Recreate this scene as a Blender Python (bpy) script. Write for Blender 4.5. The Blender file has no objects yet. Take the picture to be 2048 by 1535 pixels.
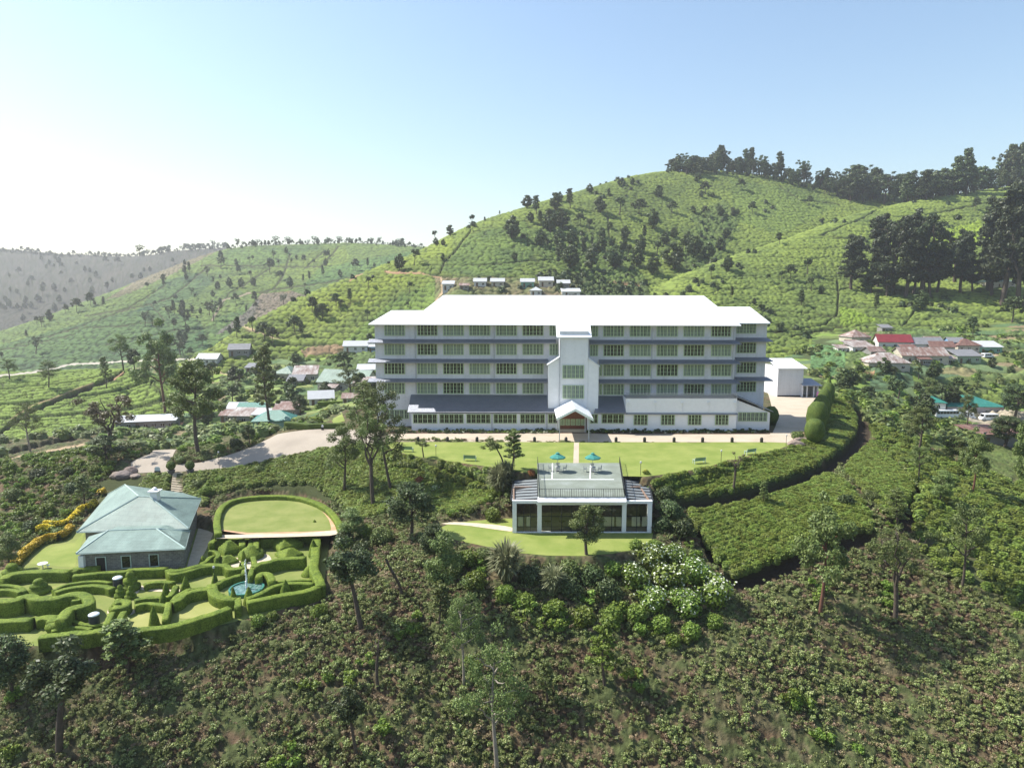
import bpy, bmesh, math, random
import numpy as np
from mathutils import Vector, Matrix
from mathutils.geometry import delaunay_2d_cdt
R = math.radians
scn = bpy.context.scene
# ---------------------------------------------------------------- camera, sky, sun, exposure
F, CZ, PITCH = 1366.0, 26.0, R(7.7)
PS, PC = math.sin(PITCH), math.cos(PITCH)
cam_d = bpy.data.cameras.new('camera'); cam = bpy.data.objects.new('camera', cam_d)
scn.collection.objects.link(cam); scn.camera = cam
cam_d.sensor_width = 36.0; cam_d.lens = F / 2048 * 36.0
cam_d.clip_start = 0.5; cam_d.clip_end = 9000
cam.location = (0, 0, CZ); cam.rotation_euler = (R(90) - PITCH, 0, 0)
SUN_EL, SUN_AZ = R(50), R(-74)          # azimuth measured from +Y towards +X (sun stands to the left, a little behind the hotel)
world = bpy.data.worlds.new("World"); scn.world = world; world.use_nodes = True
wn = world.node_tree; wn.nodes.clear()
sky = wn.nodes.new('ShaderNodeTexSky'); sky.sky_type = 'NISHITA'; sky.sun_disc = False
sky.sun_elevation = SUN_EL; sky.sun_rotation = SUN_AZ; sky.altitude = 1900
sky.air_density = 1.7; sky.dust_density = 4.5; sky.ozone_density = 2.4
bg = wn.nodes.new('ShaderNodeBackground'); bg.inputs[1].default_value = 0.092
wo = wn.nodes.new('ShaderNodeOutputWorld')
wn.links.new(sky.outputs[0], bg.inputs[0]); wn.links.new(bg.outputs[0], wo.inputs[0])
sd = bpy.data.lights.new('sun', 'SUN'); sd.energy = 4.3; sd.angle = R(0.5); sd.color = (1.0, 0.955, 0.87)
sun = bpy.data.objects.new('sun', sd); scn.collection.objects.link(sun)
sv = Vector((math.sin(SUN_AZ) * math.cos(SUN_EL), math.cos(SUN_AZ) * math.cos(SUN_EL), math.sin(SUN_EL)))
sun.rotation_euler = sv.to_track_quat('Z', 'Y').to_euler()
scn.view_settings.view_transform = 'Standard'; scn.view_settings.look = 'None'
scn.view_settings.exposure = 1.08; scn.view_settings.gamma = 1.0
scn.render.engine = 'CYCLES'
scn.cycles.max_bounces = 6; scn.cycles.diffuse_bounces = 2; scn.cycles.glossy_bounces = 2
scn.cycles.transmission_bounces = 3; scn.cycles.volume_bounces = 0; scn.cycles.transparent_max_bounces = 6
scn.cycles.use_denoising = True
# ---------------------------------------------------------------- photo-measure helpers: a pixel of the survey photograph and a depth give a point of the place
def tv(v):
    y = (767.5 - v) / F
    return (-PS + y * PC) / (PC + y * PS)
def dyv(v): return PC + (767.5 - v) / F * PS
def PY(u, v, Y):
    dy = dyv(v)
    return Vector(((u - 1024) / F * Y / dy, Y, CZ + Y * tv(v)))
def PZ(u, v, z): return PY(u, v, (z - CZ) / tv(v))
def proj(X, Y, Z):
    t = (Z - CZ) / Y
    y = (t * PC + PS) / (PC - t * PS)
    return 1024 + F * X / Y * (PC + y * PS), 767.5 - F * y
# ---------------------------------------------------------------- noise
def _h(ix, iy, s):
    n = (ix.astype(np.int64) * 374761393 + iy.astype(np.int64) * 668265263 + s * 974634777) & 0x7fffffff
    n = ((n ^ (n >> 13)) * 1274126177) & 0x7fffffff
    n = (n ^ (n >> 16)) & 0xffffff
    return n / float(0xffffff)
def vn(x, y, s=0):
    ix, iy = np.floor(x), np.floor(y); fx, fy = x - ix, y - iy
    fx = fx * fx * (3 - 2 * fx); fy = fy * fy * (3 - 2 * fy)
    a, b, c, d = _h(ix, iy, s), _h(ix + 1, iy, s), _h(ix, iy + 1, s), _h(ix + 1, iy + 1, s)
    return (a * (1 - fx) + b * fx) * (1 - fy) + (c * (1 - fx) + d * fx) * fy
def fbm(x, y, s=0, o=3):
    r = 0; a = .5; t = 0
    for k in range(o):
        r = r + a * vn(x * 2 ** k, y * 2 ** k, s + k * 7); t += a; a *= .5
    return r / t
def cells(x, y, s=0):
    ix, iy = np.floor(x), np.floor(y); d1 = np.full(x.shape, 9.); idc = np.zeros(x.shape)
    for i in (-1, 0, 1):
        for j in (-1, 0, 1):
            cx, cy = ix + i, iy + j
            px = cx + .15 + .7 * _h(cx, cy, s); py = cy + .15 + .7 * _h(cx, cy, s + 5)
            d = (x - px) ** 2 + (y - py) ** 2
            m = d < d1
            d1 = np.where(m, d, d1); idc = np.where(m, _h(cx, cy, s + 9), idc)
    return np.sqrt(d1), idc
def sstep(a, b, x):
    t = np.clip((x - a) / (b - a), 0, 1); return t * t * (3 - 2 * t)
def inpoly(x, y, poly):
    c = np.zeros(x.shape, bool); n = len(poly)
    for i in range(n):
        x0, y0 = poly[i][:2]; x1, y1 = poly[(i + 1) % n][:2]
        if y0 == y1: continue
        m = (y0 > y) != (y1 > y)
        c ^= m & (x < (x1 - x0) * (y - y0) / (y1 - y0) + x0)
    return c
def dline(x, y, pts, closed=False):
    d = np.full(x.shape, 1e9); n = len(pts)
    for i in range(n if closed else n - 1):
        ax, ay = pts[i][:2]; bx, by = pts[(i + 1) % n][:2]
        L = (bx - ax) ** 2 + (by - ay) ** 2 + 1e-9
        t = np.clip(((x - ax) * (bx - ax) + (y - ay) * (by - ay)) / L, 0, 1)
        d = np.minimum(d, (x - ax - t * (bx - ax)) ** 2 + (y - ay - t * (by - ay)) ** 2)
    return np.sqrt(d)
def sdist(x, y, poly):
    d = dline(x, y, poly, True); return np.where(inpoly(x, y, poly), -d, d)
# ---------------------------------------------------------------- lie of the land: surveyed points (u, v, Y) or (u, None, Y, z), one set per hill
LAND = {}
LAND['base'] = [(-700,1535,50),(0,1535,55),(500,1535,55.5),(1000,1535,56.5),(1500,1535,57.5),(2048,1535,58.5),(2700,1535,60),
 (-700,None,22,-24),(500,None,22,-28),(1500,None,22,-28),(2700,None,22,-26),
 (0,1400,60),(500,1400,60.5),(1000,1450,59.5),(1000,1350,63.5),(1500,1400,62.5),(2048,1400,64),
 (200,1330,62.5),(0,1320,63),(600,1260,67.5),(1000,1250,68.5),(1300,1250,70),(1024,1160,74),(800,1150,74.5),
 (2048,1300,69),(2048,1200,75.5),(2048,1100,85),(2048,1000,103),(1500,1250,71),(1750,1250,73),
 (300,None,75,-8.3),(0,None,75,-8.3),(640,None,74,-8.3),(-300,None,75,-8.0),(300,None,84,-8.3),
 (440,None,90,-6.6),(660,None,90,-6.5),(440,None,103,-6.5),(600,None,103,-6.3),
 (500,950,111),(620,930,112),(560,980,106.5),(352,993,105.5),(200,960,111),(100,1000,105),(0,930,121),(0,1000,106.5),(0,1060,95),(100,1045,98),
 (800,960,104),(850,1010,96),(960,1000,96),(760,1040,92),(940,1020,91),(720,1100,82),(900,None,84,-4.6),(1150,None,80,-4.8),(1300,None,82,-4.8),
 (300,940,112),(400,942,111),(520,905,118),(300,905,121),(640,880,120),(700,866,124),(600,858,129),(230,915,118),
 (1024,None,128,0),(1500,None,128,0),(1600,None,140,0),(1590,None,117,0),(1024,None,112,0),(800,None,116,0),(1024,None,103,-.2),(1250,None,101,-.2),(1450,None,109,0),
 (1600,None,168,0),(1150,None,160,0),(800,None,150,-.5),(700,None,150,-2),(900,None,190,-2),(1300,None,190,-2),(1560,None,190,-1),
 (1300,960,98),(1400,1000,92.5),(1500,1140,79.5),(1600,1060,86),(1570,920,108),(1650,930,107),(1730,1080,83.5),(1800,960,101),(1720,880,124),
 (1650,800,146),(1700,830,141),(1800,860,133),(1850,875,138),(1950,900,140),(2048,940,128),(2300,1000,110),(2500,1200,76),
 (1950,862,172),(2048,880,165),(1940,832,222),(1800,850,200),(2040,840,215),(2300,860,200),
 (1680,760,228),(1640,700,275),(1660,665,310),(1800,700,268),(1800,780,225),(2000,720,262),(1900,660,310),(2048,650,315),(2300,700,280),(1720,800,190),
 (450,860,185),(560,835,190),(620,805,212),(600,750,252),(700,742,265),(450,740,275),(700,697,300),(640,690,310),(500,700,305),(760,690,300),(900,690,280),
 (290,852,200),(350,885,165),(460,795,228),(420,720,310),(200,905,146),(380,900,138),(80,915,140),(0,905,155),(-400,900,150),(150,880,165),
 (960,None,330,10),(1200,None,320,8),(1450,None,330,8),(300,None,420,-22),(0,None,420,-22),(-500,None,420,-22),
 (-900,None,900,-30),(0,None,900,-30),(1000,None,900,-10),(2000,None,900,30),(2900,None,900,30),(2700,None,400,20),(2700,None,250,0),
 (-900,None,3500,-60),(1000,None,3500,-60),(2900,None,3500,-60)]
LAND['middle'] = [  # the big tea hill behind the hotel with its spur running down to the left
 (835,503,425),(870,487,432),(905,468,442),(940,452,452),(1000,430,472),(1080,405,500),(1170,380,530),(1260,358,560),(1330,345,582),(1400,346,590),(1440,345,595),(1500,350,600),(1570,362,600),(1640,385,590),(1700,402,580),(1800,408,575),(2048,400,600),(2500,400,600),
 (760,532,395),(690,560,368),(640,580,356),(600,600,346),(520,640,325),(440,692,300),(380,725,280),
 (700,620,330),(850,560,348),(850,620,318),(720,680,302),(600,660,318),(560,690,298),(640,690,298),(760,690,296),(960,575,318),(1060,572,320),(1140,575,322),(900,580,315),(880,540,360),(960,520,375),(1000,500,395),(1050,540,360),
 (1200,500,425),(1120,450,455),(1300,440,480),(1250,560,385),(1350,540,405),(1400,480,465),(1430,440,500),(1550,460,490),(1650,440,530),(1320,400,530),(1500,400,545),(1550,520,440),(1450,560,400),
 (1200,600,340),(1000,600,308),(1300,620,330),(1600,600,380),(2048,500,520),
 (1000,None,700,30),(1400,None,850,60),(1800,None,850,60),(700,None,600,-25),(900,None,620,-10),(600,None,480,-25),(450,None,400,-25),(300,None,330,-30),(100,None,300,-40),(-500,None,300,-60),(-500,None,700,-60),
 (700,None,250,-14),(1000,None,250,0),(1500,None,250,0),(500,None,250,-16),(2500,None,300,-10),(1000,None,150,-40),(1500,None,150,-40),(0,None,150,-70),(2500,None,150,-50),
 (1400,None,1500,-100),(0,None,1500,-150),(2500,None,1500,-100),(1000,None,4000,-300),(1000,None,40,-60)]
LAND['right'] = [
 (1290,592,372),(1340,560,385),(1420,528,412),(1500,500,432),(1600,468,462),(1700,430,500),(1780,412,522),(1850,398,545),(1950,384,565),(2048,370,580),(2300,350,600),(2600,345,600),
 (1400,580,352),(1500,560,372),(1500,600,345),(1600,560,378),(1600,620,335),(1700,560,390),(1700,640,322),(1850,470,465),(1850,560,392),(1850,640,325),(2000,450,485),(2048,500,440),(2048,600,350),(2048,640,325),(2300,600,360),(1550,640,318),(1400,620,330),
 (1650,670,306),(1800,665,306),(1950,668,306),(1300,630,330),(1550,680,290),
 (1290,None,470,0),(1420,None,520,10),(1600,None,600,20),(1850,None,720,30),(2200,None,800,40),(1100,None,400,-20),(1000,None,300,-30),(700,None,350,-60),
 (1600,None,250,-6),(1900,None,230,-12),(2300,None,230,-12),(1200,None,250,-20),(1500,None,150,-60),(2500,None,150,-60),(0,None,300,-150),(1500,None,1500,-150),(2600,None,1500,-150),(1000,None,4000,-400),(1000,None,40,-80),(0,None,1000,-250)]
LAND['far_left'] = [
 (0,672,520),(80,645,545),(150,622,570),(240,585,615),(330,545,690),(400,515,745),(460,497,790),(520,491,805),(600,489,815),(700,486,825),(830,495,830),(1000,500,830),(1300,500,830),
 (-200,730,480),(0,742,405),(0,700,470),(200,722,425),(200,660,490),(400,700,430),(400,620,540),(400,560,650),(550,640,500),(550,560,640),(600,520,730),(700,560,620),(750,520,700),(700,620,500),(480,660,480),(300,725,405),(300,650,500),(100,735,410),
 (400,None,980,20),(700,None,1050,20),(0,None,700,-35),(200,None,830,-20),(-400,None,600,-60),(1100,None,1050,0),(-600,None,400,-40),
 (0,None,330,-34),(300,None,330,-34),(600,None,400,-30),(1000,None,500,-40),(1500,None,800,-100),(500,None,200,-60),(2500,None,800,-250),(0,None,1800,-200),(1500,None,1800,-200),(500,None,4000,-400),(500,None,40,-80),(2500,None,200,-200)]
LAND['brown'] = [
 (-700,500,1300),(-300,498,1300),(0,505,1300),(60,508,1310),(120,515,1320),(200,514,1320),(280,514,1330),(350,502,1300),(450,500,1280),(520,498,1270),(700,500,1300),
 (0,600,1000),(100,560,1120),(200,560,1140),(250,620,960),(150,650,900),(0,690,800),(350,560,1050),(-400,600,1000),(-400,700,780),(60,530,1240),
 (0,None,2000,0),(500,None,1900,0),(1200,None,1800,-60),(0,None,600,-45),(400,None,700,-60),(-600,None,600,-40),(1000,None,1000,-80),(2500,None,1500,-300),(0,None,4000,-300),(2000,None,4000,-500),(0,None,200,-100),(2000,None,200,-200),(0,None,40,-80)]
LAND['mound'] = [
 (-300,742,240),(-100,744,238),(0,746,238),(60,752,236),(110,751,238),(160,745,242),(230,739,245),(270,737,245),(310,748,240),(345,775,232),(375,810,222),
 (0,800,208),(0,850,185),(0,890,170),(100,800,212),(100,850,190),(200,800,216),(200,850,196),(270,790,222),(270,830,208),(340,820,214),(120,885,172),(-300,850,180),
 (0,None,290,-16),(150,None,300,-14),(270,None,300,-16),(380,None,260,-22),(430,None,220,-24),(-300,None,300,-16),(330,None,185,-22),(200,None,160,-22),(0,None,150,-22),(-400,None,150,-22),(600,None,220,-70),(500,None,350,-70),(0,None,450,-70),(1500,None,300,-250),(0,None,1500,-300),(2500,None,1500,-400),(200,None,90,-60),(500,None,40,-90),(2500,None,60,-200)]
class TPS:
    def __init__(s, pts, reg=2e-4):
        A = []; T = []
        for p in pts:
            if p[1] is None: a = (p[0] - 1024) / F / .98; Y = p[2]; t = (p[3] - CZ) / Y
            else: a = (p[0] - 1024) / F / dyv(p[1]); Y = p[2]; t = tv(p[1])
            A.append((a, math.log(Y))); T.append(t)
        s.c = np.array(A); n = len(A)
        K = s.k(s.c, s.c) + reg * np.eye(n); Pm = np.hstack([np.ones((n, 1)), s.c])
        M = np.block([[K, Pm], [Pm.T, np.zeros((3, 3))]])
        s.w = np.linalg.solve(M, np.concatenate([T, np.zeros(3)]))
    def k(s, a, b):
        r2 = ((a[:, None, :] - b[None]) ** 2).sum(2)
        return .5 * r2 * np.log(r2 + 1e-12)
    def __call__(s, q):
        out = np.empty(len(q))
        for i in range(0, len(q), 20000):
            c = q[i:i + 20000]; out[i:i + 20000] = s.k(c, s.c) @ s.w[:-3] + s.w[-3] + c @ s.w[-2:]
        return out
GA = np.linspace(-1.15, 1.15, 420); GL = np.linspace(math.log(20), math.log(3600), 620)
_q = np.stack(np.meshgrid(GA, GL, indexing='ij'), -1).reshape(-1, 2)
NAMES = list(LAND)
_st = np.stack([TPS(LAND[k])(_q) for k in NAMES]).reshape(len(NAMES), len(GA), len(GL))
LIM = {'middle': (230, 3600), 'right': (230, 3600), 'far_left': (280, 3600), 'brown': (600, 3600), 'mound': (150, 330)}
for i, k in enumerate(NAMES):
    if k in LIM:
        lo, hi = LIM[k]; _st[i] -= .6 * (1 - sstep(math.log(lo * .93), math.log(lo), GL))[None] + .6 * sstep(math.log(hi), math.log(hi * 1.15), GL)[None]
TT = _st.max(0); LAY = _st.argmax(0)
def tlook(X, Y, which=None):
    a = (X / Y - GA[0]) / (GA[1] - GA[0]); l = (np.log(np.maximum(Y, 20.01)) - GL[0]) / (GL[1] - GL[0])
    a = np.clip(a, 0, len(GA) - 1.001); l = np.clip(l, 0, len(GL) - 1.001)
    i = a.astype(int); j = l.astype(int); fa = a - i; fl = l - j; T = TT if which is None else which
    return (T[i, j] * (1 - fa) + T[i + 1, j] * fa) * (1 - fl) + (T[i, j + 1] * (1 - fa) + T[i + 1, j + 1] * fa) * fl
def layer(X, Y):
    a = np.clip(np.rint((X / Y - GA[0]) / (GA[1] - GA[0])), 0, len(GA) - 1).astype(int)
    l = np.clip(np.rint((np.log(np.maximum(Y, 20)) - GL[0]) / (GL[1] - GL[0])), 0, len(GL) - 1).astype(int)
    return LAY[a, l]
def Zpoly(pts, z): return [tuple(PZ(u, v, z)[:2]) for u, v in pts]
YARD = [tuple(p) for p in ((-31, 119.5), (-34, 124), (-36, 133), (-37, 150), (30, 154), (52, 185), (84, 192), (76, 170), (65, 146), (57, 132), (50, 122), (49.5, 116))]
LAWN = Zpoly([(772,884),(780,900),(840,914),(925,926),(1000,936),(1060,947),(1290,953),(1330,948),(1400,937),(1500,911),(1560,897),(1590,886)], 0)
OVAL = Zpoly([(440,1068),(438,1030),(446,1008),(480,996),(540,992),(600,996),(640,1012),(665,1035),(676,1062),(672,1074),(440,1080)], -6.5)
MAZE = Zpoly([(-60,1150),(15,1138),(40,1105),(75,1085),(150,1060),(300,1035),(415,1062),(445,1078),(660,1076),(652,1130),(648,1190),(560,1220),(440,1250),(300,1262),(150,1290),(20,1292),(-80,1290)], -8.3)
LOWER = Zpoly([(880,1048),(960,1040),(1030,1035),(1310,1052),(1300,1092),(1200,1112),(1060,1110),(960,1090),(890,1075)], -4.8)
COURT = Zpoly([(130,1060),(200,985),(300,975),(440,990),(430,1060),(400,1080),(150,1080)], -8.3)
FLATS = [(YARD, 0, 2.5), (LAWN, 0, 2.5), (OVAL, -6.5, 1.5), (MAZE, -8.3, 1.8), (LOWER, -4.8, 2.0), ([(.2, 83), (17.6, 83), (17.2, 95), (.6, 95)], -4.8, 1.2)]
def H(X, Y):
    X = np.asarray(X, float); Y = np.asarray(Y, float)
    z = CZ + Y * tlook(X, Y)
    m = (Y < 200) & (Y > 58) & (np.abs(X) < 95)
    if m.any():
        x, y, zz = X[m], Y[m], z[m]
        for poly, h, f in FLATS:
            w = 1 - sstep(0, f, sdist(x, y, poly)); zz = zz * (1 - w) + h * w
        z = z.copy(); z[m] = zz
    return z
def H1(x, y): return float(H(np.array([x]), np.array([y]))[0])
_YM = 40 * np.exp(np.linspace(0, math.log(3400 / 40), 2600))
def hit(u, v):
    dy = dyv(v); X = (u - 1024) / F * _YM / dy; z = CZ + _YM * tv(v)
    m = (z < H(X, _YM)).nonzero()[0]
    if not len(m) or m[0] == 0: Y = 500.
    else:
        lo, hi = _YM[m[0] - 1], _YM[m[0]]
        for _ in range(12):
            c = (lo + hi) / 2; p = PY(u, v, c)
            if p.z < H1(p.x, p.y): hi = c
            else: lo = c
        Y = (lo + hi) / 2
    return PY(u, v, Y)
def hitv(us, vs):  # fast version for many pixels
    return [hit(u, v) for u, v in zip(us, vs)]
# ---------------------------------------------------------------- object helpers
COL = scn.collection
def tag(o, label=None, cat=None, group=None, kind=None):
    if label: o['label'] = label
    if cat: o['category'] = cat
    if group: o['group'] = group
    if kind: o['kind'] = kind
    return o
def link(name, me, mats=None, parent=None, loc=None):
    o = bpy.data.objects.new(name, me); COL.objects.link(o)
    if mats is not None:
        for m in (mats if isinstance(mats, (list, tuple)) else [mats]): me.materials.append(m)
    if parent is not None: o.parent = parent
    if loc is not None: o.location = loc
    return o
def empty(name, loc=(0, 0, 0), rz=0):
    o = bpy.data.objects.new(name, None); COL.objects.link(o); o.location = loc; o.rotation_euler = (0, 0, rz)
    o.empty_display_size = .2; return o
def npmesh(name, V, Fc, smooth=False):
    V = np.asarray(V, np.float32); Fc = np.asarray(Fc, np.int32); k = Fc.shape[1]
    me = bpy.data.meshes.new(name); me.vertices.add(len(V)); me.vertices.foreach_set('co', V.ravel())
    me.loops.add(Fc.size); me.loops.foreach_set('vertex_index', Fc.ravel())
    me.polygons.add(len(Fc)); me.polygons.foreach_set('loop_start', np.arange(0, Fc.size, k, dtype=np.int32))
    try: me.polygons.foreach_set('loop_total', np.full(len(Fc), k, np.int32))
    except Exception: pass
    if smooth: me.polygons.foreach_set('use_smooth', np.ones(len(Fc), bool))
    me.update(calc_edges=True); return me
def kids(o): return [c for c in o.children]
def copy_tree(o, parent=None):
    c = o.copy(); COL.objects.link(c); c.parent = parent
    for ch in kids(o): copy_tree(ch, c)
    return c
class MB:
    """collects simple shapes into one mesh"""
    def __init__(s): s.v = []; s.f = []; s.m = []
    def add(s, vs, fs, mi=0):
        b = len(s.v); s.v += [tuple(p) for p in vs]; s.f += [tuple(i + b for i in f) for f in fs]; s.m += [mi] * len(fs); return s
    def box(s, x0, y0, z0, x1, y1, z1, mi=0):
        return s.add([(x0,y0,z0),(x1,y0,z0),(x1,y1,z0),(x0,y1,z0),(x0,y0,z1),(x1,y0,z1),(x1,y1,z1),(x0,y1,z1)],
                     [(0,3,2,1),(4,5,6,7),(0,1,5,4),(1,2,6,5),(2,3,7,6),(3,0,4,7)], mi)
    def bar(s, a, b, r, n=6, r2=None, mi=0):
        a = Vector(a); b = Vector(b); d = (b - a).normalized(); r2 = r if r2 is None else r2
        x = d.orthogonal().normalized(); y = d.cross(x)
        vs = [a + (x * math.cos(t) + y * math.sin(t)) * r for t in [2 * math.pi * i / n for i in range(n)]] + \
             [b + (x * math.cos(t) + y * math.sin(t)) * r2 for t in [2 * math.pi * i / n for i in range(n)]]
        fs = [(i, (i + 1) % n, n + (i + 1) % n, n + i) for i in range(n)] + [tuple(range(n))[::-1], tuple(range(n, 2 * n))]
        return s.add(vs, fs, mi)
    def lathe(s, prof, n=16, c=(0, 0, 0), mi=0):
        vs = []; fs = []
        for r, z in prof:
            for i in range(n):
                t = 2 * math.pi * i / n; vs.append((c[0] + r * math.cos(t), c[1] + r * math.sin(t), c[2] + z))
        for j in range(len(prof) - 1):
            for i in range(n):
                fs.append((j*n+i, j*n+(i+1)%n, (j+1)*n+(i+1)%n, (j+1)*n+i))
        fs.append(tuple(range(n))[::-1]); fs.append(tuple(range((len(prof)-1)*n, len(prof)*n)))
        return s.add(vs, fs, mi)
    def slab(s, top, th, mi=0):
        """thick sheet from a polygon's upper face, thickness th straight down"""
        n = len(top); lo = [(p[0], p[1], p[2] - th) for p in top]
        return s.add([tuple(p) for p in top] + lo, [tuple(range(n)), tuple(range(2*n-1, n-1, -1))] + [(i, n+i, n+(i+1)%n, (i+1)%n) for i in range(n)], mi)
    def mesh(s, name, bevel=0, smooth=False):
        me = bpy.data.meshes.new(name); me.from_pydata([tuple(map(float, p)) for p in s.v], [], s.f)
        me.polygons.foreach_set('material_index', s.m)
        bm = bmesh.new(); bm.from_mesh(me); bmesh.ops.recalc_face_normals(bm, faces=bm.faces[:])
        if bevel: bmesh.ops.bevel(bm, geom=bm.edges[:], offset=bevel, segments=1, affect='EDGES', clamp_overlap=True)
        bm.to_mesh(me); bm.free()
        if smooth: me.polygons.foreach_set('use_smooth', [True] * len(me.polygons))
        me.update(); return me
    def build(s, name, mats, parent=None, loc=None, bevel=0, smooth=False):
        return link(name, s.mesh(name, bevel, smooth), mats, parent, loc)
# ---------------------------------------------------------------- materials
class NT:
    def __init__(s, name):
        s.m = bpy.data.materials.new(name); s.m.use_nodes = True; s.t = s.m.node_tree; s.t.nodes.clear()
        s.out = s.n('OutputMaterial')
    def n(s, k, **kw):
        nd = s.t.nodes.new('ShaderNode' + k)
        for a, b in kw.items(): setattr(nd, a, b)
        return nd
    def l(s, a, b): s.t.links.new(a, b)
    def noise(s, scale, detail=3, rough=.55, vec=None, dist=0):
        nd = s.n('TexNoise'); nd.inputs['Scale'].default_value = scale; nd.inputs['Detail'].default_value = detail
        nd.inputs['Roughness'].default_value = rough; nd.inputs['Distortion'].default_value = dist
        if vec is not None: s.l(vec, nd.inputs['Vector'])
        return nd.outputs['Fac']
    def pos(s, sx=1, sy=1, sz=1):
        g = s.n('NewGeometry').outputs['Position']
        if (sx, sy, sz) == (1, 1, 1): return g
        mp = s.n('Mapping'); mp.inputs['Scale'].default_value = (sx, sy, sz); s.l(g, mp.inputs['Vector']); return mp.outputs[0]
    def obj(s, sx=1, sy=1, sz=1):
        g = s.n('TexCoord').outputs['Object']; mp = s.n('Mapping'); mp.inputs['Scale'].default_value = (sx, sy, sz); s.l(g, mp.inputs['Vector']); return mp.outputs[0]
    def ramp(s, fac, stops):
        r = s.n('ValToRGB'); e = r.color_ramp.elements
        while len(e) < len(stops): e.new(.5)
        for k, (p, c) in enumerate(stops): e[k].position = p; e[k].color = (*c, 1)
        s.l(fac, r.inputs[0]); return r.outputs[0]
    def mix(s, a, b, fac, mode='MIX'):
        m = s.n('Mix', data_type='RGBA', blend_type=mode)
        for x, i in ((a, 6), (b, 7)):
            if isinstance(x, tuple): m.inputs[i].default_value = (*x, 1)
            else: s.l(x, m.inputs[i])
        if isinstance(fac, (int, float)): m.inputs[0].default_value = fac
        else: s.l(fac, m.inputs[0])
        return m.outputs[2]
    def math(s, op, a, b=0.0):
        m = s.n('Math', operation=op)
        for x, i in ((a, 0), (b, 1)):
            if isinstance(x, (int, float)): m.inputs[i].default_value = x
            else: s.l(x, m.inputs[i])
        return m.outputs[0]
    def bump(s, h, st=.5, d=.05):
        b = s.n('Bump'); b.inputs['Strength'].default_value = st; b.inputs['Distance'].default_value = d; s.l(h, b.inputs['Height']); return b.outputs[0]
    def pbr(s, col, rough=.7, metal=0, bump=None, spec=.5):
        p = s.n('BsdfPrincipled')
        if isinstance(col, tuple): p.inputs['Base Color'].default_value = (*col, 1)
        else: s.l(col, p.inputs['Base Color'])
        if isinstance(rough, (int, float)): p.inputs['Roughness'].default_value = rough
        else: s.l(rough, p.inputs['Roughness'])
        p.inputs['Metallic'].default_value = metal; p.inputs['Specular IOR Level'].default_value = spec
        if bump is not None: s.l(bump, p.inputs['Normal'])
        s.l(p.outputs[0], s.out.inputs[0]); return p
def plain(name, c, rough=.6, var=.15, scale=3, metal=0, bumps=0, spec=.4):
    t = NT(name); f = t.noise(scale, 4, .6, t.obj())
    col = t.ramp(f, [(.25, tuple(x * (1 - var) for x in c)), (.75, tuple(min(1, x * (1 + var)) for x in c))])
    t.pbr(col, rough, metal, t.bump(t.noise(scale * 6, 2, .5, t.obj()), bumps, .02) if bumps else None, spec); return t.m
def leafmat(name, cols, trans=.25, rough=.5, objvar=.25, spec=.3):
    t = NT(name); g = t.n('NewGeometry'); rnd = g.outputs['Random Per Island']
    n = len(cols); c = t.ramp(rnd, [(i / max(1, n - 1), cols[i]) for i in range(n)])
    oi = t.n('ObjectInfo').outputs['Random']
    hs = t.n('HueSaturation'); t.l(c, hs.inputs['Color'])
    t.l(t.math('ADD', .485, t.math('MULTIPLY', oi, .03)), hs.inputs['Hue'])
    t.l(t.math('ADD', 1 - objvar, t.math('MULTIPLY', oi, 2 * objvar)), hs.inputs['Value'])
    p = t.pbr(hs.outputs[0], rough, 0, None, spec)
    tr = t.n('BsdfTranslucent'); t.l(hs.outputs[0], tr.inputs[0])
    mx = t.n('MixShader'); mx.inputs[0].default_value = trans; t.l(p.outputs[0], mx.inputs[1]); t.l(tr.outputs[0], mx.inputs[2]); t.l(mx.outputs[0], t.out.inputs[0])
    return t.m
M = {}
# ---------------------------------------------------------------- terrain mesh with its land cover
def seg(a, b, n): return np.linspace(a, b, n, endpoint=False)
YS = np.concatenate([seg(20, 50, 40), seg(50, 132, 400), seg(132, 250, 250), seg(250, 620, 560), seg(620, 1000, 170), seg(1000, 2300, 90), [2300.]])
AS = np.concatenate([seg(-1.1, -.80, 60), seg(-.80, .80, 1160), np.linspace(.80, 1.1, 60)])
gA, gY = np.meshgrid(AS, YS, indexing='ij')
X = (gA * gY).ravel(); Y = gY.ravel()
Z0 = H(X, Y); LY = layer(X, Y); U, V = proj(X, Y, Z0)
lay = {k: LY == i for i, k in enumerate(NAMES)}
n = len(X); col = np.zeros((n, 3)); dz = np.zeros(n); rgh = np.ones(n)
def C(*c): return np.array(c)
def setc(m, c): col[m] = c
def lerp(a, b, t): return a + (b - a) * t[:, None]
big = fbm(X / 60, Y / 60, 3, 3); mid = fbm(X / 14, Y / 14, 11, 3); fine = fbm(X / 3, Y / 3, 21, 2)
TEA_B, TEA_D, GAP = C(.190,.245,.050), C(.10,.14,.038), C(.026,.036,.013)
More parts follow.
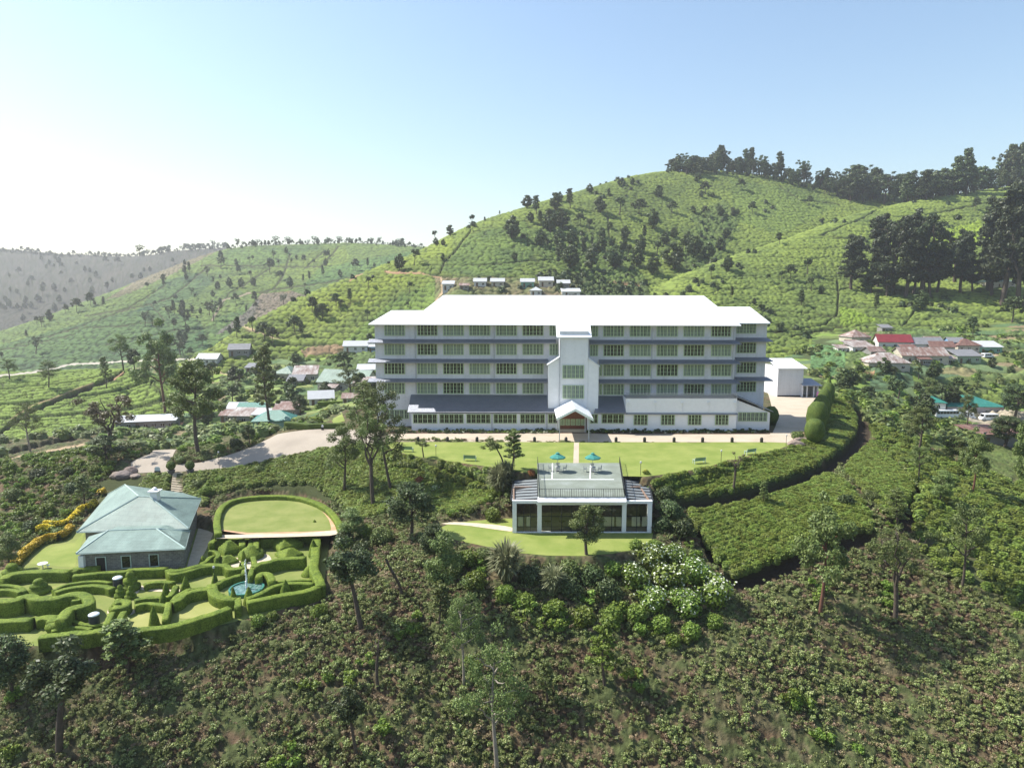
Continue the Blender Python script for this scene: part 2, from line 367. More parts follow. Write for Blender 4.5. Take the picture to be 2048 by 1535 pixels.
def cover(m, cb, cd, sx, sy, amp, gapc=GAP, lo=.34, hi=.62, ang=0., warp=.6, zrow=0):
    x, y = X[m], Y[m]; ca, sa = math.cos(ang), math.sin(ang)
    wx = x + warp * (vn(x / 5, y / 5, 31) - .5) * 6; wy = y + warp * (vn(x / 5, y / 5, 37) - .5) * 6
    a = (wx * ca + wy * sa) / sx; b = (-wx * sa + wy * ca) / sy
    if zrow: a = wx / sx; b = (Z0[m] + .5 * (mid[m] - .5)) / zrow + y / 9
    d, i = cells(a, b, 3)
    c = lerp(cd, cb, np.clip(.15 + .8 * sstep(.3, .7, .5 * big[m] + .5 * mid[m]) + (i - .5) * .45, 0, 1))
    g = sstep(lo, hi, d); c = c * (1 - g[:, None] * .8) + gapc * g[:, None] * .8
    col[m] = c; dz[m] += amp * (1 - g) * (.7 + .6 * i) - amp * .5 + (fine[m] - .5) * amp * .5
# valley and near ground
m = lay['base']
near = m & (Y < 180)
soil = C(.17,.115,.07); dry = C(.15,.13,.07); grs = C(.10,.12,.045)
f1 = fbm(X[near] / 4, Y[near] / 3, 41, 4); f2 = fbm(X[near] / 1.1, Y[near] / .9, 47, 3)
c = lerp(soil, dry, sstep(.35, .6, f1)); c = lerp(c, grs, sstep(.45, .62, f2 * .7 + mid[near] * .3)); f3 = vn(X[near] * 3.1, Y[near] * 3.1, 49)
col[near] = c * (.30 + .75 * f3)[:, None]; dz[near] = (f2 - .5) * .6 + (f1 - .5) * .7 + (f3 - .5) * .25
gz = near & (U > 1640) & (Y > 112); w_ = (.75 * sstep(112, 122, Y[gz]))[:, None]; col[gz] = col[gz] * (1 - w_) + C(.105,.145,.04) * w_ * (.5 + .9 * fine[gz])[:, None]
far = m & (Y >= 180)
x, y = X[far], Y[far]; d, i = cells((x + 8 * vn(x / 30, y / 30, 5)) / 17, (y + 8 * vn(x / 30, y / 30, 9)) / 7.5, 13)
pal = np.array([(.13,.20,.05),(.19,.27,.06),(.10,.16,.07),(.16,.22,.10),(.24,.19,.11),(.15,.19,.06),(.12,.18,.09),(.22,.26,.09)])
c = pal[(i * 7.99).astype(int)] * (.8 + .4 * fine[far])[:, None]
r = np.abs(((y + .3 * x) / 1.6) % 1 - .5) * 2; c = c * (.72 + .4 * r)[:, None]
g = sstep(.46, .60, d); c = c * (1 - g[:, None]) + C(.07,.09,.035) * g[:, None]
sc = sstep(.52, .66, fbm(x / 22, y / 14, 71, 3)); s2, i2 = cells(x / 2.2, y / 1.8, 77)
c = c * (1 - sc[:, None]) + (C(.09,.13,.045) * (.5 + i2)[:, None]) * sc[:, None]
col[far] = c; dz[far] = (i * 1.2) * (1 - g) * .6 + sc * (1 - s2) * 1.6 + (fine[far] - .5) * .5 + r * .15
cover(lay['middle'], TEA_B * 1.0, TEA_D, 3.0, 1.25, .8, zrow=.75)
cover(lay['right'], TEA_B * 1.1, TEA_D * 1.15, 2.7, 1.15, .75, zrow=.62)
cover(lay['far_left'], C(.145,.205,.052), C(.08,.125,.042), 4.2, 1.8, .8, zrow=1.0)
cover(lay['mound'], C(.20,.275,.06), C(.13,.19,.045), 2.2, 1.6, .35, lo=.4)
cover(lay['brown'], C(.070,.064,.050), C(.035,.038,.03), 6, 4, 1.2)
# contour rows of the clipped fields
def rows(m, ph, depth, wid, cc, cam=.75):
    r = np.abs((ph % 1) - .5) * 2; g = 1 - sstep(wid, wid + .18, r)
    col[m] = col[m] * (1 - cam * g[:, None]) + cc * cam * g[:, None]; dz[m] -= depth * g
spur = lay['middle'] & (U < 905) & (V > 470)
rows(spur, Z0[spur] / 2.3 + .25 * mid[spur], 1.2, .17, GAP * 1.2, .92)
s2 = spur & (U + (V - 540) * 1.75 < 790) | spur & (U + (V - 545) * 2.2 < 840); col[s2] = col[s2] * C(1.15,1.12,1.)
fl = lay['far_left']; rows(fl, Z0[fl] / 3.4 + .5 * mid[fl], .8, .08, GAP * 1.6, .55)
mo = lay['mound']; pm = (Y[mo] * .80 - X[mo] * .60 + 2.5 * vn(X[mo] / 25, Y[mo] / 25, 5)) / 3.0
rows(mo, pm, .55, .14, GAP * 1.5, .85); rows(mo, pm / 5.3 + .2, .9, .03, GAP, .9)
mm_ = lay['middle'] & ~spur; rows(mm_, Z0[mm_] / 3.1 + 1.1 * mid[mm_], .45, .08, GAP * 1.4, .45)
rm = lay['right']; rows(rm, Z0[rm] / 2.7 + 1.0 * mid[rm], .45, .08, GAP * 1.4, .42); rows(rm, Z0[rm] / 6.5 + .8 * mid[rm], .7, .03, GAP * 1.3, .6)
# dirt, scrub and other patches traced on the hills
def patch(lname, poly, cb, cd, sx=3, sy=2, amp=.6, soft=.0):
    m = inpoly(U, V, poly) & (Y > 150)
    if lname: m &= lay[lname]
    cover(m, C(*cb), C(*cd), sx, sy, amp)
patch('far_left', [(581,582),(640,600),(533,640),(431,668),(470,640),(492,625),(523,587)], (.21,.17,.13), (.15,.125,.09))
patch('far_left', [(350,498),(300,545),(210,600),(250,590),(345,548),(440,500)], (.19,.165,.11), (.13,.12,.07))
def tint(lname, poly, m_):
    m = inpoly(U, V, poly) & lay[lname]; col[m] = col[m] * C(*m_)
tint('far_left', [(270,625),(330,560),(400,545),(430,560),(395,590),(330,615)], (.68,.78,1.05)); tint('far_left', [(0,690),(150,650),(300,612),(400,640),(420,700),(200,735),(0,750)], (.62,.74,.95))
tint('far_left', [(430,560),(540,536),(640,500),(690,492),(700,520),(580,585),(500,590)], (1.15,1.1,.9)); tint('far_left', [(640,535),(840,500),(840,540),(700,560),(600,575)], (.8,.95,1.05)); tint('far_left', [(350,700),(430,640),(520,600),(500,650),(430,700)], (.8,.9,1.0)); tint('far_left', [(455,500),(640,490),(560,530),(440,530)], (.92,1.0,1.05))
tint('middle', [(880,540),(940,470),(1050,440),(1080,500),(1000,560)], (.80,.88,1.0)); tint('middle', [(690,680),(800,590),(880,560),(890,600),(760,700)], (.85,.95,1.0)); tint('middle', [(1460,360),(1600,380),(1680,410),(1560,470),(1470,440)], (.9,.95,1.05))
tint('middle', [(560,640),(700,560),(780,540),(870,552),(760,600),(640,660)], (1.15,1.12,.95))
patch('middle', [(1150,600),(1060,560),(1100,548),(1200,545),(1290,565),(1300,590),(1240,612)], (.085,.115,.04), (.05,.07,.025), 3.5, 2.5, 1.6)
patch('middle', [(870,556),(1000,556),(1160,566),(1160,600),(870,600)], (.13,.16,.06), (.19,.15,.09), 6, 2.5, .6)
patch('middle', [(1040,470),(1120,440),(1250,500),(1290,560),(1220,570),(1120,540),(1060,500)], (.12,.17,.045), (.075,.115,.03), 3.2, 2.3, 1.2)
patch('middle', [(1380,430),(1450,400),(1480,440),(1440,520),(1380,560),(1340,530),(1400,480)], (.12,.16,.045), (.07,.11,.03), 3.2, 2.3, 1.2)
patch('right', [(1620,700),(1650,680),(1690,700),(1690,735),(1640,760),(1560,720)], (.12,.22,.09), (.10,.18,.07), 1.2, 1.0, .2)
patch(None, [(1625,690),(1690,690),(1690,745),(1655,760),(1620,740)], (.12,.22,.085), (.10,.18,.07), 1.2, 1.0, .2)
patch('right', [(1680,612),(1760,640),(1680,655)], (.19,.28,.04), (.16,.23,.035), 2, 1.3, .4)
patch('right', [(1860,470),(1960,440),(1985,480),(1900,505)], (.25,.34,.045), (.22,.30,.04), 2, 1.5, .3)
def trail(pts, w, c, depth=.8, lname=None, k=1.):
    us = [p[0] for p in pts]; vs = [p[1] for p in pts]
    m = (U > min(us) - 8) & (U < max(us) + 8) & (V > min(vs) - 8) & (V < max(vs) + 8) & (Y > 120)
    if lname: m &= lay[lname]
    idx = m.nonzero()[0]
    wob = (vn(U[idx] / 9, V[idx] / 9, 3) - .5) * 2.5
    d = dline(U[idx], V[idx] + wob, pts); g = 1 - sstep(w * .5, w * .5 + 1.4, d)
    col[idx] = col[idx] * (1 - g[:, None]) + C(*c) * g[:, None]; dz[idx] = dz[idx] * (1 - g) - depth * g
DK = (.045,.05,.02); PALE = (.36,.27,.17); SOIL = (.33,.20,.12); ROADC = (.42,.38,.32)
for p, w in [([(1675,560),(1677,590),(1674,628),(1647,650),(1596,657),(1536,664)],2.4), ([(1833,615),(1820,634),(1805,650)],2), ([(1647,650),(1720,652),(1802,649),(1875,652),(2048,657)],2.2),
    ([(1539,691),(1590,669),(1653,657),(1700,652)],2.6), ([(1536,622),(1577,623),(1672,630)],1.6), ([(1678,612),(1742,615),(1821,612)],1.5), ([(1770,412),(1716,440),(1640,470)],1.6),
    ([(1850,430),(1960,408),(2048,395)],1.4), ([(1900,660),(1990,668),(2048,676)],2), ([(1640,470),(1700,478),(1690,500)],1.)]: trail(p, w, DK, 1.1, 'right')
for p, w in [([(941,462),(922,487),(907,506),(891,519),(880,545)],1.6), ([(860,549),(922,552),(1000,552),(1054,560),(1120,563)],2.6), ([(891,531),(985,528),(1047,522),(1110,520)],1.6), ([(1216,434),(1219,475)],1.6),
    ([(629,591),(697,606),(740,600)],1.6), ([(480,655),(530,668),(560,676)],2.5), ([(1560,372),(1600,400),(1680,408)],1.2), ([(540,690),(600,690),(700,688),(750,690)],2.4)]: trail(p, w, DK, 1.1, 'middle')
trail([(702,625),(660,645),(615,664),(560,680)], 1.6, (.20,.24,.06), .2, 'middle'); trail([(882,553),(884,585),(872,600)], 2.2, PALE, .3, 'middle'); trail([(770,543),(830,545),(880,553)], 1.6, SOIL, .3, 'middle'); trail([(740,536),(700,560)], 1.4, SOIL, .2, 'middle')
trail([(1060,572),(1130,575),(1180,565)], 1.2, SOIL, .3, 'middle'); trail([(1220,566),(1290,572)], 2, SOIL, .3, 'middle'); trail([(485,651),(530,668),(558,677)], 1.5, PALE, .2, 'middle')
for p, w in [([(677,493),(642,533),(581,533),(506,531),(403,530)],1.6), ([(581,507),(567,550),(547,579),(506,586),(480,590)],2), ([(697,555),(640,567),(581,574),(547,579)],2), ([(417,531),(376,567),(342,594),(301,608),(260,616),(171,632)],2),
    ([(540,536),(492,567),(458,587),(424,639)],1.6), ([(82,675),(154,656),(239,652),(330,640)],1.5), ([(300,608),(330,640),(310,650)],1.3), ([(650,500),(610,535)],1.3), ([(30,690),(120,665),(250,620),(330,570)],1.2), ([(200,690),(350,660),(430,655)],1.3)]: trail(p, w, DK, .9, 'far_left')
trail([(0,700),(60,688),(150,668)], 1.5, DK, .8, 'far_left'); trail([(424,639),(445,600),(500,585)], 1.4, (.25,.2,.14), .3, 'far_left')
for p in ([(-60,752),(0,750),(62,745),(144,729),(205,726),(273,721),(393,717),(420,716)],): trail(p, 2.2, ROADC, .1)
trail([(0,866),(22,847),(66,820),(111,801),(142,789),(188,770),(233,752),(246,743)], 7, (.05,.045,.03), 1.6, 'mound'); trail([(20,838),(64,811),(109,795),(140,783),(186,765)], 1.0, (.25,.19,.1), .0, 'mound')
trail([(228,757),(238,750),(247,743)], 2.4, SOIL, .2, 'mound'); trail([(259,738),(292,755),(319,775),(325,800)], 2, DK, .9, 'mound')
trail([(0,908),(44,897),(89,886),(155,872),(190,862)], 9, (.05,.045,.03), 1.4); trail([(-20,925),(75,906),(133,895),(164,888),(210,876)], 2.6, PALE, .1)
trail([(250,868),(310,862),(350,858),(365,845),(362,825)], 3.5, SOIL, .1); trail([(400,728),(440,745),(500,760)], 2, PALE, .1); trail([(560,820),(590,833),(640,822)], 3, PALE, .1)
patch(None, [(465,775),(560,760),(590,790),(560,815),(500,820),(450,800)], (.22,.28,.09), (.14,.21,.08), 9, 2.5, .2)
patch(None, [(475,795),(530,790),(560,800),(500,812)], (.26,.30,.10), (.24,.28,.09), 9, 5, .1)
patch(None, [(640,690),(700,688),(700,705),(610,712),(600,702)], (.27,.19,.11), (.22,.15,.09), 9, 2.5, .3)
patch(None, [(300,885),(360,875),(400,880),(330,905)], (.10,.155,.085), (.08,.125,.07), 4, 1.2, .25)
patch(None, [(1740,735),(1820,735),(1830,775),(1740,785)], (.09,.15,.08), (.10,.14,.06), 8, 1.6, .3)
patch(None, [(1860,738),(1950,738),(1960,755),(1870,750)], (.28,.26,.12), (.24,.2,.11), 5, 3, .1)
patch(None, [(1960,700),(2020,702),(2030,712),(1970,716)], (.42,.32,.2), (.38,.28,.18), 5, 3, .05)
patch(None, [(1940,832),(2050,830),(2048,850),(1990,870),(1935,846)], (.42,.36,.27), (.38,.33,.25), 5, 3, .05)
patch(None, [(1720,742),(1750,748),(1740,760),(1712,752)], (.36,.22,.12), (.3,.19,.11), 5, 3, .2)
patch(None, [(1985,885),(2048,882),(2060,925),(2010,915)], (.36,.26,.17), (.3,.22,.14), 5, 3, .1)
# smooth ground under the laid surfaces; bare soil inside the clipped tea blocks
nm = (Y < 190) & (Y > 58) & (np.abs(X) < 96); idx = nm.nonzero()[0]
for poly, h, f in FLATS:
    s = sdist(X[idx], Y[idx], poly); k = 1 - sstep(0, .8, s); dz[idx] *= (1 - k)
    rgh[idx] *= 1 - k
DRIVE = [(262,938),(262,925),(300,908),(330,899),(352,900),(345,915),(332,925),(352,930),(400,925),(450,912),(505,893),(540,876),(555,868),(600,861),(680,858),(770,862),(770,882),(720,890),(662,897),(600,905),(540,918),(470,934),(400,941),(340,944),(280,946)]
DRIVE_W = [tuple(hit(u, v)[:2]) for u, v in DRIVE]
s = sdist(X[idx], Y[idx], DRIVE_W); k = 1 - sstep(0, 1.0, s); dz[idx] *= (1 - k); dz[idx] -= k * .02
TEA = {  # blocks of clipped tea close to the hotel, traced in the photograph
 'slope_left': [(385,952),(470,938),(560,921),(640,902),(700,896),(775,892),(800,908),(842,921),(925,934),(1000,944),(1035,952),(1020,975),(985,1000),(940,1024),(890,1030),(800,1015),(730,1040),(690,1045),(668,1012),(640,998),(600,984),(540,980),(490,980),(450,988),(400,990),(380,975)],
 'upper_band': [(1300,962),(1400,944),(1500,919),(1560,904),(1600,892),(1640,915),(1645,932),(1590,958),(1500,982),(1430,995),(1372,1004),(1320,1000)],
 'lower_block': [(1375,1014),(1450,1003),(1520,990),(1600,964),(1652,946),(1690,965),(1720,1000),(1745,1050),(1730,1068),(1600,1106),(1540,1135),(1478,1158),(1440,1125),(1400,1062)],
 'hedge_strip': [(1600,882),(1640,845),(1668,800),(1688,805),(1722,835),(1722,865),(1690,905),(1655,925),(1635,905)],
 'ridge_strip': [(1700,822),(1738,850),(1740,880),(1790,930),(1830,975),(1822,1010),(1800,1042),(1760,1020),(1725,975),(1690,945),(1712,905),(1738,870)],
 'steps_left': [(190,965),(240,950),(345,952),(340,990),(270,985),(200,978)],
 'steps_right': [(372,955),(400,950),(400,995),(420,1010),(380,1005),(366,990)],
}
RIGHT_SLOPE = [(1745,850),(1830,880),(1900,925),(1980,950),(2060,985),(2120,1100),(2100,1290),(2000,1200),(1900,1150),(1840,1110),(1822,1050),(1845,985),(1800,930),(1750,885)]
u_, v_ = U[idx], V[idx]
for k, poly in TEA.items():
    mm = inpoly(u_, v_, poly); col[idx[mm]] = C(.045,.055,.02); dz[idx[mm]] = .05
mm = inpoly(u_, v_, RIGHT_SLOPE); col[idx[mm]] = col[idx[mm]] * .35 + C(.05,.06,.025); dz[idx[mm]] *= .3
for pts in ([(1372,1010),(1450,998),(1520,986),(1600,960),(1650,938),(1700,905),(1728,870),(1730,840),(1712,815)], [(1462,1165),(1540,1140),(1600,1112),(1735,1070)], [(1800,1048),(1830,1010),(1842,980)], [(1400,1040),(1440,1120)]):
    wp = [tuple(hit(a, b)[:2]) for a, b in pts]; g = 1 - sstep(.9, 1.6, dline(X[idx], Y[idx], wp))
    col[idx] = col[idx] * (1 - g[:, None]) + C(.045,.034,.024) * g[:, None]; dz[idx] = dz[idx] * (1 - g) - 1.3 * g  # path soil coloured darker to carry the shade of the tea banks
Zf = Z0 + dz
na, ny = gA.shape
ii = np.arange(na * ny).reshape(na, ny)
quads = np.stack([ii[:-1, :-1], ii[1:, :-1], ii[1:, 1:], ii[:-1, 1:]], -1).reshape(-1, 4)
me = npmesh('ground', np.stack([X, Y, Zf], -1), quads, True)
at = me.color_attributes.new('cover', 'FLOAT_COLOR', 'POINT')
at.data.foreach_set('color', np.hstack([np.clip(col, 0, 1), rgh[:, None]]).astype(np.float32).ravel())
t = NT('ground'); a = t.n('Attribute', attribute_name='cover')
n1 = t.noise(.9, 5, .65, t.pos()); n2 = t.noise(4.5, 4, .7, t.pos())
f = t.math('ADD', t.math('MULTIPLY', n1, .6), t.math('MULTIPLY', n2, .5))
c = t.mix(a.outputs['Color'], t.ramp(f, [(.3, (.45,.46,.42)), (.55, (1,1,1)), (.8, (1.0,1.0,.9))]), .75, 'MULTIPLY')
t.pbr(c, .9, 0, t.bump(f, .8, .35), .15)
me.materials.append(t.m)
tag(link('ground', me), kind='structure')
del quads, ii
# ---------------------------------------------------------------- laid surfaces: drive, forecourt, lawns, paths
def grassmat(name, c1, c2, sc=.35):
    t = NT(name); f = t.noise(sc, 4, .6, t.pos()); g = t.noise(14, 3, .7, t.pos())
    c = t.mix(t.ramp(f, [(.32, c1), (.68, c2)]), t.ramp(g, [(.3, (.78,.78,.7)), (.7, (1,1,1))]), .8, 'MULTIPLY')
    t.pbr(c, .9, 0, t.bump(g, .5, .04), .2); return t.m
def groundmat(name, c1, c2, c3, sc=.5, b=.3):
    t = NT(name); f = t.noise(sc, 5, .65, t.pos()); g = t.noise(9, 4, .7, t.pos())
    c = t.ramp(f, [(.3, c1), (.5, c2), (.72, c3)]); c = t.mix(c, t.ramp(g, [(.3, (.8,.8,.8)), (.7, (1,1,1))]), .6, 'MULTIPLY')
    t.pbr(c, .92, 0, t.bump(g, b, .03), .15); return t.m
M['lawn'] = grassmat('lawn_grass', (.165,.22,.045), (.25,.285,.08), .3)
M['lawn2'] = grassmat('garden_grass', (0.155,0.198,0.047), (0.241,0.258,0.086), .35)
M['lawn_dry'] = grassmat('dry_grass', (0.264,0.284,0.088), (0.336,0.328,0.128), .3)
M['drive'] = groundmat('drive_surface', (0.296,0.257,0.211), (0.351,0.304,0.250), (0.390,0.343,0.281), .12)
M['gravel'] = groundmat('pale_gravel', (0.386,0.328,0.252), (0.454,0.386,0.302), (0.487,0.412,0.328), .25)
M['redsoil'] = groundmat('red_soil', (.42,.25,.15), (.50,.31,.19), (.55,.37,.24), .6)
M['darksoil'] = groundmat('bed_soil', (.07,.045,.03), (.10,.065,.045), (.13,.09,.06), .8)
M['flag'] = groundmat('path_stone', (.46,.38,.28), (.54,.46,.34), (.60,.52,.40), 1.2)
def drape(name, poly, mat, lift=.03, res=1.0, z=None, holes=(), edge=.5):
    pts = []
    for i in range(len(poly)):
        a = poly[i]; b = poly[(i + 1) % len(poly)]; L = math.hypot(b[0]-a[0], b[1]-a[1]); k = max(1, int(L / edge) if z is None else 1)
        pts += [(a[0] + (b[0]-a[0]) * j / k, a[1] + (b[1]-a[1]) * j / k) for j in range(k)]
    nb = len(pts); inner = []
    if z is None:
        P = np.array(pts); gx, gy = np.meshgrid(np.arange(P[:,0].min(), P[:,0].max(), res), np.arange(P[:,1].min(), P[:,1].max(), res))
        gx, gy = gx.ravel(), gy.ravel(); mm = sdist(gx, gy, pts) < -res * .4
        inner = list(zip(gx[mm], gy[mm]))
    allp = [Vector(p) for p in pts + inner]
    r = delaunay_2d_cdt(allp, [], [list(range(nb))], 1, 1e-5)
    V2 = np.array([tuple(p) for p in r[0]]); zz = H(V2[:, 0], V2[:, 1]) if z is None else np.full(len(V2), z)
    me = bpy.data.meshes.new(name); me.from_pydata([(a, b, c + lift) for (a, b), c in zip(V2, zz)], [], r[2])
    bm = bmesh.new(); bm.from_mesh(me)
    for f in bm.faces:
        if f.normal.z < 0: f.normal_flip()
    bm.to_mesh(me); bm.free()
    me.polygons.foreach_set('use_smooth', [True] * len(me.polygons)); me.materials.append(mat)
    o = bpy.data.objects.new(name, me); COL.objects.link(o); return o
def smoothpoly(pts, k=2, closed=True):
    for _ in range(k):
        q = []; n = len(pts)
        for i in range(n if closed else n - 1):
            a, b = pts[i], pts[(i + 1) % n]
            q += [tuple(a[j] * .75 + b[j] * .25 for j in range(len(a))), tuple(a[j] * .25 + b[j] * .75 for j in range(len(a)))]
        pts = q if closed else [pts[0]] + q + [pts[-1]]
    return pts
def strip(pts, w):
    L = []; Rr = []
    for i, p in enumerate(pts):
        a = pts[max(0, i - 1)]; b = pts[min(len(pts) - 1, i + 1)]; dx, dy = b[0]-a[0], b[1]-a[1]; l = math.hypot(dx, dy) + 1e-9
        L.append((p[0] - dy / l * w / 2, p[1] + dx / l * w / 2)); Rr.append((p[0] + dy / l * w / 2, p[1] - dx / l * w / 2))
    return L + Rr[::-1]
tag(drape('lawn', [tuple(p) for p in Zpoly([(775,883.5)],0)] + LAWN[1:] + [tuple(p) for p in Zpoly([(1590,883.5)],0)], M['lawn'], .02, z=0), kind='structure')
drv = [hit(u, v)[:2] for u, v in [(262,938),(262,925),(300,908),(330,899),(352,900),(345,915),(332,925),(352,930),(400,925),(450,912),(505,893),(540,876),(555,868),(600,861),(680,858),(752,862)]]
drv += [tuple(p) for p in Zpoly([(775,866),(775,883)], 0)] + [tuple(hit(u, v)[:2]) for u, v in [(720,890),(662,897),(600,905),(540,918),(470,934),(400,941),(340,944),(280,946)]]
tag(drape('drive', [tuple(p) for p in drv], M['drive'], .035), kind='structure')
tag(drape('forecourt', Zpoly([(776,862),(1545,866),(1552,850),(1540,800),(1536,786),(1560,780),(1640,786),(1652,796),(1636,838),(1612,866),(1590,886),(1540,884),(1300,884),(1160,884),(776,883)], 0), M['gravel'], .03, z=0), kind='structure')
lp = Zpoly([(1150,887),(1168,887),(1160,928),(1150,928)], 0)
tag(drape('lawn_path', Zpoly([(1148,885),(1158,885),(1157.5,927),(1146.5,927)], 0), M['gravel'], .028, z=0), kind='structure')
ob = smoothpoly(Zpoly([(437,1069),(436,1035),(445,1008),(480,996),(540,990),(600,994),(640,1008),(665,1030),(677,1060),(672,1068)], -6.5), 1)
tag(drape('oval_border', ob, M['redsoil'], .022, z=-6.5), kind='structure')
oi = smoothpoly(Zpoly([(440,1066),(440,1037),(449,1012),(482,1001),(540,996),(598,999),(634,1013),(656,1034),(663,1056),(660,1062)], -6.5), 1)
tag(drape('oval_lawn', oi, M['lawn2'], .035, z=-6.5), kind='structure')
tag(drape('terrace_path', Zpoly([(432,1070),(500,1068.5),(600,1066.5),(675,1060),(690,1040),(696,1042),(684,1066),(660,1071),(560,1074),(432,1077)], -6.5), M['flag'], .045, z=-6.5), kind='structure')
tag(drape('garden_lawn', MAZE, M['lawn2'], .02, z=-8.3), kind='structure')
for k, (pp) in enumerate([[(60,1128),(85,1098),(150,1084),(170,1062),(150,1135)]]):
    tag(drape('side_lawn', Zpoly(pp, -8.3), M['lawn'], .035, z=-8.3), kind='structure')
for pp in ([(258,1260),(262,1235),(300,1222),(330,1232),(320,1258),(285,1268)], [(345,1240),(370,1205),(420,1195),(455,1205),(470,1215),(420,1232)]):
    tag(drape('dry_grass_plot', smoothpoly(Zpoly(pp, -8.3), 2), M['lawn_dry'], .035, z=-8.3), kind='structure')
for pp in ([(275,1168),(300,1176),(350,1180),(372,1178),(372,1184),(300,1183),(268,1176),(262,1170)], [(268,1175),(282,1180),(270,1190),(252,1198),(262,1182)], [(212,1225),(222,1212),(238,1206),(240,1210),(226,1218),(220,1230)], [(226,1222),(262,1225),(270,1216),(284,1214),(262,1232),(230,1234)], [(512,1180),(530,1180),(530,1200),(514,1200)], [(528,1106),(542,1112),(545,1132),(524,1140),(470,1136),(440,1126),(470,1114),(500,1118)], [(160,1128),(176,1108),(180,1120),(164,1136)]):
    tag(drape('garden_path', smoothpoly(Zpoly(pp, -8.3), 2), M['flag'], .05, z=-8.3), kind='structure')
tag(drape('cottage_yard', Zpoly([(372,1140),(400,1045),(430,1020),(440,1025),(430,1060),(412,1100),(392,1135)], -8.3), M['flag'], .045, z=-8.3), kind='structure')
tag(drape('lower_lawn', smoothpoly(LOWER, 1), M['lawn'], .02, z=-4.8), kind='structure')
tag(drape('paved_path', smoothpoly(Zpoly([(880,1043),(940,1045),(1000,1050),(1030,1056),(1030,1064),(985,1058),(930,1050),(880,1048)], -4.8), 1), M['flag'], .05, z=-4.8), kind='structure')
tag(drape('flower_bed_soil', Zpoly([(776,860),(1540,858),(1540,868),(1225,868.5),(1172,866),(1120,866.5),(776,867)], 0), M['darksoil'], .05, z=0), kind='structure')
# ---------------------------------------------------------------- paint and glass
def wallmat(name, c, axis='X', freq=5.0, rough=.55, dirt=.12, amt=.6, metal=0):
    """painted corrugated sheet, ribs running upright"""
    t = NT(name); tc = t.obj(); w = t.n('TexWave', wave_type='BANDS', bands_direction=axis); w.inputs['Scale'].default_value = freq
    t.l(tc, w.inputs['Vector'])
    st = t.noise(.5, 5, .7, t.obj(1.6, 1.6, .12)); f2 = t.noise(2.2, 4, .6, tc)
    d = t.math('ADD', t.math('MULTIPLY', st, .6), t.math('MULTIPLY', f2, .4))
    col = t.ramp(d, [(.3, tuple(x * (1 - dirt) for x in c)), (.52, c), (.75, tuple(min(1, x * (1 + dirt * .4)) for x in c))])
    t.pbr(col, rough, metal, t.bump(w.outputs['Fac'], amt, .03), .4); return t.m
M['white_sheet'] = wallmat('white_corrugated_wall', (.66,.655,.67), dirt=.2)
M['white_plain'] = plain('white_painted_plaster', (.74,.74,.75), .6, .05, 1.2)
M['tower'] = wallmat('tower_boarding', (.72,.72,.74), freq=1.6)
M['roof_white'] = wallmat('white_metal_roofing', (.80,.82,.84), freq=4, rough=.35, dirt=.05, amt=.4)
M['shade_metal'] = wallmat('shade_toned_metal_sheet', (.28,.295,.34), freq=5, rough=.5, dirt=.15, metal=.85)  # blue-grey of white metal in shade, put into the base colour
M['rail'] = plain('grey_railing_paint', (.30,.31,.33), .5, .1)
M['trim'] = plain('pale_green_paint', (.40,.50,.30), .5, .08)
M['trimw'] = plain('white_trim', (.74,.74,.74), .5, .05)
M['glass_dark'] = plain('dark_window_glass', (.012,.016,.013), .12, .3, 1.5, spec=.5)
M['pipe'] = plain('grey_downpipe', (.45,.46,.48), .5, .1)
M['door'] = plain('varnished_red_door', (.16,.05,.025), .35, .25, 2)
M['dark'] = plain('dark_interior', (.015,.013,.012), .8, .3)
def curtmat(name, c, g):
    t = NT(name); w = t.n('TexWave', wave_type='BANDS', bands_direction='X'); w.inputs['Scale'].default_value = 1.1; w.inputs['Distortion'].default_value = 2.5
    t.l(t.obj(1, 1, .25), w.inputs['Vector']); t.pbr(t.ramp(w.outputs['Fac'], [(.3, g), (.6, tuple((a + b) / 2 for a, b in zip(c, g))), (.85, c)]), .25, 0, None, .5); return t.m
M['glass_curtain'] = curtmat('curtained_window_glass', (.27,.32,.28), (.09,.12,.10))
M['glass_half'] = curtmat('half_curtained_glass', (.22,.27,.21), (.03,.045,.035))
# ---------------------------------------------------------------- the hotel (local frame: x along the front, y away from the camera, z up)
YAW = R(-1.0)
HP = PY(1110, 861, 126.0); HO = Vector((HP.x, HP.y, 0))
cy, sy_ = math.cos(YAW), math.sin(YAW)
def LX(u, v, off):
    """survey pixel -> (x, z) on the hotel's front plane standing `off` metres behind the lean-to front"""
    dy = dyv(v); dx = (u - 1024) / F / dy; dz_ = tv(v)
    # point = (dx*s, s, CZ+dz*s); local y = -sin(yaw)*(px-HO.x)+cos(yaw)*(py-HO.y) = off
    s = (off - sy_ * HO.x + cy * HO.y) / (-sy_ * dx + cy)
    px, py = dx * s, s
    return cy * (px - HO.x) + sy_ * (py - HO.y), CZ + dz_ * s
hotel = empty('hotel_building', HO, YAW)
tag(hotel, 'long five-storey white factory hotel with blazing white roof above the lawn', 'hotel')
UP = 4.5    # main front stands this far behind the lean-to front
def bx(mb, u0, u1, v0, v1, off, depth, mi=0, proud=0):
    x0, z1 = LX(u0, v0, off); x1, z0 = LX(u1, v1, off); x0 = LX(u0, (v0+v1)/2, off)[0]; x1 = LX(u1, (v0+v1)/2, off)[0]
    mb.box(x0, off - proud, z0, x1, off - proud + depth, z1, mi); return x0, x1, z0, z1
xL = LX(751, 720, UP)[0]; xR = LX(1469, 720, UP)[0]; zE = LX(1024, 648, UP)[1]; xW = LX(1531, 720, UP + 4)[0]
xM = LX(822, 720, UP)[0]
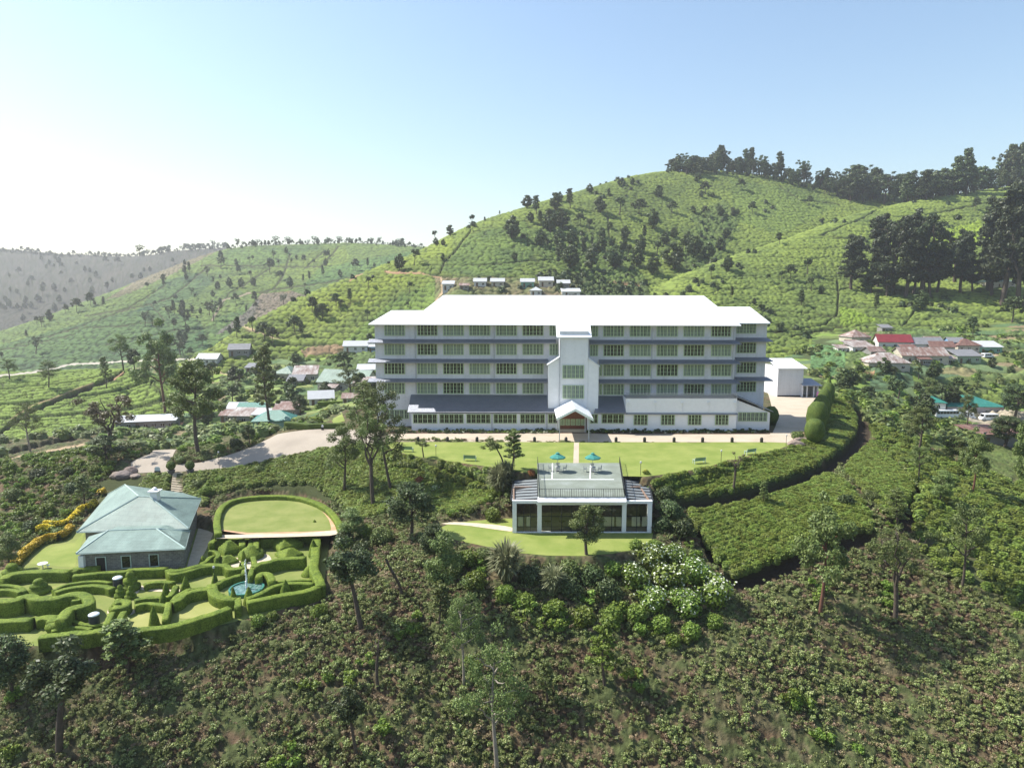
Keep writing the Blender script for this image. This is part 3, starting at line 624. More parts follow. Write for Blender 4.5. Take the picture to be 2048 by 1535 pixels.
b = MB(); b.box(xL, UP, -.6, xM, UP + 13, zE - .05); b.box(xM + .003, UP - .003, -.6, xR, UP + 17, zE - .052)
b.build('main_wall', M['white_sheet'], hotel)
b = MB(); b.box(xR - .01, UP + 4, -.6, xW, UP + 14, zE + .02); b.build('side_wing_wall', M['white_sheet'], hotel)
# roofs
def L(u, v, off): x, z = LX(u, v, off); return (x, off, z)
eL = L(737, 647.5, UP - 1.2); eR = L(1482, 650, UP - 1.2); zr = L(1100, 590, UP + 9)[2]
rL = (L(888, 590, UP + 9)[0], UP + 8, zr); rR = (L(1405, 592, UP + 9)[0], UP + 8, zr - .1)
jL = L(850, 620, UP + 3.5)
bkL = (L(830, 640, UP)[0], UP + 18, zE); bkR = (eR[0], UP + 18, zE)
def shell(mb, polys, th=.18, mi=0):
    for p in polys: mb.slab(p, th, mi)
k = (jL[2] - eL[2]) / (jL[1] - eL[1])
fx = lambda x: (x, UP - 1.2, eL[2] + (eR[2] - eL[2]) * (x - eL[0]) / (eR[0] - eL[0]))
mx = L(812, 648, UP - 1.2)[0]
r = MB(); shell(r, [[fx(mx), fx(eR[0]), rR, rL], [fx(eR[0]), bkR, rR], [bkR, (mx - 1, UP + 18, zE), rL, rR], [(mx - 1, UP + 18, zE), fx(mx), rL]])
r.build('main_roof', M['roof_white'], hotel)
lr0 = L(783, 620.5, UP + 4.5); lr1 = (L(860, 620, UP + 4.5)[0], lr0[1], lr0[2])
bl = (eL[0], UP + 13.5, eL[2])
r = MB(); shell(r, [[(eL[0], eL[1], eL[2] + .004), (lr1[0] , UP - 1.2, eL[2] + .004), lr1, lr0], [bl, (eL[0], eL[1], eL[2] + .004), lr0], [(lr1[0], UP + 13.5, eL[2]), bl, lr0, lr1]]); r.build('end_roof', M['roof_white'], hotel)
w0 = L(1541, 645.5, UP + 2.6); w1 = L(1440, 647, UP + 2.6); wr1 = L(1500, 613.5, UP + 9); wr0 = L(1425, 612.5, UP + 9)
r = MB(); shell(r, [[(w1[0], w1[1], w0[2]), w0, wr1, (wr0[0], wr1[1], wr1[2])], [w0, (w0[0], UP + 15.5, w0[2]), wr1], [(w0[0], UP + 15.5, w0[2]), (w1[0], UP + 15.5, w0[2]), (wr0[0], wr1[1], wr1[2]), wr1]]); r.build('side_wing_roof', M['roof_white'], hotel)
g = MB(); g.bar((eL[0], eL[1] - .1, eL[2] - .12), (eR[0], eR[1] - .1, eR[2] - .12), .09, 6); g.build('gutter', M['trimw'], hotel)
# storey awnings
def awn(u0, u1, v0, v1, off, out, xtra=0):
    x0, z0 = LX(u0, v0, off); x1, _ = LX(u1, v0, off); zb = LX((u0+u1)/2, v1, off - out)[1]
    r = MB(); r.slab([(x0, off - out, zb), (x1, off - out, zb), (x1 - xtra, off + .05, z0), (x0 + .0, off + .05, z0)], .07)
    r.box(x0, off - out - .02, zb - .16, x1, off - out + .05, zb - .075)
    r.build('storey_awning', M['shade_metal'], hotel)
for v0, v1, uR in ((677.5,685,1480), (716.8,724.5,1479), (756,763.5,1478)):
    top = 1112 if v0 < 700 else 1096
    awn(738, top, v0, v1, UP, 1.25); awn(1178 if v0 < 700 else 1197, uR, v0 + 1.5, v1 + 2, UP, 1.25, .9)
    awn(1469, 1543, v0 - 3, v1 - 3, UP + 4, 1.1, .9)
# windows: panes behind six pale green casements
def winmesh(w, h, cols, rws, fw=.09):
    f = MB(); f.box(-w/2, -.08, 0, w/2, .02, fw * 1.3); f.box(-w/2, -.08, h - fw, w/2, .02, h)
    for i in range(cols + 1):
        x = -w/2 + w * i / cols; x = min(max(x, -w/2 + fw * .8), w/2 - fw * .8); f.box(x - fw * .8, -.085, fw, x + fw * .8, .02, h - fw)
    for i in range(cols):
        xa = -w/2 + w * (i + .5) / cols; f.box(xa - .012, -.05, fw, xa + .012, .01, h - fw)
    for j in range(1, rws):
        z = h * j / rws; f.box(-w/2 + .01, -.055, z - .02, w/2 - .01, .012, z + .02)
    return f.mesh('window_frame')
rw = random.Random(5)
_wm = {}
def window(parent, x0, x1, z0, z1, y, cols=6, rws=3, style='dark'):
    w, h = x1 - x0, z1 - z0; key = (round(w, 1), round(h, 1), cols, rws)
    if key not in _wm:
        fm = winmesh(w, h, cols, rws); fm.materials.append(M['trim']); _wm[key] = fm
    pm = _wm.setdefault((key, style), MB().box(-w/2 + .02, -.03, .02, w/2 - .02, .03, h - .02).mesh('window'))
    if not pm.materials: pm.materials.append(M[style])
    p = link('window', pm, None, parent, ((x0 + x1) / 2, y, z0)); fr = link('window_frame', _wm[key], None, p); return p
st = lambda: rw.choice(['glass_dark', 'glass_curtain', 'glass_curtain', 'glass_half'])
rowsL = [(648,671), (687.5,709.4), (725.5,748), (764.5,787)]
rowsR = [(650,672.7), (688.5,711.8), (728,751.4), (767,789)]
styL = [['glass_curtain','glass_dark','glass_curtain','glass_half','glass_half','glass_dark'], ['glass_curtain','glass_dark','glass_curtain','glass_half','glass_curtain','glass_half'],
        ['glass_dark','glass_curtain','glass_dark','glass_curtain','glass_dark','glass_half'], ['glass_half','glass_curtain','glass_dark','glass_curtain','glass_half','glass_half']]
cL = [(769,810),(834.5,875),(886,928),(938.5,980.5),(992,1034),(1045,1087)]
cR = [(1206.6,1248),(1259.4,1301),(1313,1355.7),(1367,1408.5),(1422,1462)]
styR = [['glass_half','glass_half','glass_curtain','glass_curtain','glass_dark'], ['glass_dark','glass_curtain','glass_half','glass_dark','glass_curtain'],
        ['glass_half','glass_half','glass_dark','glass_curtain','glass_half'], ['glass_half','glass_half','glass_curtain','glass_dark','glass_curtain']]
def pw(u0, u1, v0, v1, off, cols=6, rws=3, style='glass_dark'):
    vm = (v0 + v1) / 2; x0 = LX(u0, vm, off)[0]; x1 = LX(u1, vm, off)[0]; z1 = LX((u0+u1)/2, v0, off)[1]; z0 = LX((u0+u1)/2, v1, off)[1]
    return window(hotel, x0, x1, z0, z1, off - .06, cols, rws, style)
for (v0, v1), ss in zip(rowsL, styL):
    for (u0, u1), s in zip(cL, ss): pw(u0, u1, v0, v1, UP, style=s)
for i, ((v0, v1), ss) in enumerate(zip(rowsR, styR)):
    for (u0, u1), s in zip(cR, ss): pw(u0, u1, v0 + .2, v1 + .2, UP, style=s)
    pw(1473, 1512, v0 - 4, v1 - 6, UP + 4, 6, 3, 'glass_dark' if i else 'glass_half')
    if i < 2: pw(1099, 1116, v0 - 1, v1 - 1.5, UP, 3, 3, 'glass_half'); pw(1180, 1196, v0, v1, UP, 3, 3, 'glass_half')
    if i >= 2: pw(1199, 1204, v0 + .5, v1, UP, 1, 3, 'glass_half')
# lean-to along the ground floor, left of the tower
def leanto(u0, u1, vt, vb, uu0, uu1, extra=0):
    tx0, tz = LX(u0, vt, UP - .003); tx1 = LX(u1, vt, UP)[0]; bx0, bz = LX(uu0, vb, -.45); bx1 = LX(uu1, vb, -.45)[0]
    r = MB(); r.slab([(bx0, -.45, bz), (bx1, -.45, bz), (tx1, UP - .02, tz), (tx0, UP - .02, tz)], .12); r.build('lean_to_roof', M['shade_metal'], hotel)
    return tz, bz
leanto(822, 1099, 788.5, 823.5, 815, 1112); leanto(1197, 1251, 791, 825, 1188, 1252)
wz = LX(1000, 825.5, 0)[1]
xa = LX(823, 845, 0)[0]; xb = LX(1118, 845, 0)[0]; xc = LX(1174, 845, 0)[0]; xd = LX(1251, 845, 0)[0]; xe = LX(1472, 845, 0)[0]
b = MB(); b.box(xa, 0, -.6, xb, UP - .01, wz - .1); b.box(xc, 0, -.6, xd - .003, UP - .01, wz - .12); b.build('lean_to_wall', M['white_plain'], hotel)
for u0, u1 in ((826,874.5), (879,927.5), (932.5,981.5), (987,1034), (1040,1090), (1096,1115.5), (1180,1196), (1203,1248)):
    pw(u0, u1, 827.5, 846.2, 0, max(2, round((u1-u0)/10)), 2, 'glass_dark')
pw(770, 818, 818.5, 837, UP, 5, 2, 'glass_half')
# balcony block right of the tower
xt0, zt = LX(1250, 798, 0); b = MB()
b.box(xd, 0, -.6, xe, UP - .01, LX(1350, 797, 0)[1]); b.build('balcony_block', M['white_plain'], hotel)
zl = LX(1350, 826, 0)[1]; b = MB(); b.slab([(xd - .1, -.45, zl - .1), (xe + .15, -.45, zl - .1), (xe + .15, -.003, zl + .08), (xd - .1, -.003, zl + .08)], .1); b.build('string_course', M['shade_metal'], hotel)
for u0, u1 in ((1267,1295.5),(1321.5,1349.4),(1375.6,1402.7),(1430,1456.5)): pw(u0, u1, 828.5, 849.5, 0, 4, 3, 'glass_dark')
zp = LX(1350, 797, 0)[1]; rl = MB(); rl.box(xd, -.02, zp + .95, xe, .05, zp + 1.03); rl.box(xd, -.01, zp + .1, xe, .04, zp + .16)
nb_ = 110
for i in range(nb_ + 1):
    x = xd + (xe - xd) * i / nb_; rl.box(x - .03, -.005, zp, x + .03, .035, zp + .95)
rl.build('balcony_railing', M['rail'], hotel)
MB().box(xd + .05, .12, zp - .02, xe - .05, UP - .02, zp + .02).build('balcony_floor', M['shade_metal'], hotel)
for u in (1256, 1310, 1364.5, 1417.5, 1469.5):
    x, z = LX(u, 805, 0); l = MB(); l.box(x - .18, -.28, z - .14, x + .18, -.003, z + .14); l.bar((x + .1, -.06, z - .1), (x + .1, -.06, zl), .035, 5); l.build('wall_lamp', M['trimw'], hotel)
for u, off, va, vb in ((830, UP, 652, 786), (988, UP, 652, 786), (1305, UP, 655, 787), (1468.5, UP, 655, 790), (984, 0, 826, 860), (1093.5, 0, 826, 860)):
    x, z1 = LX(u, va, off); z0 = LX(u, vb, off)[1]; MB().bar((x, off - .1, z0), (x, off - .1, z1), .11, 6).build('downpipe', M['pipe'], hotel)
# side lean-to at the right end
a0, az = LX(1474, 790, 1.2); a1, az1 = LX(1546, 822, 1.2)
r = MB(); r.slab([(a0, 1.0, az - .2), (a1, 1.0, az1), (a1, 9.5, az1), (a0, 9.5, az - .2)], .16); r.build('side_lean_to_roof', M['shade_metal'], hotel)
b = MB(); x1 = LX(1539, 845, 1.6)[0]; zz = LX(1539, 822, 1.6)[1]
b.add([(xe + .003, 1.6, -.6), (x1, 1.6, -.6), (x1, 1.6, zz - .25), (xe + .003, 1.6, az - .8), (xe + .003, UP + 4, -.6), (x1, UP + 4, -.6), (x1, UP + 4, zz - .25), (xe + .003, UP + 4, az - .8)],
      [(0,1,2,3), (1,5,6,2), (5,4,7,6), (4,0,3,7), (3,2,6,7)]); b.build('side_lean_to_wall', M['white_plain'], hotel)
pw(1476, 1534, 824, 842, 1.6, 7, 2, 'glass_half')
# tower with shoulders
TW = .6
b = MB(); tx0 = LX(1118.5, 740, TW)[0]; tx1 = LX(1176, 740, TW)[0]; ztop = LX(1148, 672, TW)[1]
b.box(tx0, TW, -.6, tx1, UP + 3, ztop + .9); b.build('tower_wall', M['tower'], hotel)
zbk = zE + .3
tfr = L(1113, 673.5, TW - .55); tfl = L(1183.5, 673.5, TW - .55)
r = MB(); yb = UP - 1.25; s_ = (rR[2] - eR[2]) / (rR[1] - eR[1])
r.slab([tfr, tfl, (tfl[0], UP + 1, eR[2] + s_ * 2.2 + .22), (tfr[0], UP + 1, eR[2] + s_ * 2.2 + .22)], .2); r.build('tower_roof', M['roof_white'], hotel)
for sgn, ua, ub, va, vb in ((-1, 1096.5, 1118.5, 729, 715), (1, 1197, 1176, 732, 717)):
    xo = LX(ua, 760, TW + .12)[0]; xi = LX(ub, 760, TW + .12)[0] - sgn * .02; zo = LX(ua, va, TW + .12)[1]; zi = LX(ub, vb, TW + .12)[1]; y0 = TW + .12; y1 = UP + .5
    b = MB(); b.add([(xo, y0, -.6), (xi, y0, -.6), (xi, y0, zi), (xo, y0, zo), (xo, y1, -.6), (xi, y1, -.6), (xi, y1, zi), (xo, y1, zo)], [(0,1,2,3), (0,4,7,3), (4,5,6,7), (3,2,6,7)]); b.build('tower_shoulder', M['white_plain'], hotel)
    r = MB(); r.slab([(xo + sgn * .25, y0 - .3, zo + .0), (xi + sgn * .02, y0 - .3, zi + .18), (xi + sgn * .02, y1, zi + .18), (xo + sgn * .25, y1, zo + .0)], .14); r.build('shoulder_roof', M['roof_white'], hotel)
pw(1125, 1168, 729.8, 756.5, TW, 5, 3, 'glass_curtain'); pw(1125, 1168, 770.5, 796.5, TW, 5, 3, 'glass_curtain')
x, z1 = LX(1120, 680, TW); MB().bar((x, TW - .1, LX(1120, 812, TW)[1]), (x, TW - .1, z1), .07, 6).build('downpipe', M['pipe'], hotel)
# porch
pr = MB(); PF = -8.6
apf = L(1150.5, 817, PF); apb = (apf[0], TW - .003, apf[2] + .1); el = L(1113, 836, PF); er = L(1187, 837, PF)
pr.slab([el, apf, apb, (el[0], TW - .003, el[2] + .1)], .16); pr.slab([apf, er, (er[0], TW - .003, er[2] + .1), apb], .16)
pr.add([(el[0], PF - .02, el[2]), (apf[0], PF - .02, apf[2]), (er[0], PF - .02, er[2]), (er[0], PF - .02, er[2] - .45), (apf[0], PF - .02, apf[2] - .45), (el[0], PF - .02, el[2] - .45),
        (el[0], PF + .06, el[2]-.2), (apf[0], PF + .06, apf[2]-.2), (er[0], PF + .06, er[2]-.2), (er[0], PF + .06, er[2] - .45), (apf[0], PF + .06, apf[2] - .45), (el[0], PF + .06, el[2] - .45)],
       [(0,1,4,5), (1,2,3,4), (11,10,7,6), (10,9,8,7), (5,4,10,11), (4,3,9,10), (0,5,11,6), (3,2,8,9)])
pr.build('porch_roof', M['roof_white'], hotel)
p = MB()
for xx in (el[0] + .55, er[0] - .75):
    p.box(xx - .07, PF + .2, -.1, xx + .07, PF + .34, el[2] + .1); p.box(xx - .09, -1.2, -.1, xx + .09, -1.02, el[2] + .1)
p.build('porch_post', M['pipe'], hotel)
d = MB(); dx0 = LX(1120, 850, 0)[0]; dx1 = LX(1172, 850, 0)[0]; d.box(dx0 - .1, .3, -.3, dx1 + .1, .55, 4.4); d.build('entrance_screen', M['door'], hotel)
for i in range(5):
    xx = dx0 + (dx1 - dx0) * (i + .5) / 5; window(hotel, xx - .42, xx + .42, 1.1, 2.3, .27, 3, 3, 'glass_dark')
sp = MB()
for k2 in range(3): sp.box(dx0 - .3 * k2, -.35 * (k2 + 1), -.2, dx1 + .3 * k2, -.35 * k2 - .003, .45 - .15 * k2)
sp.build('entrance_step', M['flag'], hotel)
# white shed and its garage beside the hotel
shed = empty('shed', PZ(1554, 793, 0)); tag(shed, 'tall windowless white store shed at the end of the yard', 'shed')
W_, D_, Hh = 6.3, 9.5, 7.3
MB().box(0, 0, -.4, W_, D_, Hh).build('wall', M['white_sheet'], shed)
r = MB(); r.slab([(-.25, -.4, Hh - .15), (W_ + .8, -.4, Hh - .15), (W_ + .1, D_ * .5 + 3, Hh + 1.6), (-.25, D_ * .5 + 3, Hh + 1.6)], .12); r.slab([(-.25, D_*.5+3, Hh+1.6), (W_+.1, D_*.5+3, Hh+1.6), (W_+.8, D_+.4, Hh+.3), (-.25, D_+.4, Hh+.3)], .12); r.build('roof', M['roof_white'], shed)
fr = MB(); fr.box(.1, -.06, -.05, W_ - .1, -.003, .35); fr.build('plinth', M['dark'], shed)
gar = empty('garage', PZ(1604, 795, 0) + Vector((.3, .6, 0))); tag(gar, 'small open garage with grey roof beside the white shed', 'garage')
g = MB(); g.box(0, 4.2, -.3, 3.9, 4.4, 3.0); g.box(-.0, 0, -.3, .15, 4.2, 3.2); g.box(3.75, 0, -.3, 3.9, 4.2, 3.0); g.box(1.0, 0, -.3, 1.25, .2, 3.05); g.box(2.7, 0, -.3, 2.95, .2, 3.05); g.build('wall', M['white_plain'], gar)
g = MB(); g.slab([(-.1, -.5, 3.0), (4.6, -.5, 3.0), (4.0, 4.7, 4.2), (-.1, 4.7, 4.2)], .12); g.build('roof', M['shade_metal'], gar)
tank = MB(); tank.lathe([(.0,0),(.45,0),(.47,.3),(.45,1.5),(.4,1.65),(0,1.7)], 14); o = tank.build('water_drum', plain('purple_plastic', (.16,.05,.14), .4), None, PZ(1637, 797, 0)); tag(o, 'dark purple drum standing beside the open garage', 'drum')
# ---------------------------------------------------------------- pavilion under the lawn: roof deck with railing, glass sides
pav = empty('pavilion', Vector((9, 84.7, -4.8))); tag(pav, 'low white pavilion with roof deck, iron railing and dark glass front', 'pavilion')
O = pav.location
def rel(p): return (p[0] - O.x, p[1] - O.y, p[2] - O.z)
M['deck'] = groundmat('grey_green_deck', (0.166,0.187,0.158), (0.202,0.230,0.194), (0.259,0.288,0.266), .35, .1)
M['iron'] = plain('black_iron', (.02,.022,.025), .5, .2)
M['steel_roof'] = wallmat('ribbed_metal_sheet', (.22,.24,.25), 'Y', .55, .35, .2, 1.0)
cfl, cfr = PZ(1077, 994, 0), PZ(1251, 994, 0); cbl, cbr = PZ(1074, 926, 0), PZ(1240, 926, 0)
dk = MB(); dk.slab([rel(p + Vector((0, 0, .06))) for p in (cfl, cfr, cbr, cbl)], .35); dk.build('deck', M['deck'], pav)
fa = MB(); fa.slab([rel(PZ(1075, 1003, -.32)), rel(PZ(1253, 1003, -.32)), rel(PZ(1252, 992.5, .04)), rel(PZ(1075.5, 992.5, .04))], .12); fa.box(cfl.x - O.x - .25, -.12, 3.75, cfr.x - O.x + .25, .18, 4.1); fa.build('fascia', M['white_plain'], pav)
w = MB(); h0 = 4.2
xs = [PZ(u, 1066, -4.8).x - O.x for u in (1029, 1079, 1248, 1299)]
for x in xs: w.box(x - .27, -.1, -.3, x + .27, .4, h0 - .3)
w.box(xs[0] - .3, -.08, h0 - .28, xs[1] - .3, .35, h0 + .1); w.box(xs[2] + .3, -.08, h0 - .3, xs[3] + .3, .35, h0 + .05)
w.box(xs[0] - .27, -.06, -.35, xs[3] + .27, .36, .12); w.build('pillar_frame', M['white_plain'], pav)
b = MB(); b.box(xs[0], 6.5, -.3, xs[3], 6.8, 4.2); b.box(xs[0] - .2, .4, -.3, xs[0], 6.5, 4.0); b.box(xs[3], .4, -.3, xs[3] + .2, 6.5, 4.0); b.box(xs[1] + 3, 3.5, -.3, xs[1] + 3.1, 6.5, 4); b.build('rear_wall', plain('brown_inner_wall', (.22,.15,.11), .7, .3), pav)
b = MB(); b.box(xs[0] + .1, .45, -.2, xs[3] - .1, 6.45, .05); b.build('floor_slab', M['flag'], pav)
def glassmat():
    t = NT('tinted_glass'); g = t.n('BsdfGlossy'); g.inputs['Roughness'].default_value = .02; g.inputs['Color'].default_value = (.8,.85,.85,1)
    tr = t.n('BsdfTransparent'); tr.inputs[0].default_value = (.9,.93,.9,1); fr = t.n('Fresnel'); fr.inputs[0].default_value = 1.45
    mx = t.n('MixShader'); t.l(fr.outputs[0], mx.inputs[0]); t.l(tr.outputs[0], mx.inputs[1]); t.l(g.outputs[0], mx.inputs[2]); t.l(mx.outputs[0], t.out.inputs[0]); return t.m
M['tint'] = glassmat()
gm = MB()
for a, c, nn in ((xs[0] + .27, xs[1] - .27, 3), (xs[1] + .27, xs[2] - .27, 8), (xs[2] + .27, xs[3] - .27, 2)):
    g = MB(); g.box(a, .12, .12, c, .15, h0 - .3); g.build('glass_wall', M['tint'], pav)
    for i in range(1, nn): x = a + (c - a) * i / nn; gm.box(x - .035, .08, .12, x + .035, .2, h0 - .32)
    gm.box(a, .085, 2.1, c, .195, 2.18); gm.box(a, .085, .75, c, .195, .79)
gm.build('glazing_frame', M['iron'], pav)
bl_ = MB()
for u0, u1 in ((1178,1192),(1202,1222),(1226,1243),(1256,1272),(1276,1290),(1036,1046),(1052,1060)):
    x0 = PZ(u0, 1050, -4.8).x - O.x; x1 = PZ(u1, 1050, -4.8).x - O.x; bl_.box(x0, .22, .8, x1, .25, 2.05)
bl_.build('roller_blind', plain('beige_blind', (.62,.56,.48), .8, .1), pav)
ft = MB()
for i in range(6):
    x = xs[1] + 1.2 + i * 1.9; ft.lathe([(.45,.72),(.45,.77)], 12, (x, 2.2, 0)); ft.bar((x, 2.2, .05), (x, 2.2, .72), .05)
ft.build('dining_table', plain('dark_wood', (.09,.05,.03), .5), pav)
for side in (0, 1):
    if side == 0: q = [PZ(1021.5, 1000, -1.15), PZ(1076, 997, -.45), PZ(1075.5, 958, -.45), PZ(1027, 961, -1.15)]
    else: q = [PZ(1252.5, 997, -.45), PZ(1306, 1002, -1.2), PZ(1296, 963, -1.2), PZ(1250, 959, -.45)]
    r = MB(); r.slab([rel(p) for p in q], .1); r.build('side_roof', M['steel_roof'], pav)
    fr = MB()
    for i in range(8):
        s = i / 7; a = q[0].lerp(q[3], s); c = q[1].lerp(q[2], s); fr.bar(Vector(rel(a)) + Vector((0,0,.07)), Vector(rel(c)) + Vector((0,0,.07)), .06, 4)
    for a, c in ((q[0], q[3]), (q[1], q[2]), (q[0], q[1])): fr.bar(Vector(rel(a)) + Vector((0,0,.0)), Vector(rel(c)) + Vector((0,0,.0)), .13, 4)
    fr.build('roof_rib', M['iron'], pav)
def railing(mb, a, c, h=1.05, n=24, hp=None):
    a = Vector(a); c = Vector(c); up = Vector((0, 0, h)); mb.bar(a + up, c + up, .035, 4); mb.bar(a + up * .12, c + up * .12, .02, 4)
    for i in range(n + 1):
        p = a.lerp(c, i / n); mb.bar(p, p + up, .045 if i % 6 == 0 else .026, 4)
rr = MB(); z6 = Vector((0, 0, .06))
railing(rr, rel(cfl + z6 + Vector((.1,.1,0))), rel(cfr + z6 + Vector((-.1,.1,0))), 1.05, 48)
rr.build('deck_railing', M['iron'], pav)
for A, B in ((cfl, cbl), (cfr, cbr)):
    rr = MB(); s = 1 if A is cfl else -1; railing(rr, rel(A + z6 + Vector((.1*s,.1,0))), rel(A.lerp(B, .98) + z6 + Vector((.1*s,0,0))), 1.05, 60); rr.build('deck_railing', M['iron'], pav)
ln = MB(); pz = lambda u, v: rel(PZ(u, v, .066))
for pts in ([(1082,957.6),(1228,957.6),(1228,958.6),(1082,958.6)], [(1104,926),(1106,926),(1105,957),(1103,957)], [(1180,930),(1181.5,930),(1181,957),(1179,957)]):
    ln.slab([pz(*p) for p in pts], .01)
ln.build('deck_marking', M['trimw'], pav)
# parasols, tables and chairs on the deck
M['teal'] = plain('teal_canvas', (.035,.20,.17), .8, .12, 2); M['metal'] = plain('grey_garden_metal', (.30,.31,.31), .4, .15)
def parasol(loc, label):
    e = empty('parasol', loc); tag(e, label, 'parasol')
    c = MB(); n = 8; vs = [(0, 0, 2.75)] + [(1.15 * math.cos(2*math.pi*i/n), 1.15 * math.sin(2*math.pi*i/n), 2.15) for i in range(n)] + [(1.17 * math.cos(2*math.pi*i/n), 1.17 * math.sin(2*math.pi*i/n), 2.0) for i in range(n)]
    c.add(vs, [(0, 1+i, 1+(i+1)%n) for i in range(n)] + [(1+i, 1+n+i, 1+n+(i+1)%n, 1+(i+1)%n) for i in range(n)]); c.add([(x*.3, y*.3, 2.72 if k else 2.88) for k, (x, y, z) in enumerate([(0,0,0)] + vs[1:9])], [(0, 1+i, 1+(i+1)%n) for i in range(n)])
    c.build('canopy', M['teal'], e); MB().bar((0,0,.05), (0,0,2.9), .03, 8).build('pole', M['metal'], e); MB().lathe([(.25,0),(.25,.08),(.06,.12)], 12).build('base', M['iron'], e)
    for i in range(n):
        a_ = 2*math.pi*i/n; MB().bar((0,0,2.35), (1.1*math.cos(a_), 1.1*math.sin(a_), 2.15), .012, 4).build('rib', M['metal'], e)
    return e
def table(loc, label, grp=None):
    e = empty('garden_table', loc); tag(e, label, 'table', grp)
    MB().lathe([(.45,.70),(.47,.72),(.45,.74)], 18).build('tabletop', M['metal'], e)
    for k in range(4):
        a_ = math.pi/4 + k*math.pi/2; MB().bar((.12*math.cos(a_), .12*math.sin(a_), .70), (.34*math.cos(a_), .34*math.sin(a_), 0), .02, 6).build('leg', M['metal'], e)
    return e
def chair(loc, rz, label):
    e = empty('garden_chair', loc, rz); tag(e, label, 'chair', 'metal chairs round the parasol tables')
    s = MB()
    for i in range(5): s.box(-.23, -.22 + i*.09, .43, .23, -.15 + i*.09, .46)
    s.build('seat', M['metal'], e); b = MB()
    for i in range(4): b.box(-.22, .22 + .01*i, .55 + i*.11, .22, .245 + .01*i, .62 + i*.11)
    b.bar((-.23,.23,.45), (-.24,.28,1.02), .018, 5); b.bar((.23,.23,.45), (.24,.28,1.02), .018, 5); b.build('backrest', M['metal'], e)
    for x in (-.21, .21):
        for y in (-.2, .22): MB().bar((x, y, 0), (x, y, .44), .018, 5).build('leg', M['metal'], e)
        a = MB(); a.bar((x*1.1,-.2,.66), (x*1.1,.24,.66), .02, 5); a.bar((x*1.1,-.2,.44), (x*1.1,-.2,.66), .016, 5); a.build('armrest', M['metal'], e)
    return e
for (u, v, wd) in ((1115, 942, 'nearer the flagpole-like corner post'), (1185, 943, '')):
    c = PZ(u, v, .062); side = 'beside the leaning tree' if u < 1150 else 'beside the yellow bush'
    parasol(c, 'teal parasol on the pavilion deck, the one ' + side); table(c + Vector((.003, .0, 0)), 'round metal table under the teal parasol ' + side)
    for k, (dx, dy, nm) in enumerate(((-1.05, 0, 'on the cottage side'), (1.05, .05, 'on the shed side'), (.1, 1.1, 'on the hotel side'), (0, -1.05, 'on the valley side'))):
        chair(c + Vector((dx, dy, 0)), math.atan2(-dx, dy) + 0, 'metal armchair ' + nm + ' at the table ' + side)
# ---------------------------------------------------------------- steps, benches, bollards, lamps
def stair():
    a, bq = hit(357, 945), hit(352, 993); e = MB(); n = 14
    d = (bq - a); hz_ = Vector((d.x, d.y, 0)); L_ = hz_.length; hz_.normalize(); sd_ = Vector((-hz_.y, hz_.x, 0))
    for i in range(n):
        p = a + Vector((d.x, d.y, 0)) * (i / n); z = a.z + (bq.z - a.z) * (i + .3) / n + .12
        q = [p - sd_ * .85, p + sd_ * .85, p + sd_ * .85 + hz_ * (L_ / n * 1.0 - .004), p - sd_ * .85 + hz_ * (L_ / n - .004)]
        e.slab([(c.x, c.y, z) for c in q], .5)
    o = e.build('garden_steps', M['flag']); tag(o, 'long flight of pale steps from the drive down to the garden', 'steps')
stair()
M['bench'] = plain('bench_green_paint', (.035,.13,.085), .5, .15); M['castw'] = plain('pale_cast_iron', (.42,.50,.46), .5, .1)
def bench(loc, rz, label):
    e = empty('park_bench', loc, rz); tag(e, label, 'bench', 'green benches on the lawn')
    s = MB()
    for i in range(4): s.box(-.95, -.25 + i*.13, .43, .95, -.15 + i*.13, .46)
    s.build('seat', M['bench'], e); b = MB()
    for i in range(4): b.box(-.95, .25 + .03*i, .52 + i*.12, .95, .28 + .03*i, .61 + i*.12)
    b.build('backrest', M['bench'], e)
    for x in (-.93, .93):
        l = MB(); l.box(x-.03, -.27, 0, x+.03, -.2, .65); l.box(x-.03, .22, 0, x+.03, .3, .5); l.add([(x-.03,.22,.5),(x+.03,.22,.5),(x+.03,.36,1.0),(x-.03,.36,1.0),(x-.03,.3,.5),(x+.03,.3,.5),(x+.03,.42,1.0),(x-.03,.42,1.0)], [(0,1,2,3),(4,5,6,7),(0,3,7,4),(1,2,6,5),(3,2,6,7)]); l.box(x-.04, -.27, .62, x+.04, .3, .67); l.build('side_frame', M['castw'], e)
bench(PZ(815, 903, 0), R(180-12), 'green bench half hidden by the small round lawn tree'); bench(PZ(940, 921, 0), R(180-8), 'green bench standing alone where lawn meets tea, pavilion on one side')
bench(PZ(1398, 926, 0), R(180+18), 'green bench on the lawn edge closest to the glass-roofed pavilion end'); bench(PZ(1500, 908, 0), R(180+24), 'green bench on the narrowing tip of the lawn towards the rocks')
bl = [836, 895, 954, 1069, 1132, 1232, 1289, 1348, 1405, 1464, 1523]
def bollard():
    e = MB(); e.lathe([(.26,0),(.27,.1),(.27,.62),(.22,.78),(.12,.86),(.02,.88)], 14); return e.mesh('bollard', 0, True)
bm_ = bollard(); bm_.materials.append(plain('black_painted_iron', (.025,.025,.022), .5, .3))
for k, u in enumerate(bl):
    o = link('bollard', bm_, None, None, PZ(u, 882.5 + (u - 836) * .002, .03)); o.rotation_euler[2] = k
    od = ['', 'second ', 'third ', 'fourth ', 'fifth ', 'sixth ']
    k2 = 4 - k if u < 1150 else k - 5; tag(o, 'squat black domed bollard, ' + (od[k2] or 'first ') + 'from the porch on the ' + ('cottage' if u < 1150 else 'shed') + ' side', 'bollard', 'bollards along the lawn edge')
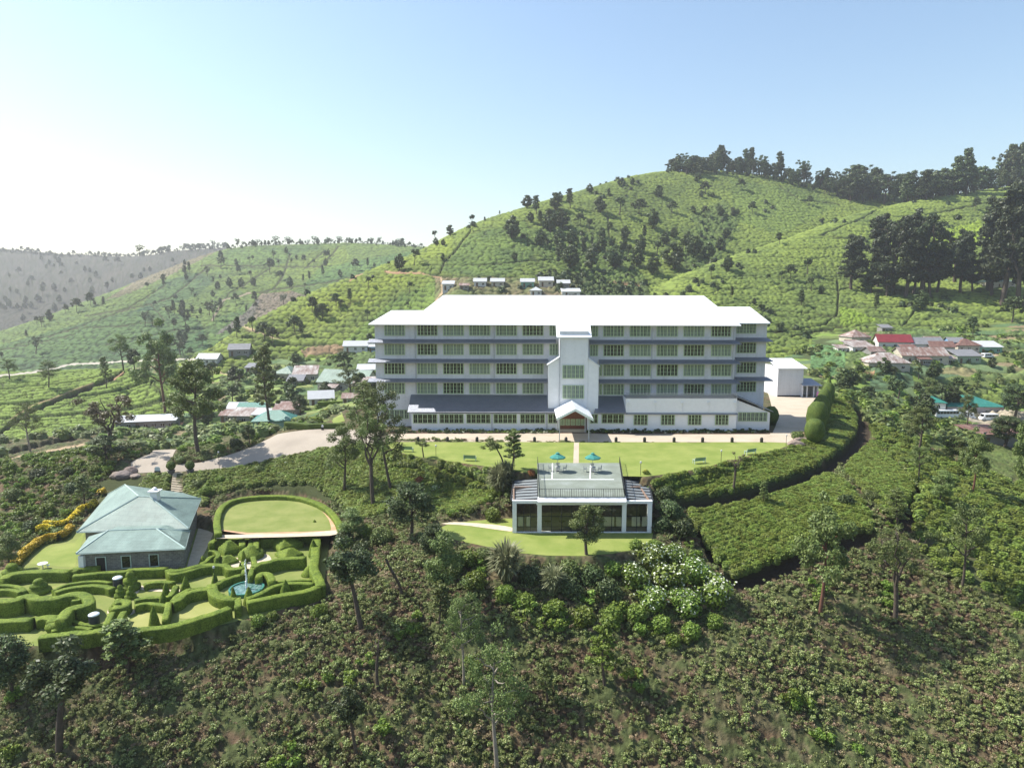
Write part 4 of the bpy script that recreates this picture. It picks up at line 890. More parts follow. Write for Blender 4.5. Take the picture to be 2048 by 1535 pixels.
def lamp(u, v, h, label, grp='thin garden lamp posts', z=0):
    p = PZ(u, v, z) if z is not None else hit(u, v); e = empty('garden_lamp', p); tag(e, label, 'lamp post', grp)
    MB().bar((0,0,-.2), (0,0,h), .035, 6).build('post', M['iron'], e); MB().lathe([(.06,0),(.13,.05),(.12,.25),(.03,.33)], 10, (0,0,h-.05)).build('lamp_head', M['pipe'], e)
lamp(872, 912, 1.6, 'short lamp post beside the round lawn tree'); lamp(1442, 924, 1.7, 'short lamp post between the two benches on the lawn'); lamp(1572, 892, 1.8, 'short lamp post at the tip of the lawn by the rocks')
lamp(1281, 950, 1.8, 'thin lamp post behind the yellow flower bush'); lamp(1029, 936, 1.8, 'thin post beside the slim lawn tree'); lamp(439, 940, 3.0, 'thin lamp post on the drive near the steps', None, None); lamp(430, 1178, 2.6, 'white-armed garden post inside the hedge garden', None, -8.3)
# ---------------------------------------------------------------- stone cottage with green metal roof
def stonemat():
    t = NT('grey_rubble_stone'); b = t.n('TexBrick'); b.inputs['Scale'].default_value = 1.6; b.inputs['Mortar Size'].default_value = .03; b.inputs['Row Height'].default_value = .35; b.inputs['Brick Width'].default_value = .7
    b.inputs['Color1'].default_value = (.16,.155,.145,1); b.inputs['Color2'].default_value = (.25,.24,.22,1); b.inputs['Mortar'].default_value = (.30,.29,.27,1)
    v = t.obj(); rt = t.n('Mapping'); rt.inputs['Rotation'].default_value = (R(90), 0, 0); t.l(v, rt.inputs['Vector']); t.l(rt.outputs[0], b.inputs['Vector'])
    t.pbr(t.mix(b.outputs['Color'], t.ramp(t.noise(1.5, 4, .7, v), [(.3, (.5,.5,.5)), (.7, (1,1,1))]), .8, 'MULTIPLY'), .9, 0, t.bump(t.noise(5, 4, .7, v), .6, .05), .2); return t.m
M['stone'] = stonemat()
def greenroof(name, c):
    t = NT(name); v = t.obj(); w = t.n('TexWave', wave_type='BANDS', bands_direction='X'); w.inputs['Scale'].default_value = 4.5; t.l(v, w.inputs['Vector'])
    n = t.noise(.55, 6, .7, t.obj(1, .35, 1)); br = t.n('TexBrick'); br.inputs['Scale'].default_value = .42; br.inputs['Mortar Size'].default_value = .006; br.offset = .3
    for k, q in (('Color1', 1.), ('Color2', .9), ('Mortar', .62)): br.inputs[k].default_value = (q, q, q, 1)
    t.l(v, br.inputs['Vector'])
    cc = t.ramp(n, [(.28, tuple(x * .72 for x in c)), (.5, c), (.75, tuple(min(1, x * 1.2 + .03) for x in c))])
    t.pbr(t.mix(cc, br.outputs['Color'], 1.0, 'MULTIPLY'), .42, 0, t.bump(w.outputs['Fac'], .5, .03), .4); return t.m
M['green_roof'] = greenroof('pale_green_metal_roof', (.195,.27,.235))
cot = empty('cottage', Vector((-47, 86, -8.3))); tag(cot, 'stone cottage with pale green metal roof beside the hedge garden', 'cottage'); CO = cot.location
crel = lambda p: (p[0] - CO.x, p[1] - CO.y, p[2] - CO.z)
def qz(u, v, z): return crel(PZ(u, v, z))
# front range
fl, fr_ = (152, 1106, -5.3), (370, 1096, -5.3)
A = qz(*fl); B = qz(*fr_); Cc = qz(379, 1062, -5.2); D = qz(178, 1072, -5.2)
r1 = qz(216, 1060.5, -4.2); r2 = qz(313, 1057, -4.2)
roof = MB(); shell(roof, [[A, B, r2, r1], [B, Cc, r2], [A, r1, D]], .12)
r2b = (r2[0] + .4, r2[1] + 1.6, r2[2] - .05); r1b = (r1[0] + .2, r1[1] + 1.6, r1[2] - .05)
roof.slab([r1, r2, r2b, r1b], .1); roof.slab([B, Cc, (Cc[0], Cc[1]+.5, Cc[2]), r2b, r2], .05)
roof.build('front_roof', M['green_roof'], cot)
# main range: ridge running back with hips
E_ = qz(153, 1063, -4.7); F_ = qz(377, 1056, -4.7); G_ = qz(402, 996, -4.6); J_ = qz(216, 988, -4.6); K_ = qz(250, 969, -1.9); Lr = qz(277, 992, -1.6); Mr = qz(300, 993, -1.6)
bkr = (G_[0] - .2, G_[1] + .3, G_[2]); roof = MB()
shell(roof, [[E_, F_, Mr, Lr], [F_, G_, Mr], [E_, Lr, K_, J_]], .12)
N_ = qz(262, 960, -1.9); P_ = (N_[0] + 7.5, N_[1] + 4, -4.6 - CO.z)
roof.slab([Lr, Mr, G_, (G_[0] - 3, G_[1] + .8, G_[2] + .6), K_], .1)
roof.build('main_roof', M['green_roof'], cot)
w = MB()
def inset(p, q, s): return tuple(a + (b - a) * s for a, b in zip(p, q))
def wallring(mb, pts, z0, z1s, th=.3):
    n = len(pts)
    for i in range(n):
        p, q = Vector(pts[i]), Vector(pts[(i + 1) % n]); d = (q - p).normalized(); nn = Vector((-d.y, d.x, 0)) * th
        mb.add([(p.x, p.y, z0), (q.x, q.y, z0), (q.x, q.y, z1s[(i+1) % n]), (p.x, p.y, z1s[i]), (p.x+nn.x, p.y+nn.y, z0), (q.x+nn.x, q.y+nn.y, z0), (q.x+nn.x, q.y+nn.y, z1s[(i+1) % n]), (p.x+nn.x, p.y+nn.y, z1s[i])],
               [(0,1,2,3), (4,7,6,5), (3,2,6,7), (0,3,7,4), (1,5,6,2)])
fw = [(A[0] + .55, A[1] + .45), (B[0] - .5, B[1] + .5), (Cc[0] - .5, Cc[1] + .6), (D[0] + .6, D[1] + .5)]
wallring(w, [(x, y, 0) for x, y in fw], -.4, [2.95, 2.95, 3.0, 3.0])
mw = [(E_[0] + .6, E_[1] + .8), (F_[0] - .5, F_[1] + .8), (G_[0] - .5, G_[1] - .5), (J_[0] + .6, J_[1] - .3)]
wallring(w, [(x, y, 0) for x, y in mw], -.4, [3.5, 3.5, 3.6, 3.6])
w.build('stone_wall', M['stone'], cot)
d = (Vector((*fw[1], 0)) - Vector((*fw[0], 0))); ang = math.atan2(d.y, d.x)
for s, ww, hh, z0, nm in ((.17, 1.0, 1.9, .3, 'door'), (.42, .95, 1.45, .75, 'window'), (.70, .95, 1.45, .75, 'window')):
    p = Vector((*fw[0], 0)) + d * s; nrm = Vector((math.sin(ang), -math.cos(ang), 0))
    q = MB().box(-ww/2, -.03, z0, ww/2, .02, z0 + hh).build(nm, M['glass_dark'] if nm == 'window' else M['dark'], cot, p + nrm * .01); q.rotation_euler[2] = ang
    f = MB(); f.box(-ww/2 - .1, -.08, z0 - .1, ww/2 + .1, -.0, z0); f.box(-ww/2 - .1, -.08, z0 + hh, ww/2 + .1, 0, z0 + hh + .09); f.box(-ww/2 - .1, -.08, z0, -ww/2, 0, z0 + hh); f.box(ww/2, -.08, z0, ww/2 + .1, 0, z0 + hh); f.build('frame', M['castw'], q)
gt = MB()
for p, q in ((A, B), (B, Cc), (F_, G_), (E_, F_)): gt.bar(Vector(p) + Vector((0,0,-.1)), Vector(q) + Vector((0,0,-.1)), .075, 5)
gt.build('gutter', M['castw'], cot)
rc = MB()
for p, q in ((A, r1), (r1, r2), (r2, B), (r2, Cc), (E_, Lr), (Lr, Mr), (Mr, F_), (Mr, G_), (K_, Lr), (K_, J_)): rc.bar(Vector(p) + Vector((0,0,.02)), Vector(q) + Vector((0,0,.02)), .1, 5)
rc.build('ridge_cap', plain('weathered_ridge_metal', (.34,.44,.41), .5, .2), cot)
ch = MB(); cp = Vector(qz(311, 1000, -2.2)); ch.box(cp.x-.45, cp.y-.45, cp.z-.9, cp.x+.45, cp.y+.45, cp.z+1.3); ch.box(cp.x-.7, cp.y-.7, cp.z+1.3, cp.x+.7, cp.y+.7, cp.z+1.42); ch.lathe([(.32,1.42),(.36,1.55),(.25,1.75),(.1,1.85)], 12, tuple(cp)); ch.build('chimney', M['white_plain'], cot)
MB().box(-.3, -.3, -.4, .3, .3, 2.6).build('corner_post', M['white_plain'], cot, (fw[0][0] - .1, fw[0][1] - .1, 0))
# ---------------------------------------------------------------- clipped hedge garden
def hedgemat(name, c1, c2):
    t = NT(name); f = t.noise(1.3, 3, .6, t.pos()); g = t.noise(6.5, 5, .8, t.pos())
    f = t.noise(.75, 5, .75, t.pos()); c = t.mix(t.ramp(f, [(.28, tuple(x * .6 for x in c1)), (.42, c1), (.62, c2), (.75, (c2[0] * 1.15, c2[1] * .95, c2[2]))]), t.ramp(g, [(.38, (.25,.28,.2)), (.58, (1,1,1))]), .9, 'MULTIPLY')
    t.pbr(c, .75, 0, t.bump(g, .45, .08), .15); return t.m
M['hedge'] = hedgemat('clipped_hedge', (.115,.17,.022), (.195,.255,.036))
M['hedge_dark'] = hedgemat('dark_clipped_hedge', (.075,.115,.025), (.11,.15,.03))
def bumpy(V, amp=.05, sc=3.0, seed=3):
    V = np.asarray(V, float)
    nx = vn(V[:,0]*sc + V[:,2]*1.3, V[:,1]*sc + V[:,2]*.7, seed) - .5; ny = vn(V[:,0]*sc*1.1 + 7 + V[:,2], V[:,1]*sc*1.1 - V[:,2], seed + 1) - .5; nz = vn(V[:,0]*sc + 17, V[:,1]*sc + 5, seed + 2) - .5
    return V + np.stack([nx, ny, nz], -1) * 2 * amp
def hedge_mesh(pts, w, h, z, res=.22, name='hedge', hvar=None, amp=.035):
    """sweep a rounded clipped section along the line"""
    P = [np.array(p[:2]) for p in pts]; line = [P[0]]
    for a, b_ in zip(P[:-1], P[1:]):
        k = max(1, int(np.linalg.norm(b_ - a) / res)); line += [a + (b_ - a) * j / k for j in range(1, k + 1)]
    line = np.array(line); tg = np.gradient(line, axis=0) if len(line) > 2 else np.tile(line[-1] - line[0], (len(line), 1)); tg /= np.linalg.norm(tg, axis=1)[:, None] + 1e-9
    nm = np.stack([-tg[:, 1], tg[:, 0]], -1)
    sec = [(-.48, -.15), (-.5, .25), (-.51, .6), (-.51, .93), (-.46, .99), (-.2, 1.0), (0, 1.005), (.2, 1.0), (.46, .99), (.51, .93), (.51, .6), (.5, .25), (.48, -.15)]
    V = []; k = len(sec); L_ = len(line)
    for i, (p, n_) in enumerate(zip(line, nm)):
        e = 1.0; hh = h * (hvar(i / max(1, L_ - 1)) if hvar else 1)
        for s, t_ in sec: V.append((p[0] + n_[0] * s * w * e, p[1] + n_[1] * s * w * e, z + t_ * hh))
    Fq = [(i * k + j, i * k + j + 1, (i + 1) * k + j + 1, (i + 1) * k + j) for i in range(L_ - 1) for j in range(k - 1)]
    V = bumpy(V, amp); me = bpy.data.meshes.new(name)
    me.from_pydata([tuple(v) for v in V], [], Fq + [tuple(range(k)), tuple(range((L_ - 1) * k, L_ * k))[::-1]])
    bm = bmesh.new(); bm.from_mesh(me); bmesh.ops.recalc_face_normals(bm, faces=bm.faces[:]); bm.to_mesh(me); bm.free()
    me.polygons.foreach_set('use_smooth', [True] * len(me.polygons)); return me
GZ = -8.3
HG = 'clipped hedges of the hedge garden'
def hedge(pp, w, h, label, z4=None, z5=None, smooth=1, mat='hedge', z=GZ, hvar=None, grp=HG, res=.3):
    px = pp
    if z4: px = [(x / 4.263, 940 + y / 4.263) for x, y in pp]
    if z5: px = [(340 + x / 5.116, 940 + y / 5.116) for x, y in pp]
    W = [tuple(PZ(u, v, z + h)[:2]) for u, v in px]
    if smooth: W = smoothpoly(W, smooth, False)
    me = hedge_mesh(W, w, h, z, res, hvar=hvar); o = link('hedge', me, M[mat]); return tag(o, label, 'hedge', grp)
H4 = [
 ([(30,925),(70,885),(210,862),(340,856),(470,852),(600,856)], 1.5, 1.6, 'tall straight hedge closing off the side lawn with the white garden table'),
 ([(610,860),(660,828),(760,818),(850,815)], 1.6, 1.5, 'thick curved hedge at the foot of the cottage corner post'),
 ([(620,895),(720,885),(860,868),(960,862),(1090,856),(1100,842),(1250,838),(1425,832)], 1.1, 1.4, 'long wavy hedge running under the stone front of the cottage'),
 ([(1435,840),(1470,880),(1540,868),(1640,845),(1720,815),(1830,805),(1940,802)], 1.2, 1.4, 'stepped hedge running from the cottage yard corner towards the pyramids'),
 ([(-60,985),(40,975),(120,978),(185,1000),(210,1030)], .8, 1.0, 'low outer hoop of hedge at the valley edge of the garden'),
 ([(-60,1015),(50,1012),(130,1018),(180,1035)], .8, 1.0, 'low inner hoop of hedge at the valley edge of the garden'),
 ([(455,1020),(520,985),(600,962),(740,942),(860,940),(950,955)], .7, 1.0, 'thin arched hedge nearest the stone cottage front'),
 ([(470,1035),(560,1005),(680,985),(800,976),(900,985),(965,1005)], 1.0, 1.2, 'thick arched hedge between the cottage hedge and the spiral hedge'),
 ([(-60,1112),(60,1108),(150,1100),(190,1070),(270,1068),(300,1090),(480,1085),(570,1058),(660,1045),(730,1060),(765,1100),(760,1135),(690,1155),(610,1165),(570,1195),(545,1235),(520,1270)], 1.6, 2.2, 'massive tall hedge curling into a spiral end'),
 ([(590,1082),(640,1066),(690,1078),(690,1100),(610,1108)], .6, 2.0, 'small inner coil of the spiral hedge'),
 ([(-60,1282),(60,1278),(150,1270),(270,1268)], 1.4, 1.5, 'bushy straight hedge below the massive spiral hedge'),
 ([(300,1268),(380,1245),(460,1250),(440,1290)], 1.5, 1.3, 'leafy untrimmed hedge clump by the lower garden corner'),
 ([(340,1412),(480,1400),(640,1380),(790,1378),(810,1362),(910,1358)], 1.3, 1.6, 'lowest hedge of the garden, above the wild slope and the dark tree'),
 ([(440,1365),(540,1340),(620,1330),(700,1334),(780,1350)], .7, 1.0, 'low wavy hedge beside the lower dark cylinder drum'),
 ([(480,1300),(520,1275),(590,1268),(650,1290),(740,1315),(880,1312),(910,1300)], .7, .9, 'low hedge leading past the lower drum to the centre path'),
 ([(900,1318),(930,1260),(955,1205)], .9, 1.5, 'short upright hedge beside the dry grass plot, drum side'),
 ([(1010,1285),(1030,1240),(1055,1200)], .9, 1.4, 'short upright hedge beside the dry grass plot, fountain side'),
 ([(920,1385),(1140,1378),(1160,1358),(1240,1345),(1400,1335),(1560,1300),(1690,1255),(1800,1225),(1960,1165)], 1.4, 1.6, 'long outer hedge on the slope side, from the dark tree to the fountain gap'),
 ([(980,1120),(1050,1105),(1090,1120),(1060,1160),(960,1165)], 1.3, 1.4, 'lumpy topiary hedge mass between two garden paths'),
 ([(1150,1105),(1230,1085),(1340,1078),(1440,1075),(1470,1040),(1500,980)], .9, 1.1, 'bent hedge climbing towards the small cone beside the garden post'),
 ([(1150,1150),(1240,1125),(1330,1135),(1420,1150),(1445,1150)], .8, 1.1, 'arched hedge along the upper side of the dry grass plot'),
 ([(1440,1120),(1425,1190),(1405,1275)], .9, 1.5, 'straight hedge dividing the two dry grass plots'),
 ([(1470,1120),(1530,1100),(1580,1045),(1700,1015),(1815,1005)], 1.1, 1.5, 'zigzag hedge between the upper lawn plot and the fountain ring'),
 ([(1230,970),(1300,950),(1400,945),(1485,950)], 1.0, 1.0, 'short rounded hedge in the gravel ring near the big topiary ball'),
]
for pp, w_, h_, lb in H4: hedge(pp, w_ * .70, h_ * .80, lb, z4=True)
H5 = [
 ([(420,745),(440,712),(560,692),(700,692),(735,705),(740,770)], 1.2, 1.6, 'upper hedge between the cottage yard and the garden steps'),
 ([(745,720),(790,700),(835,710),(815,800)], .9, 1.5, 'narrow hedge flanking the garden steps on the cottage side'),
 ([(880,800),(885,710),(960,700),(1100,685),(1250,672),(1400,660),(1540,655)], 1.1, 1.6, 'long hedge below the oval lawn, from the garden steps to the corner'),
 ([(1500,665),(1500,760),(1485,800),(1485,900),(1465,1000),(1500,1060),(1530,1130),(1545,1180)], 1.6, 1.8, 'tall outer hedge falling from the oval lawn corner past the stepped topiary'),
 ([(1545,1170),(1420,1225),(1290,1250),(1185,1262),(1060,1290),(900,1320),(790,1345)], 1.4, 1.7, 'outer hedge on the slope side between the fountain gap and the corner'),
 ([(790,1305),(900,1270),(1000,1215),(1070,1175),(1200,1150),(1340,1145),(1470,1155)], 1.0, 1.6, 'second hedge in from the slope, bending round the fountain'),
 ([(1045,1140),(1200,1128),(1330,1120),(1465,1115)], .6, 1.0, 'thin straight hedge on the far side of the narrow lawn slot'),
 ([(850,985),(930,945),(1010,935),(1100,905),(1240,893),(1390,888)], 1.3, 1.8, 'tall dark-fronted hedge beneath the two diamond topiaries'),
 ([(905,1090),(920,1050),(980,1045),(1030,1070),(1045,1135)], 1.2, 1.5, 'rounded hook-shaped hedge beside the fountain pool'),
 ([(470,900),(500,860),(480,828),(430,818),(395,820)], .8, 1.4, 'small curled hedge between cottage yard and little pyramid'),
 ([(455,868),(400,890),(370,930),(320,950)], .8, 1.3, 'hedge tail running from the curl to the cone by the cottage yard'),
 ([(0,1020),(90,1020),(180,1000),(300,965),(440,958),(585,968),(600,1005),(700,1000),(740,985)], 1.2, 1.5, 'long hedge above the garden lawn with the white post'),
 ([(820,1080),(835,1010),(870,965),(850,880)], .9, 1.5, 'upright hedge beside the water channel, corner side'),
 ([(745,1060),(765,1000),(755,930)], .8, 1.3, 'upright hedge beside the water channel, cottage side'),
 ([(470,1165),(540,1120),(640,1085),(730,1065)], 1.0, 1.1, 'upper arc of the hedge ring round the fountain'),
 ([(430,1160),(435,1230),(480,1275),(560,1300),(690,1305)], 1.6, 1.5, 'lower arc of the hedge ring round the fountain'),
 ([(690,1300),(700,1350),(690,1400)], 1.0, 1.5, 'short hedge on the cottage side of the fountain gap'),
 ([(180,1220),(260,1205),(340,1198),(425,1195)], .9, 1.2, 'short hedge joining the small cone to the fountain ring'),
 ([(30,1330),(70,1280),(130,1245),(190,1215)], 1.0, 1.3, 'slanting hedge below the pair of small cones'),
]
for pp, w_, h_, lb in H5: hedge(pp, w_ * .68, h_ * .80, lb, z5=True)
def topiary(kind, u, v, r, h, label, z=GZ, steps=4, rot=0, mat='hedge'):
    c = PZ(u, v, z); V = []; Fq = []; n = {'pyramid': 4}.get(kind, 14)
    if kind == 'cone': prof = [(1,0),(1.0,.12),(.8,.4),(.5,.7),(.2,.93),(.02,1)]
    elif kind == 'ball': prof = [(.25,0),(.7,.1),(.95,.35),(1,.55),(.85,.8),(.5,.96),(.02,1)]
    elif kind == 'cloud': prof = [(.8,0),(1,.12),(.95,.3),(.6,.36),(.7,.5),(.62,.62),(.35,.68),(.42,.8),(.3,.93),(.02,1)]
    else:
        prof = []; base = .45
        prof += [(1, 0), (1, base)]
        for s in range(1, steps + 1):
            r0 = 1 - .8 * (s - .5) / steps; prof += [(r0 + .06, base + (1 - base) * (s - 1) / steps + .01), (r0, base + (1 - base) * s / steps)]
        prof += [(.02, 1)]
    if kind == 'pyramid':
        m_ = 8; ring = []
        for k in range(4):
            a0, a1 = math.pi/2*k + rot, math.pi/2*(k+1) + rot
            for j in range(m_): s = j / m_; ring.append((math.cos(a0)*(1-s)+math.cos(a1)*s, math.sin(a0)*(1-s)+math.sin(a1)*s))
    else: ring = [(math.cos(2*math.pi*i/20), math.sin(2*math.pi*i/20)) for i in range(20)]
    n = len(ring)
    for pr_, z_ in prof: V += [(c.x + r*pr_*x, c.y + r*pr_*y, z - .1 + (h + .1)*z_) for x, y in ring]
    Fq = [(j*n+i, j*n+(i+1)%n, (j+1)*n+(i+1)%n, (j+1)*n+i) for j in range(len(prof)-1) for i in range(n)]
    V = bumpy(V, .03 if kind == 'pyramid' else .05 if mat == 'hedge' else .13, 3.0 if mat == 'hedge' else 1.6); me = npmesh('topiary', V, Fq, kind in ('ball',)); o = link('topiary', me, M[mat])
    return tag(o, label, 'topiary', 'clipped topiary shapes in the hedge garden')
z5 = lambda x, y: (340 + x / 5.116, 940 + y / 5.116); z4 = lambda x, y: (x / 4.263, 940 + y / 4.263)
topiary('pyramid', *z5(1195, 790), 2.35, 1.7, 'largest diamond topiary with stepped top, just below the oval lawn')
topiary('pyramid', *z5(610, 850), 1.5, 1.7, 'square stepped pyramid topiary with a knob, nearest the cottage yard')
topiary('pyramid', *z5(1220, 878), 1.9, 1.0, 'flat diamond topiary with ridged top in front of the largest one')
topiary('pyramid', *z5(580, 945), 1.6, .9, 'flat ridged diamond topiary in front of the square pyramid')
topiary('round', *z5(830, 890), 1.6, 1.5, 'round tiered topiary drum at the foot of the garden steps')
for (x, y), r_, h_, lb in ((z5(340,955), .55, 1.1, 'small cone topiary at the cottage yard corner'), (z5(478,1000), .55, 1.3, 'cone topiary above the garden lawn with the white post'), (z5(110,1010), .5, .9, 'small mound topiary on the hedge by the cottage wall'),
    (z5(803,712), .45, 1.9, 'little cone at the garden steps, cottage side'), (z5(918,705), .45, 1.9, 'little cone at the garden steps, oval corner side'), (z5(1485,655), .9, 2.2, 'stepped cone topiary on the hedge corner by the terrace path'),
    (z5(1470,880), .7, 2.3, 'stepped cone topiary midway down the outer hedge'), (z5(1430,1070), 1.0, 1.3, 'broad stepped cone topiary in the narrow lawn corner'), (z5(655,1390), .5, 2.3, 'tall cone at the fountain gap, cottage side'), (z5(810,1370), .6, 2.1, 'low cone at the fountain gap, corner side'),
    (z5(1185,1290), .7, 2.0, 'mound topiary on the outer slope-side hedge'), (z5(462,1200), .5, 1.9, 'pointed cone where the fountain ring begins'), (z5(160,1210), .45, 1.4, 'pointed cone topiary, the higher of the close pair'), (z5(140,1250), .4, 1.2, 'pointed cone topiary, the lower of the close pair'),
    (z5(755,950), .4, 1.7, 'slim cone beside the water channel, upper'), (z5(725,1065), .4, 1.5, 'slim cone beside the water channel, lower'), (z4(1315,1325), .55, 2.2, 'cone topiary standing on the long outer hedge'), (z4(1420,1070), .5, 1.6, 'cone topiary on the bent hedge'), (z4(1395,1150), .5, 1.6, 'cone topiary on the arched hedge of the dry plot'), (z4(1585,1010), .5, 1.6, 'cone topiary on the zigzag hedge')):
    topiary('cone', x, y, r_, h_, lb)
topiary('cloud', *z4(1115, 1020), 1.1, 2.3, 'big layered topiary ball in the gravel ring by the upper drum')
topiary('cloud', *z4(335, 1040), 1.3, 1.7, 'wide layered topiary mound between the hoops and the arched hedges')
topiary('cloud', *z4(1030, 1080), .7, 1.5, 'small layered topiary by the path fork, drum side'); topiary('cloud', *z4(1115, 1090), .6, 1.5, 'small layered topiary by the path fork, fountain side')
topiary('cloud', *z4(1020, 1180), 1.1, 1.2, 'low lumpy topiary beside the curved path end')
topiary('ball', *z4(470, 1365), .9, 1.0, 'ball topiary at the low wavy hedge'); topiary('ball', *z4(535, 1305), .8, 1.0, 'ball topiary at the foot of the spiral hedge')
topiary('cloud', *z4(110, 925), 1.6, 2.0, 'stepped conical topiary at the end of the yellow flower border')
# fountain
fo = empty('fountain', PZ(340 + 785/5.116, 940 + 1235/5.116, GZ)); tag(fo, 'round teal fountain pool with a thin water jet inside the hedge ring', 'fountain')
q = MB(); q.lathe([(1.95,-.1),(1.95,.45),(1.75,.45),(1.7,.2),(0.01,.15)], 32); q.build('basin', plain('teal_painted_basin', (.035,.17,.13), .5, .15), fo, smooth=False)
t = NT('fountain_water'); t.pbr(t.ramp(t.noise(3, 4, .7, t.obj()), [(.4, (.02,.09,.07)), (.7, (.25,.36,.34))]), .08, 0, t.bump(t.noise(6, 3, .6, t.obj()), .4, .05), .6); M['water'] = t.m
MB().lathe([(1.72,.28),(1.72,.32),(.01,.33)], 32).build('water', M['water'], fo)
j = MB(); rj = random.Random(2)
for i in range(26):
    z0 = .4 + i * .13; rr_ = .06 + .05 * rj.random(); j.bar((rj.uniform(-.06,.06), rj.uniform(-.05,.05), z0), (rj.uniform(-.08,.08), rj.uniform(-.05,.05), z0 + .17), rr_ * (1.2 - i / 40), 5)
j.build('water_jet', plain('falling_water', (.72,.76,.78), .25, .1), fo)
for (x, y), lb in ((z4(1010, 1025), 'dark cylinder drum with pale lid beside the big topiary ball'), (z4(810, 1350), 'dark cylinder drum with pale lid near the lowest hedge')):
    e = empty('garden_bin', PZ(x, y, GZ)); tag(e, lb, 'bin', 'dark drums in the hedge garden')
    MB().lathe([(.5,0),(.5,1.5)], 20).build('body', plain('charcoal_cylinder', (.035,.04,.05), .5), e); MB().lathe([(.52,1.5),(.52,1.6),(.4,1.68)], 20).build('lid', plain('pale_lid', (.5,.55,.6), .4), e)
e = empty('garden_table', PZ(86, 1137, GZ)); tag(e, 'small round white table on the side lawn by the yellow flowers', 'table')
MB().lathe([(.55,.7),(.57,.74)], 18).build('tabletop', M['trimw'], e); MB().bar((0,0,0), (0,0,.7), .06).build('leg', M['trimw'], e)
e = empty('stool', PZ(96, 1136, GZ)); tag(e, 'small white stool beside the round white table', 'stool')
MB().lathe([(.22,.43),(.23,.46)], 14).build('seat', M['trimw'], e); MB().bar((0,0,0), (0,0,.43), .05).build('leg', M['trimw'], e)
sm = MB()
for i in range(6):
    p = PZ(340 + 855/5.116, 940 + (700 + i * 20)/5.116, GZ); sm.slab([(p.x - .7, p.y - .25, GZ + 1.6 - i * .27), (p.x + .7, p.y - .25, GZ + 1.6 - i * .27), (p.x + .7, p.y + .35, GZ + 1.6 - i * .27), (p.x - .7, p.y + .35, GZ + 1.6 - i * .27)], 1.6 - i * .25)
tag(sm.build('garden_steps', M['flag']), 'short narrow steps from the terrace path into the hedge garden', 'steps')
# hedge round the oval lawn
ov = [(436,1062),(432,1035),(441,1008),(470,992),(540,986),(600,989),(645,1004),(672,1028),(684,1058)]
me = hedge_mesh(smoothpoly([tuple(PZ(u, v - 1, -6.5 + 1.0)[:2]) for u, v in ov], 2, False), .9, .75, -6.6); tag(link('hedge', me, M['hedge']), 'curved hedge wrapped round the oval lawn', 'hedge')
# topiary hedge at the tip of the lawn and yard
for (u, v, r_, h_, z_, lb) in ((1628, 884, 1.7, 4.2, 0, 'dark ball topiary nearest the rocks at the lawn tip'), (1632, 868, 1.9, 6.2, 0, 'tallest dark topiary ball of the hedge at the yard end'), (1640, 852, 1.7, 6.2, 0, 'dark topiary ball, second behind the tallest one'), (1646, 838, 1.5, 6.3, 0, 'dark topiary ball midway along the yard-end hedge'), (1652, 826, 1.5, 6.2, 0, 'dark topiary ball just beyond the midway one'), (1655, 814, 1.4, 5.8, 0, 'dark topiary ball next to the end cone by the garage'), (1656, 803, 1.3, 5.9, 0, 'dark pointed topiary at the garage end of the hedge')):
    topiary('cone' if h_ == 5.9 else 'ball', u, v, r_, h_, lb, z_, mat='hedge_dark')
W = [tuple(PZ(u, v, 0)[:2]) for u, v in ((1622,884),(1634,862),(1645,840),(1655,815),(1658,800))]
me = hedge_mesh(smoothpoly(W, 1, False), 1.6, 2.0, -.2, hvar=lambda s: .8 + .35 * abs(math.sin(s * 14))); tag(link('hedge', me, M['hedge_dark']), 'dark wavy hedge along the edge of the gravel yard', 'hedge')
o = topiary('ball', 1541, 848, 1.5, 3.6, 'dark round bush against the right end lean-to of the hotel', 0, mat='hedge_dark')
o['label'] = 'dark round bush against the lean-to end of the hotel'
# rocks at the lawn tip
def rock(u, v, r_, lb, z=0, sq=.6, col=(.22,.17,.14), grp=None):
    c = PZ(u, v, z) if z is not None else hit(u, v); bm = bmesh.new(); bmesh.ops.create_icosphere(bm, subdivisions=3, radius=r_); V = np.array([tuple(w.co) for w in bm.verts])
    d = fbm(V[:,0]*1.3/r_ + u, V[:,1]*1.3/r_ + V[:,2]/r_, int(u), 3); V = V * (.7 + .6 * d)[:, None] * np.array([1.2, .9, sq])
    for w, p in zip(bm.verts, V): w.co = p
    me = bpy.data.meshes.new('rock'); bm.to_mesh(me); bm.free(); o = link('rock', me, M.setdefault('rock' + str(col), plain('weathered_rock', col, .9, .35, 1.5, 0, .6)), None, c + Vector((0, 0, r_ * .15))); return tag(o, lb, 'rock', grp)
rock(1592, 890, 1.1, 'brown rock lying lowest at the tip of the lawn'); rock(1603, 882, 1.2, 'brown rock in the middle of the group at the lawn tip'); rock(1612, 875, 1.3, 'reddish rock highest in the group at the lawn tip', col=(.33,.19,.13))
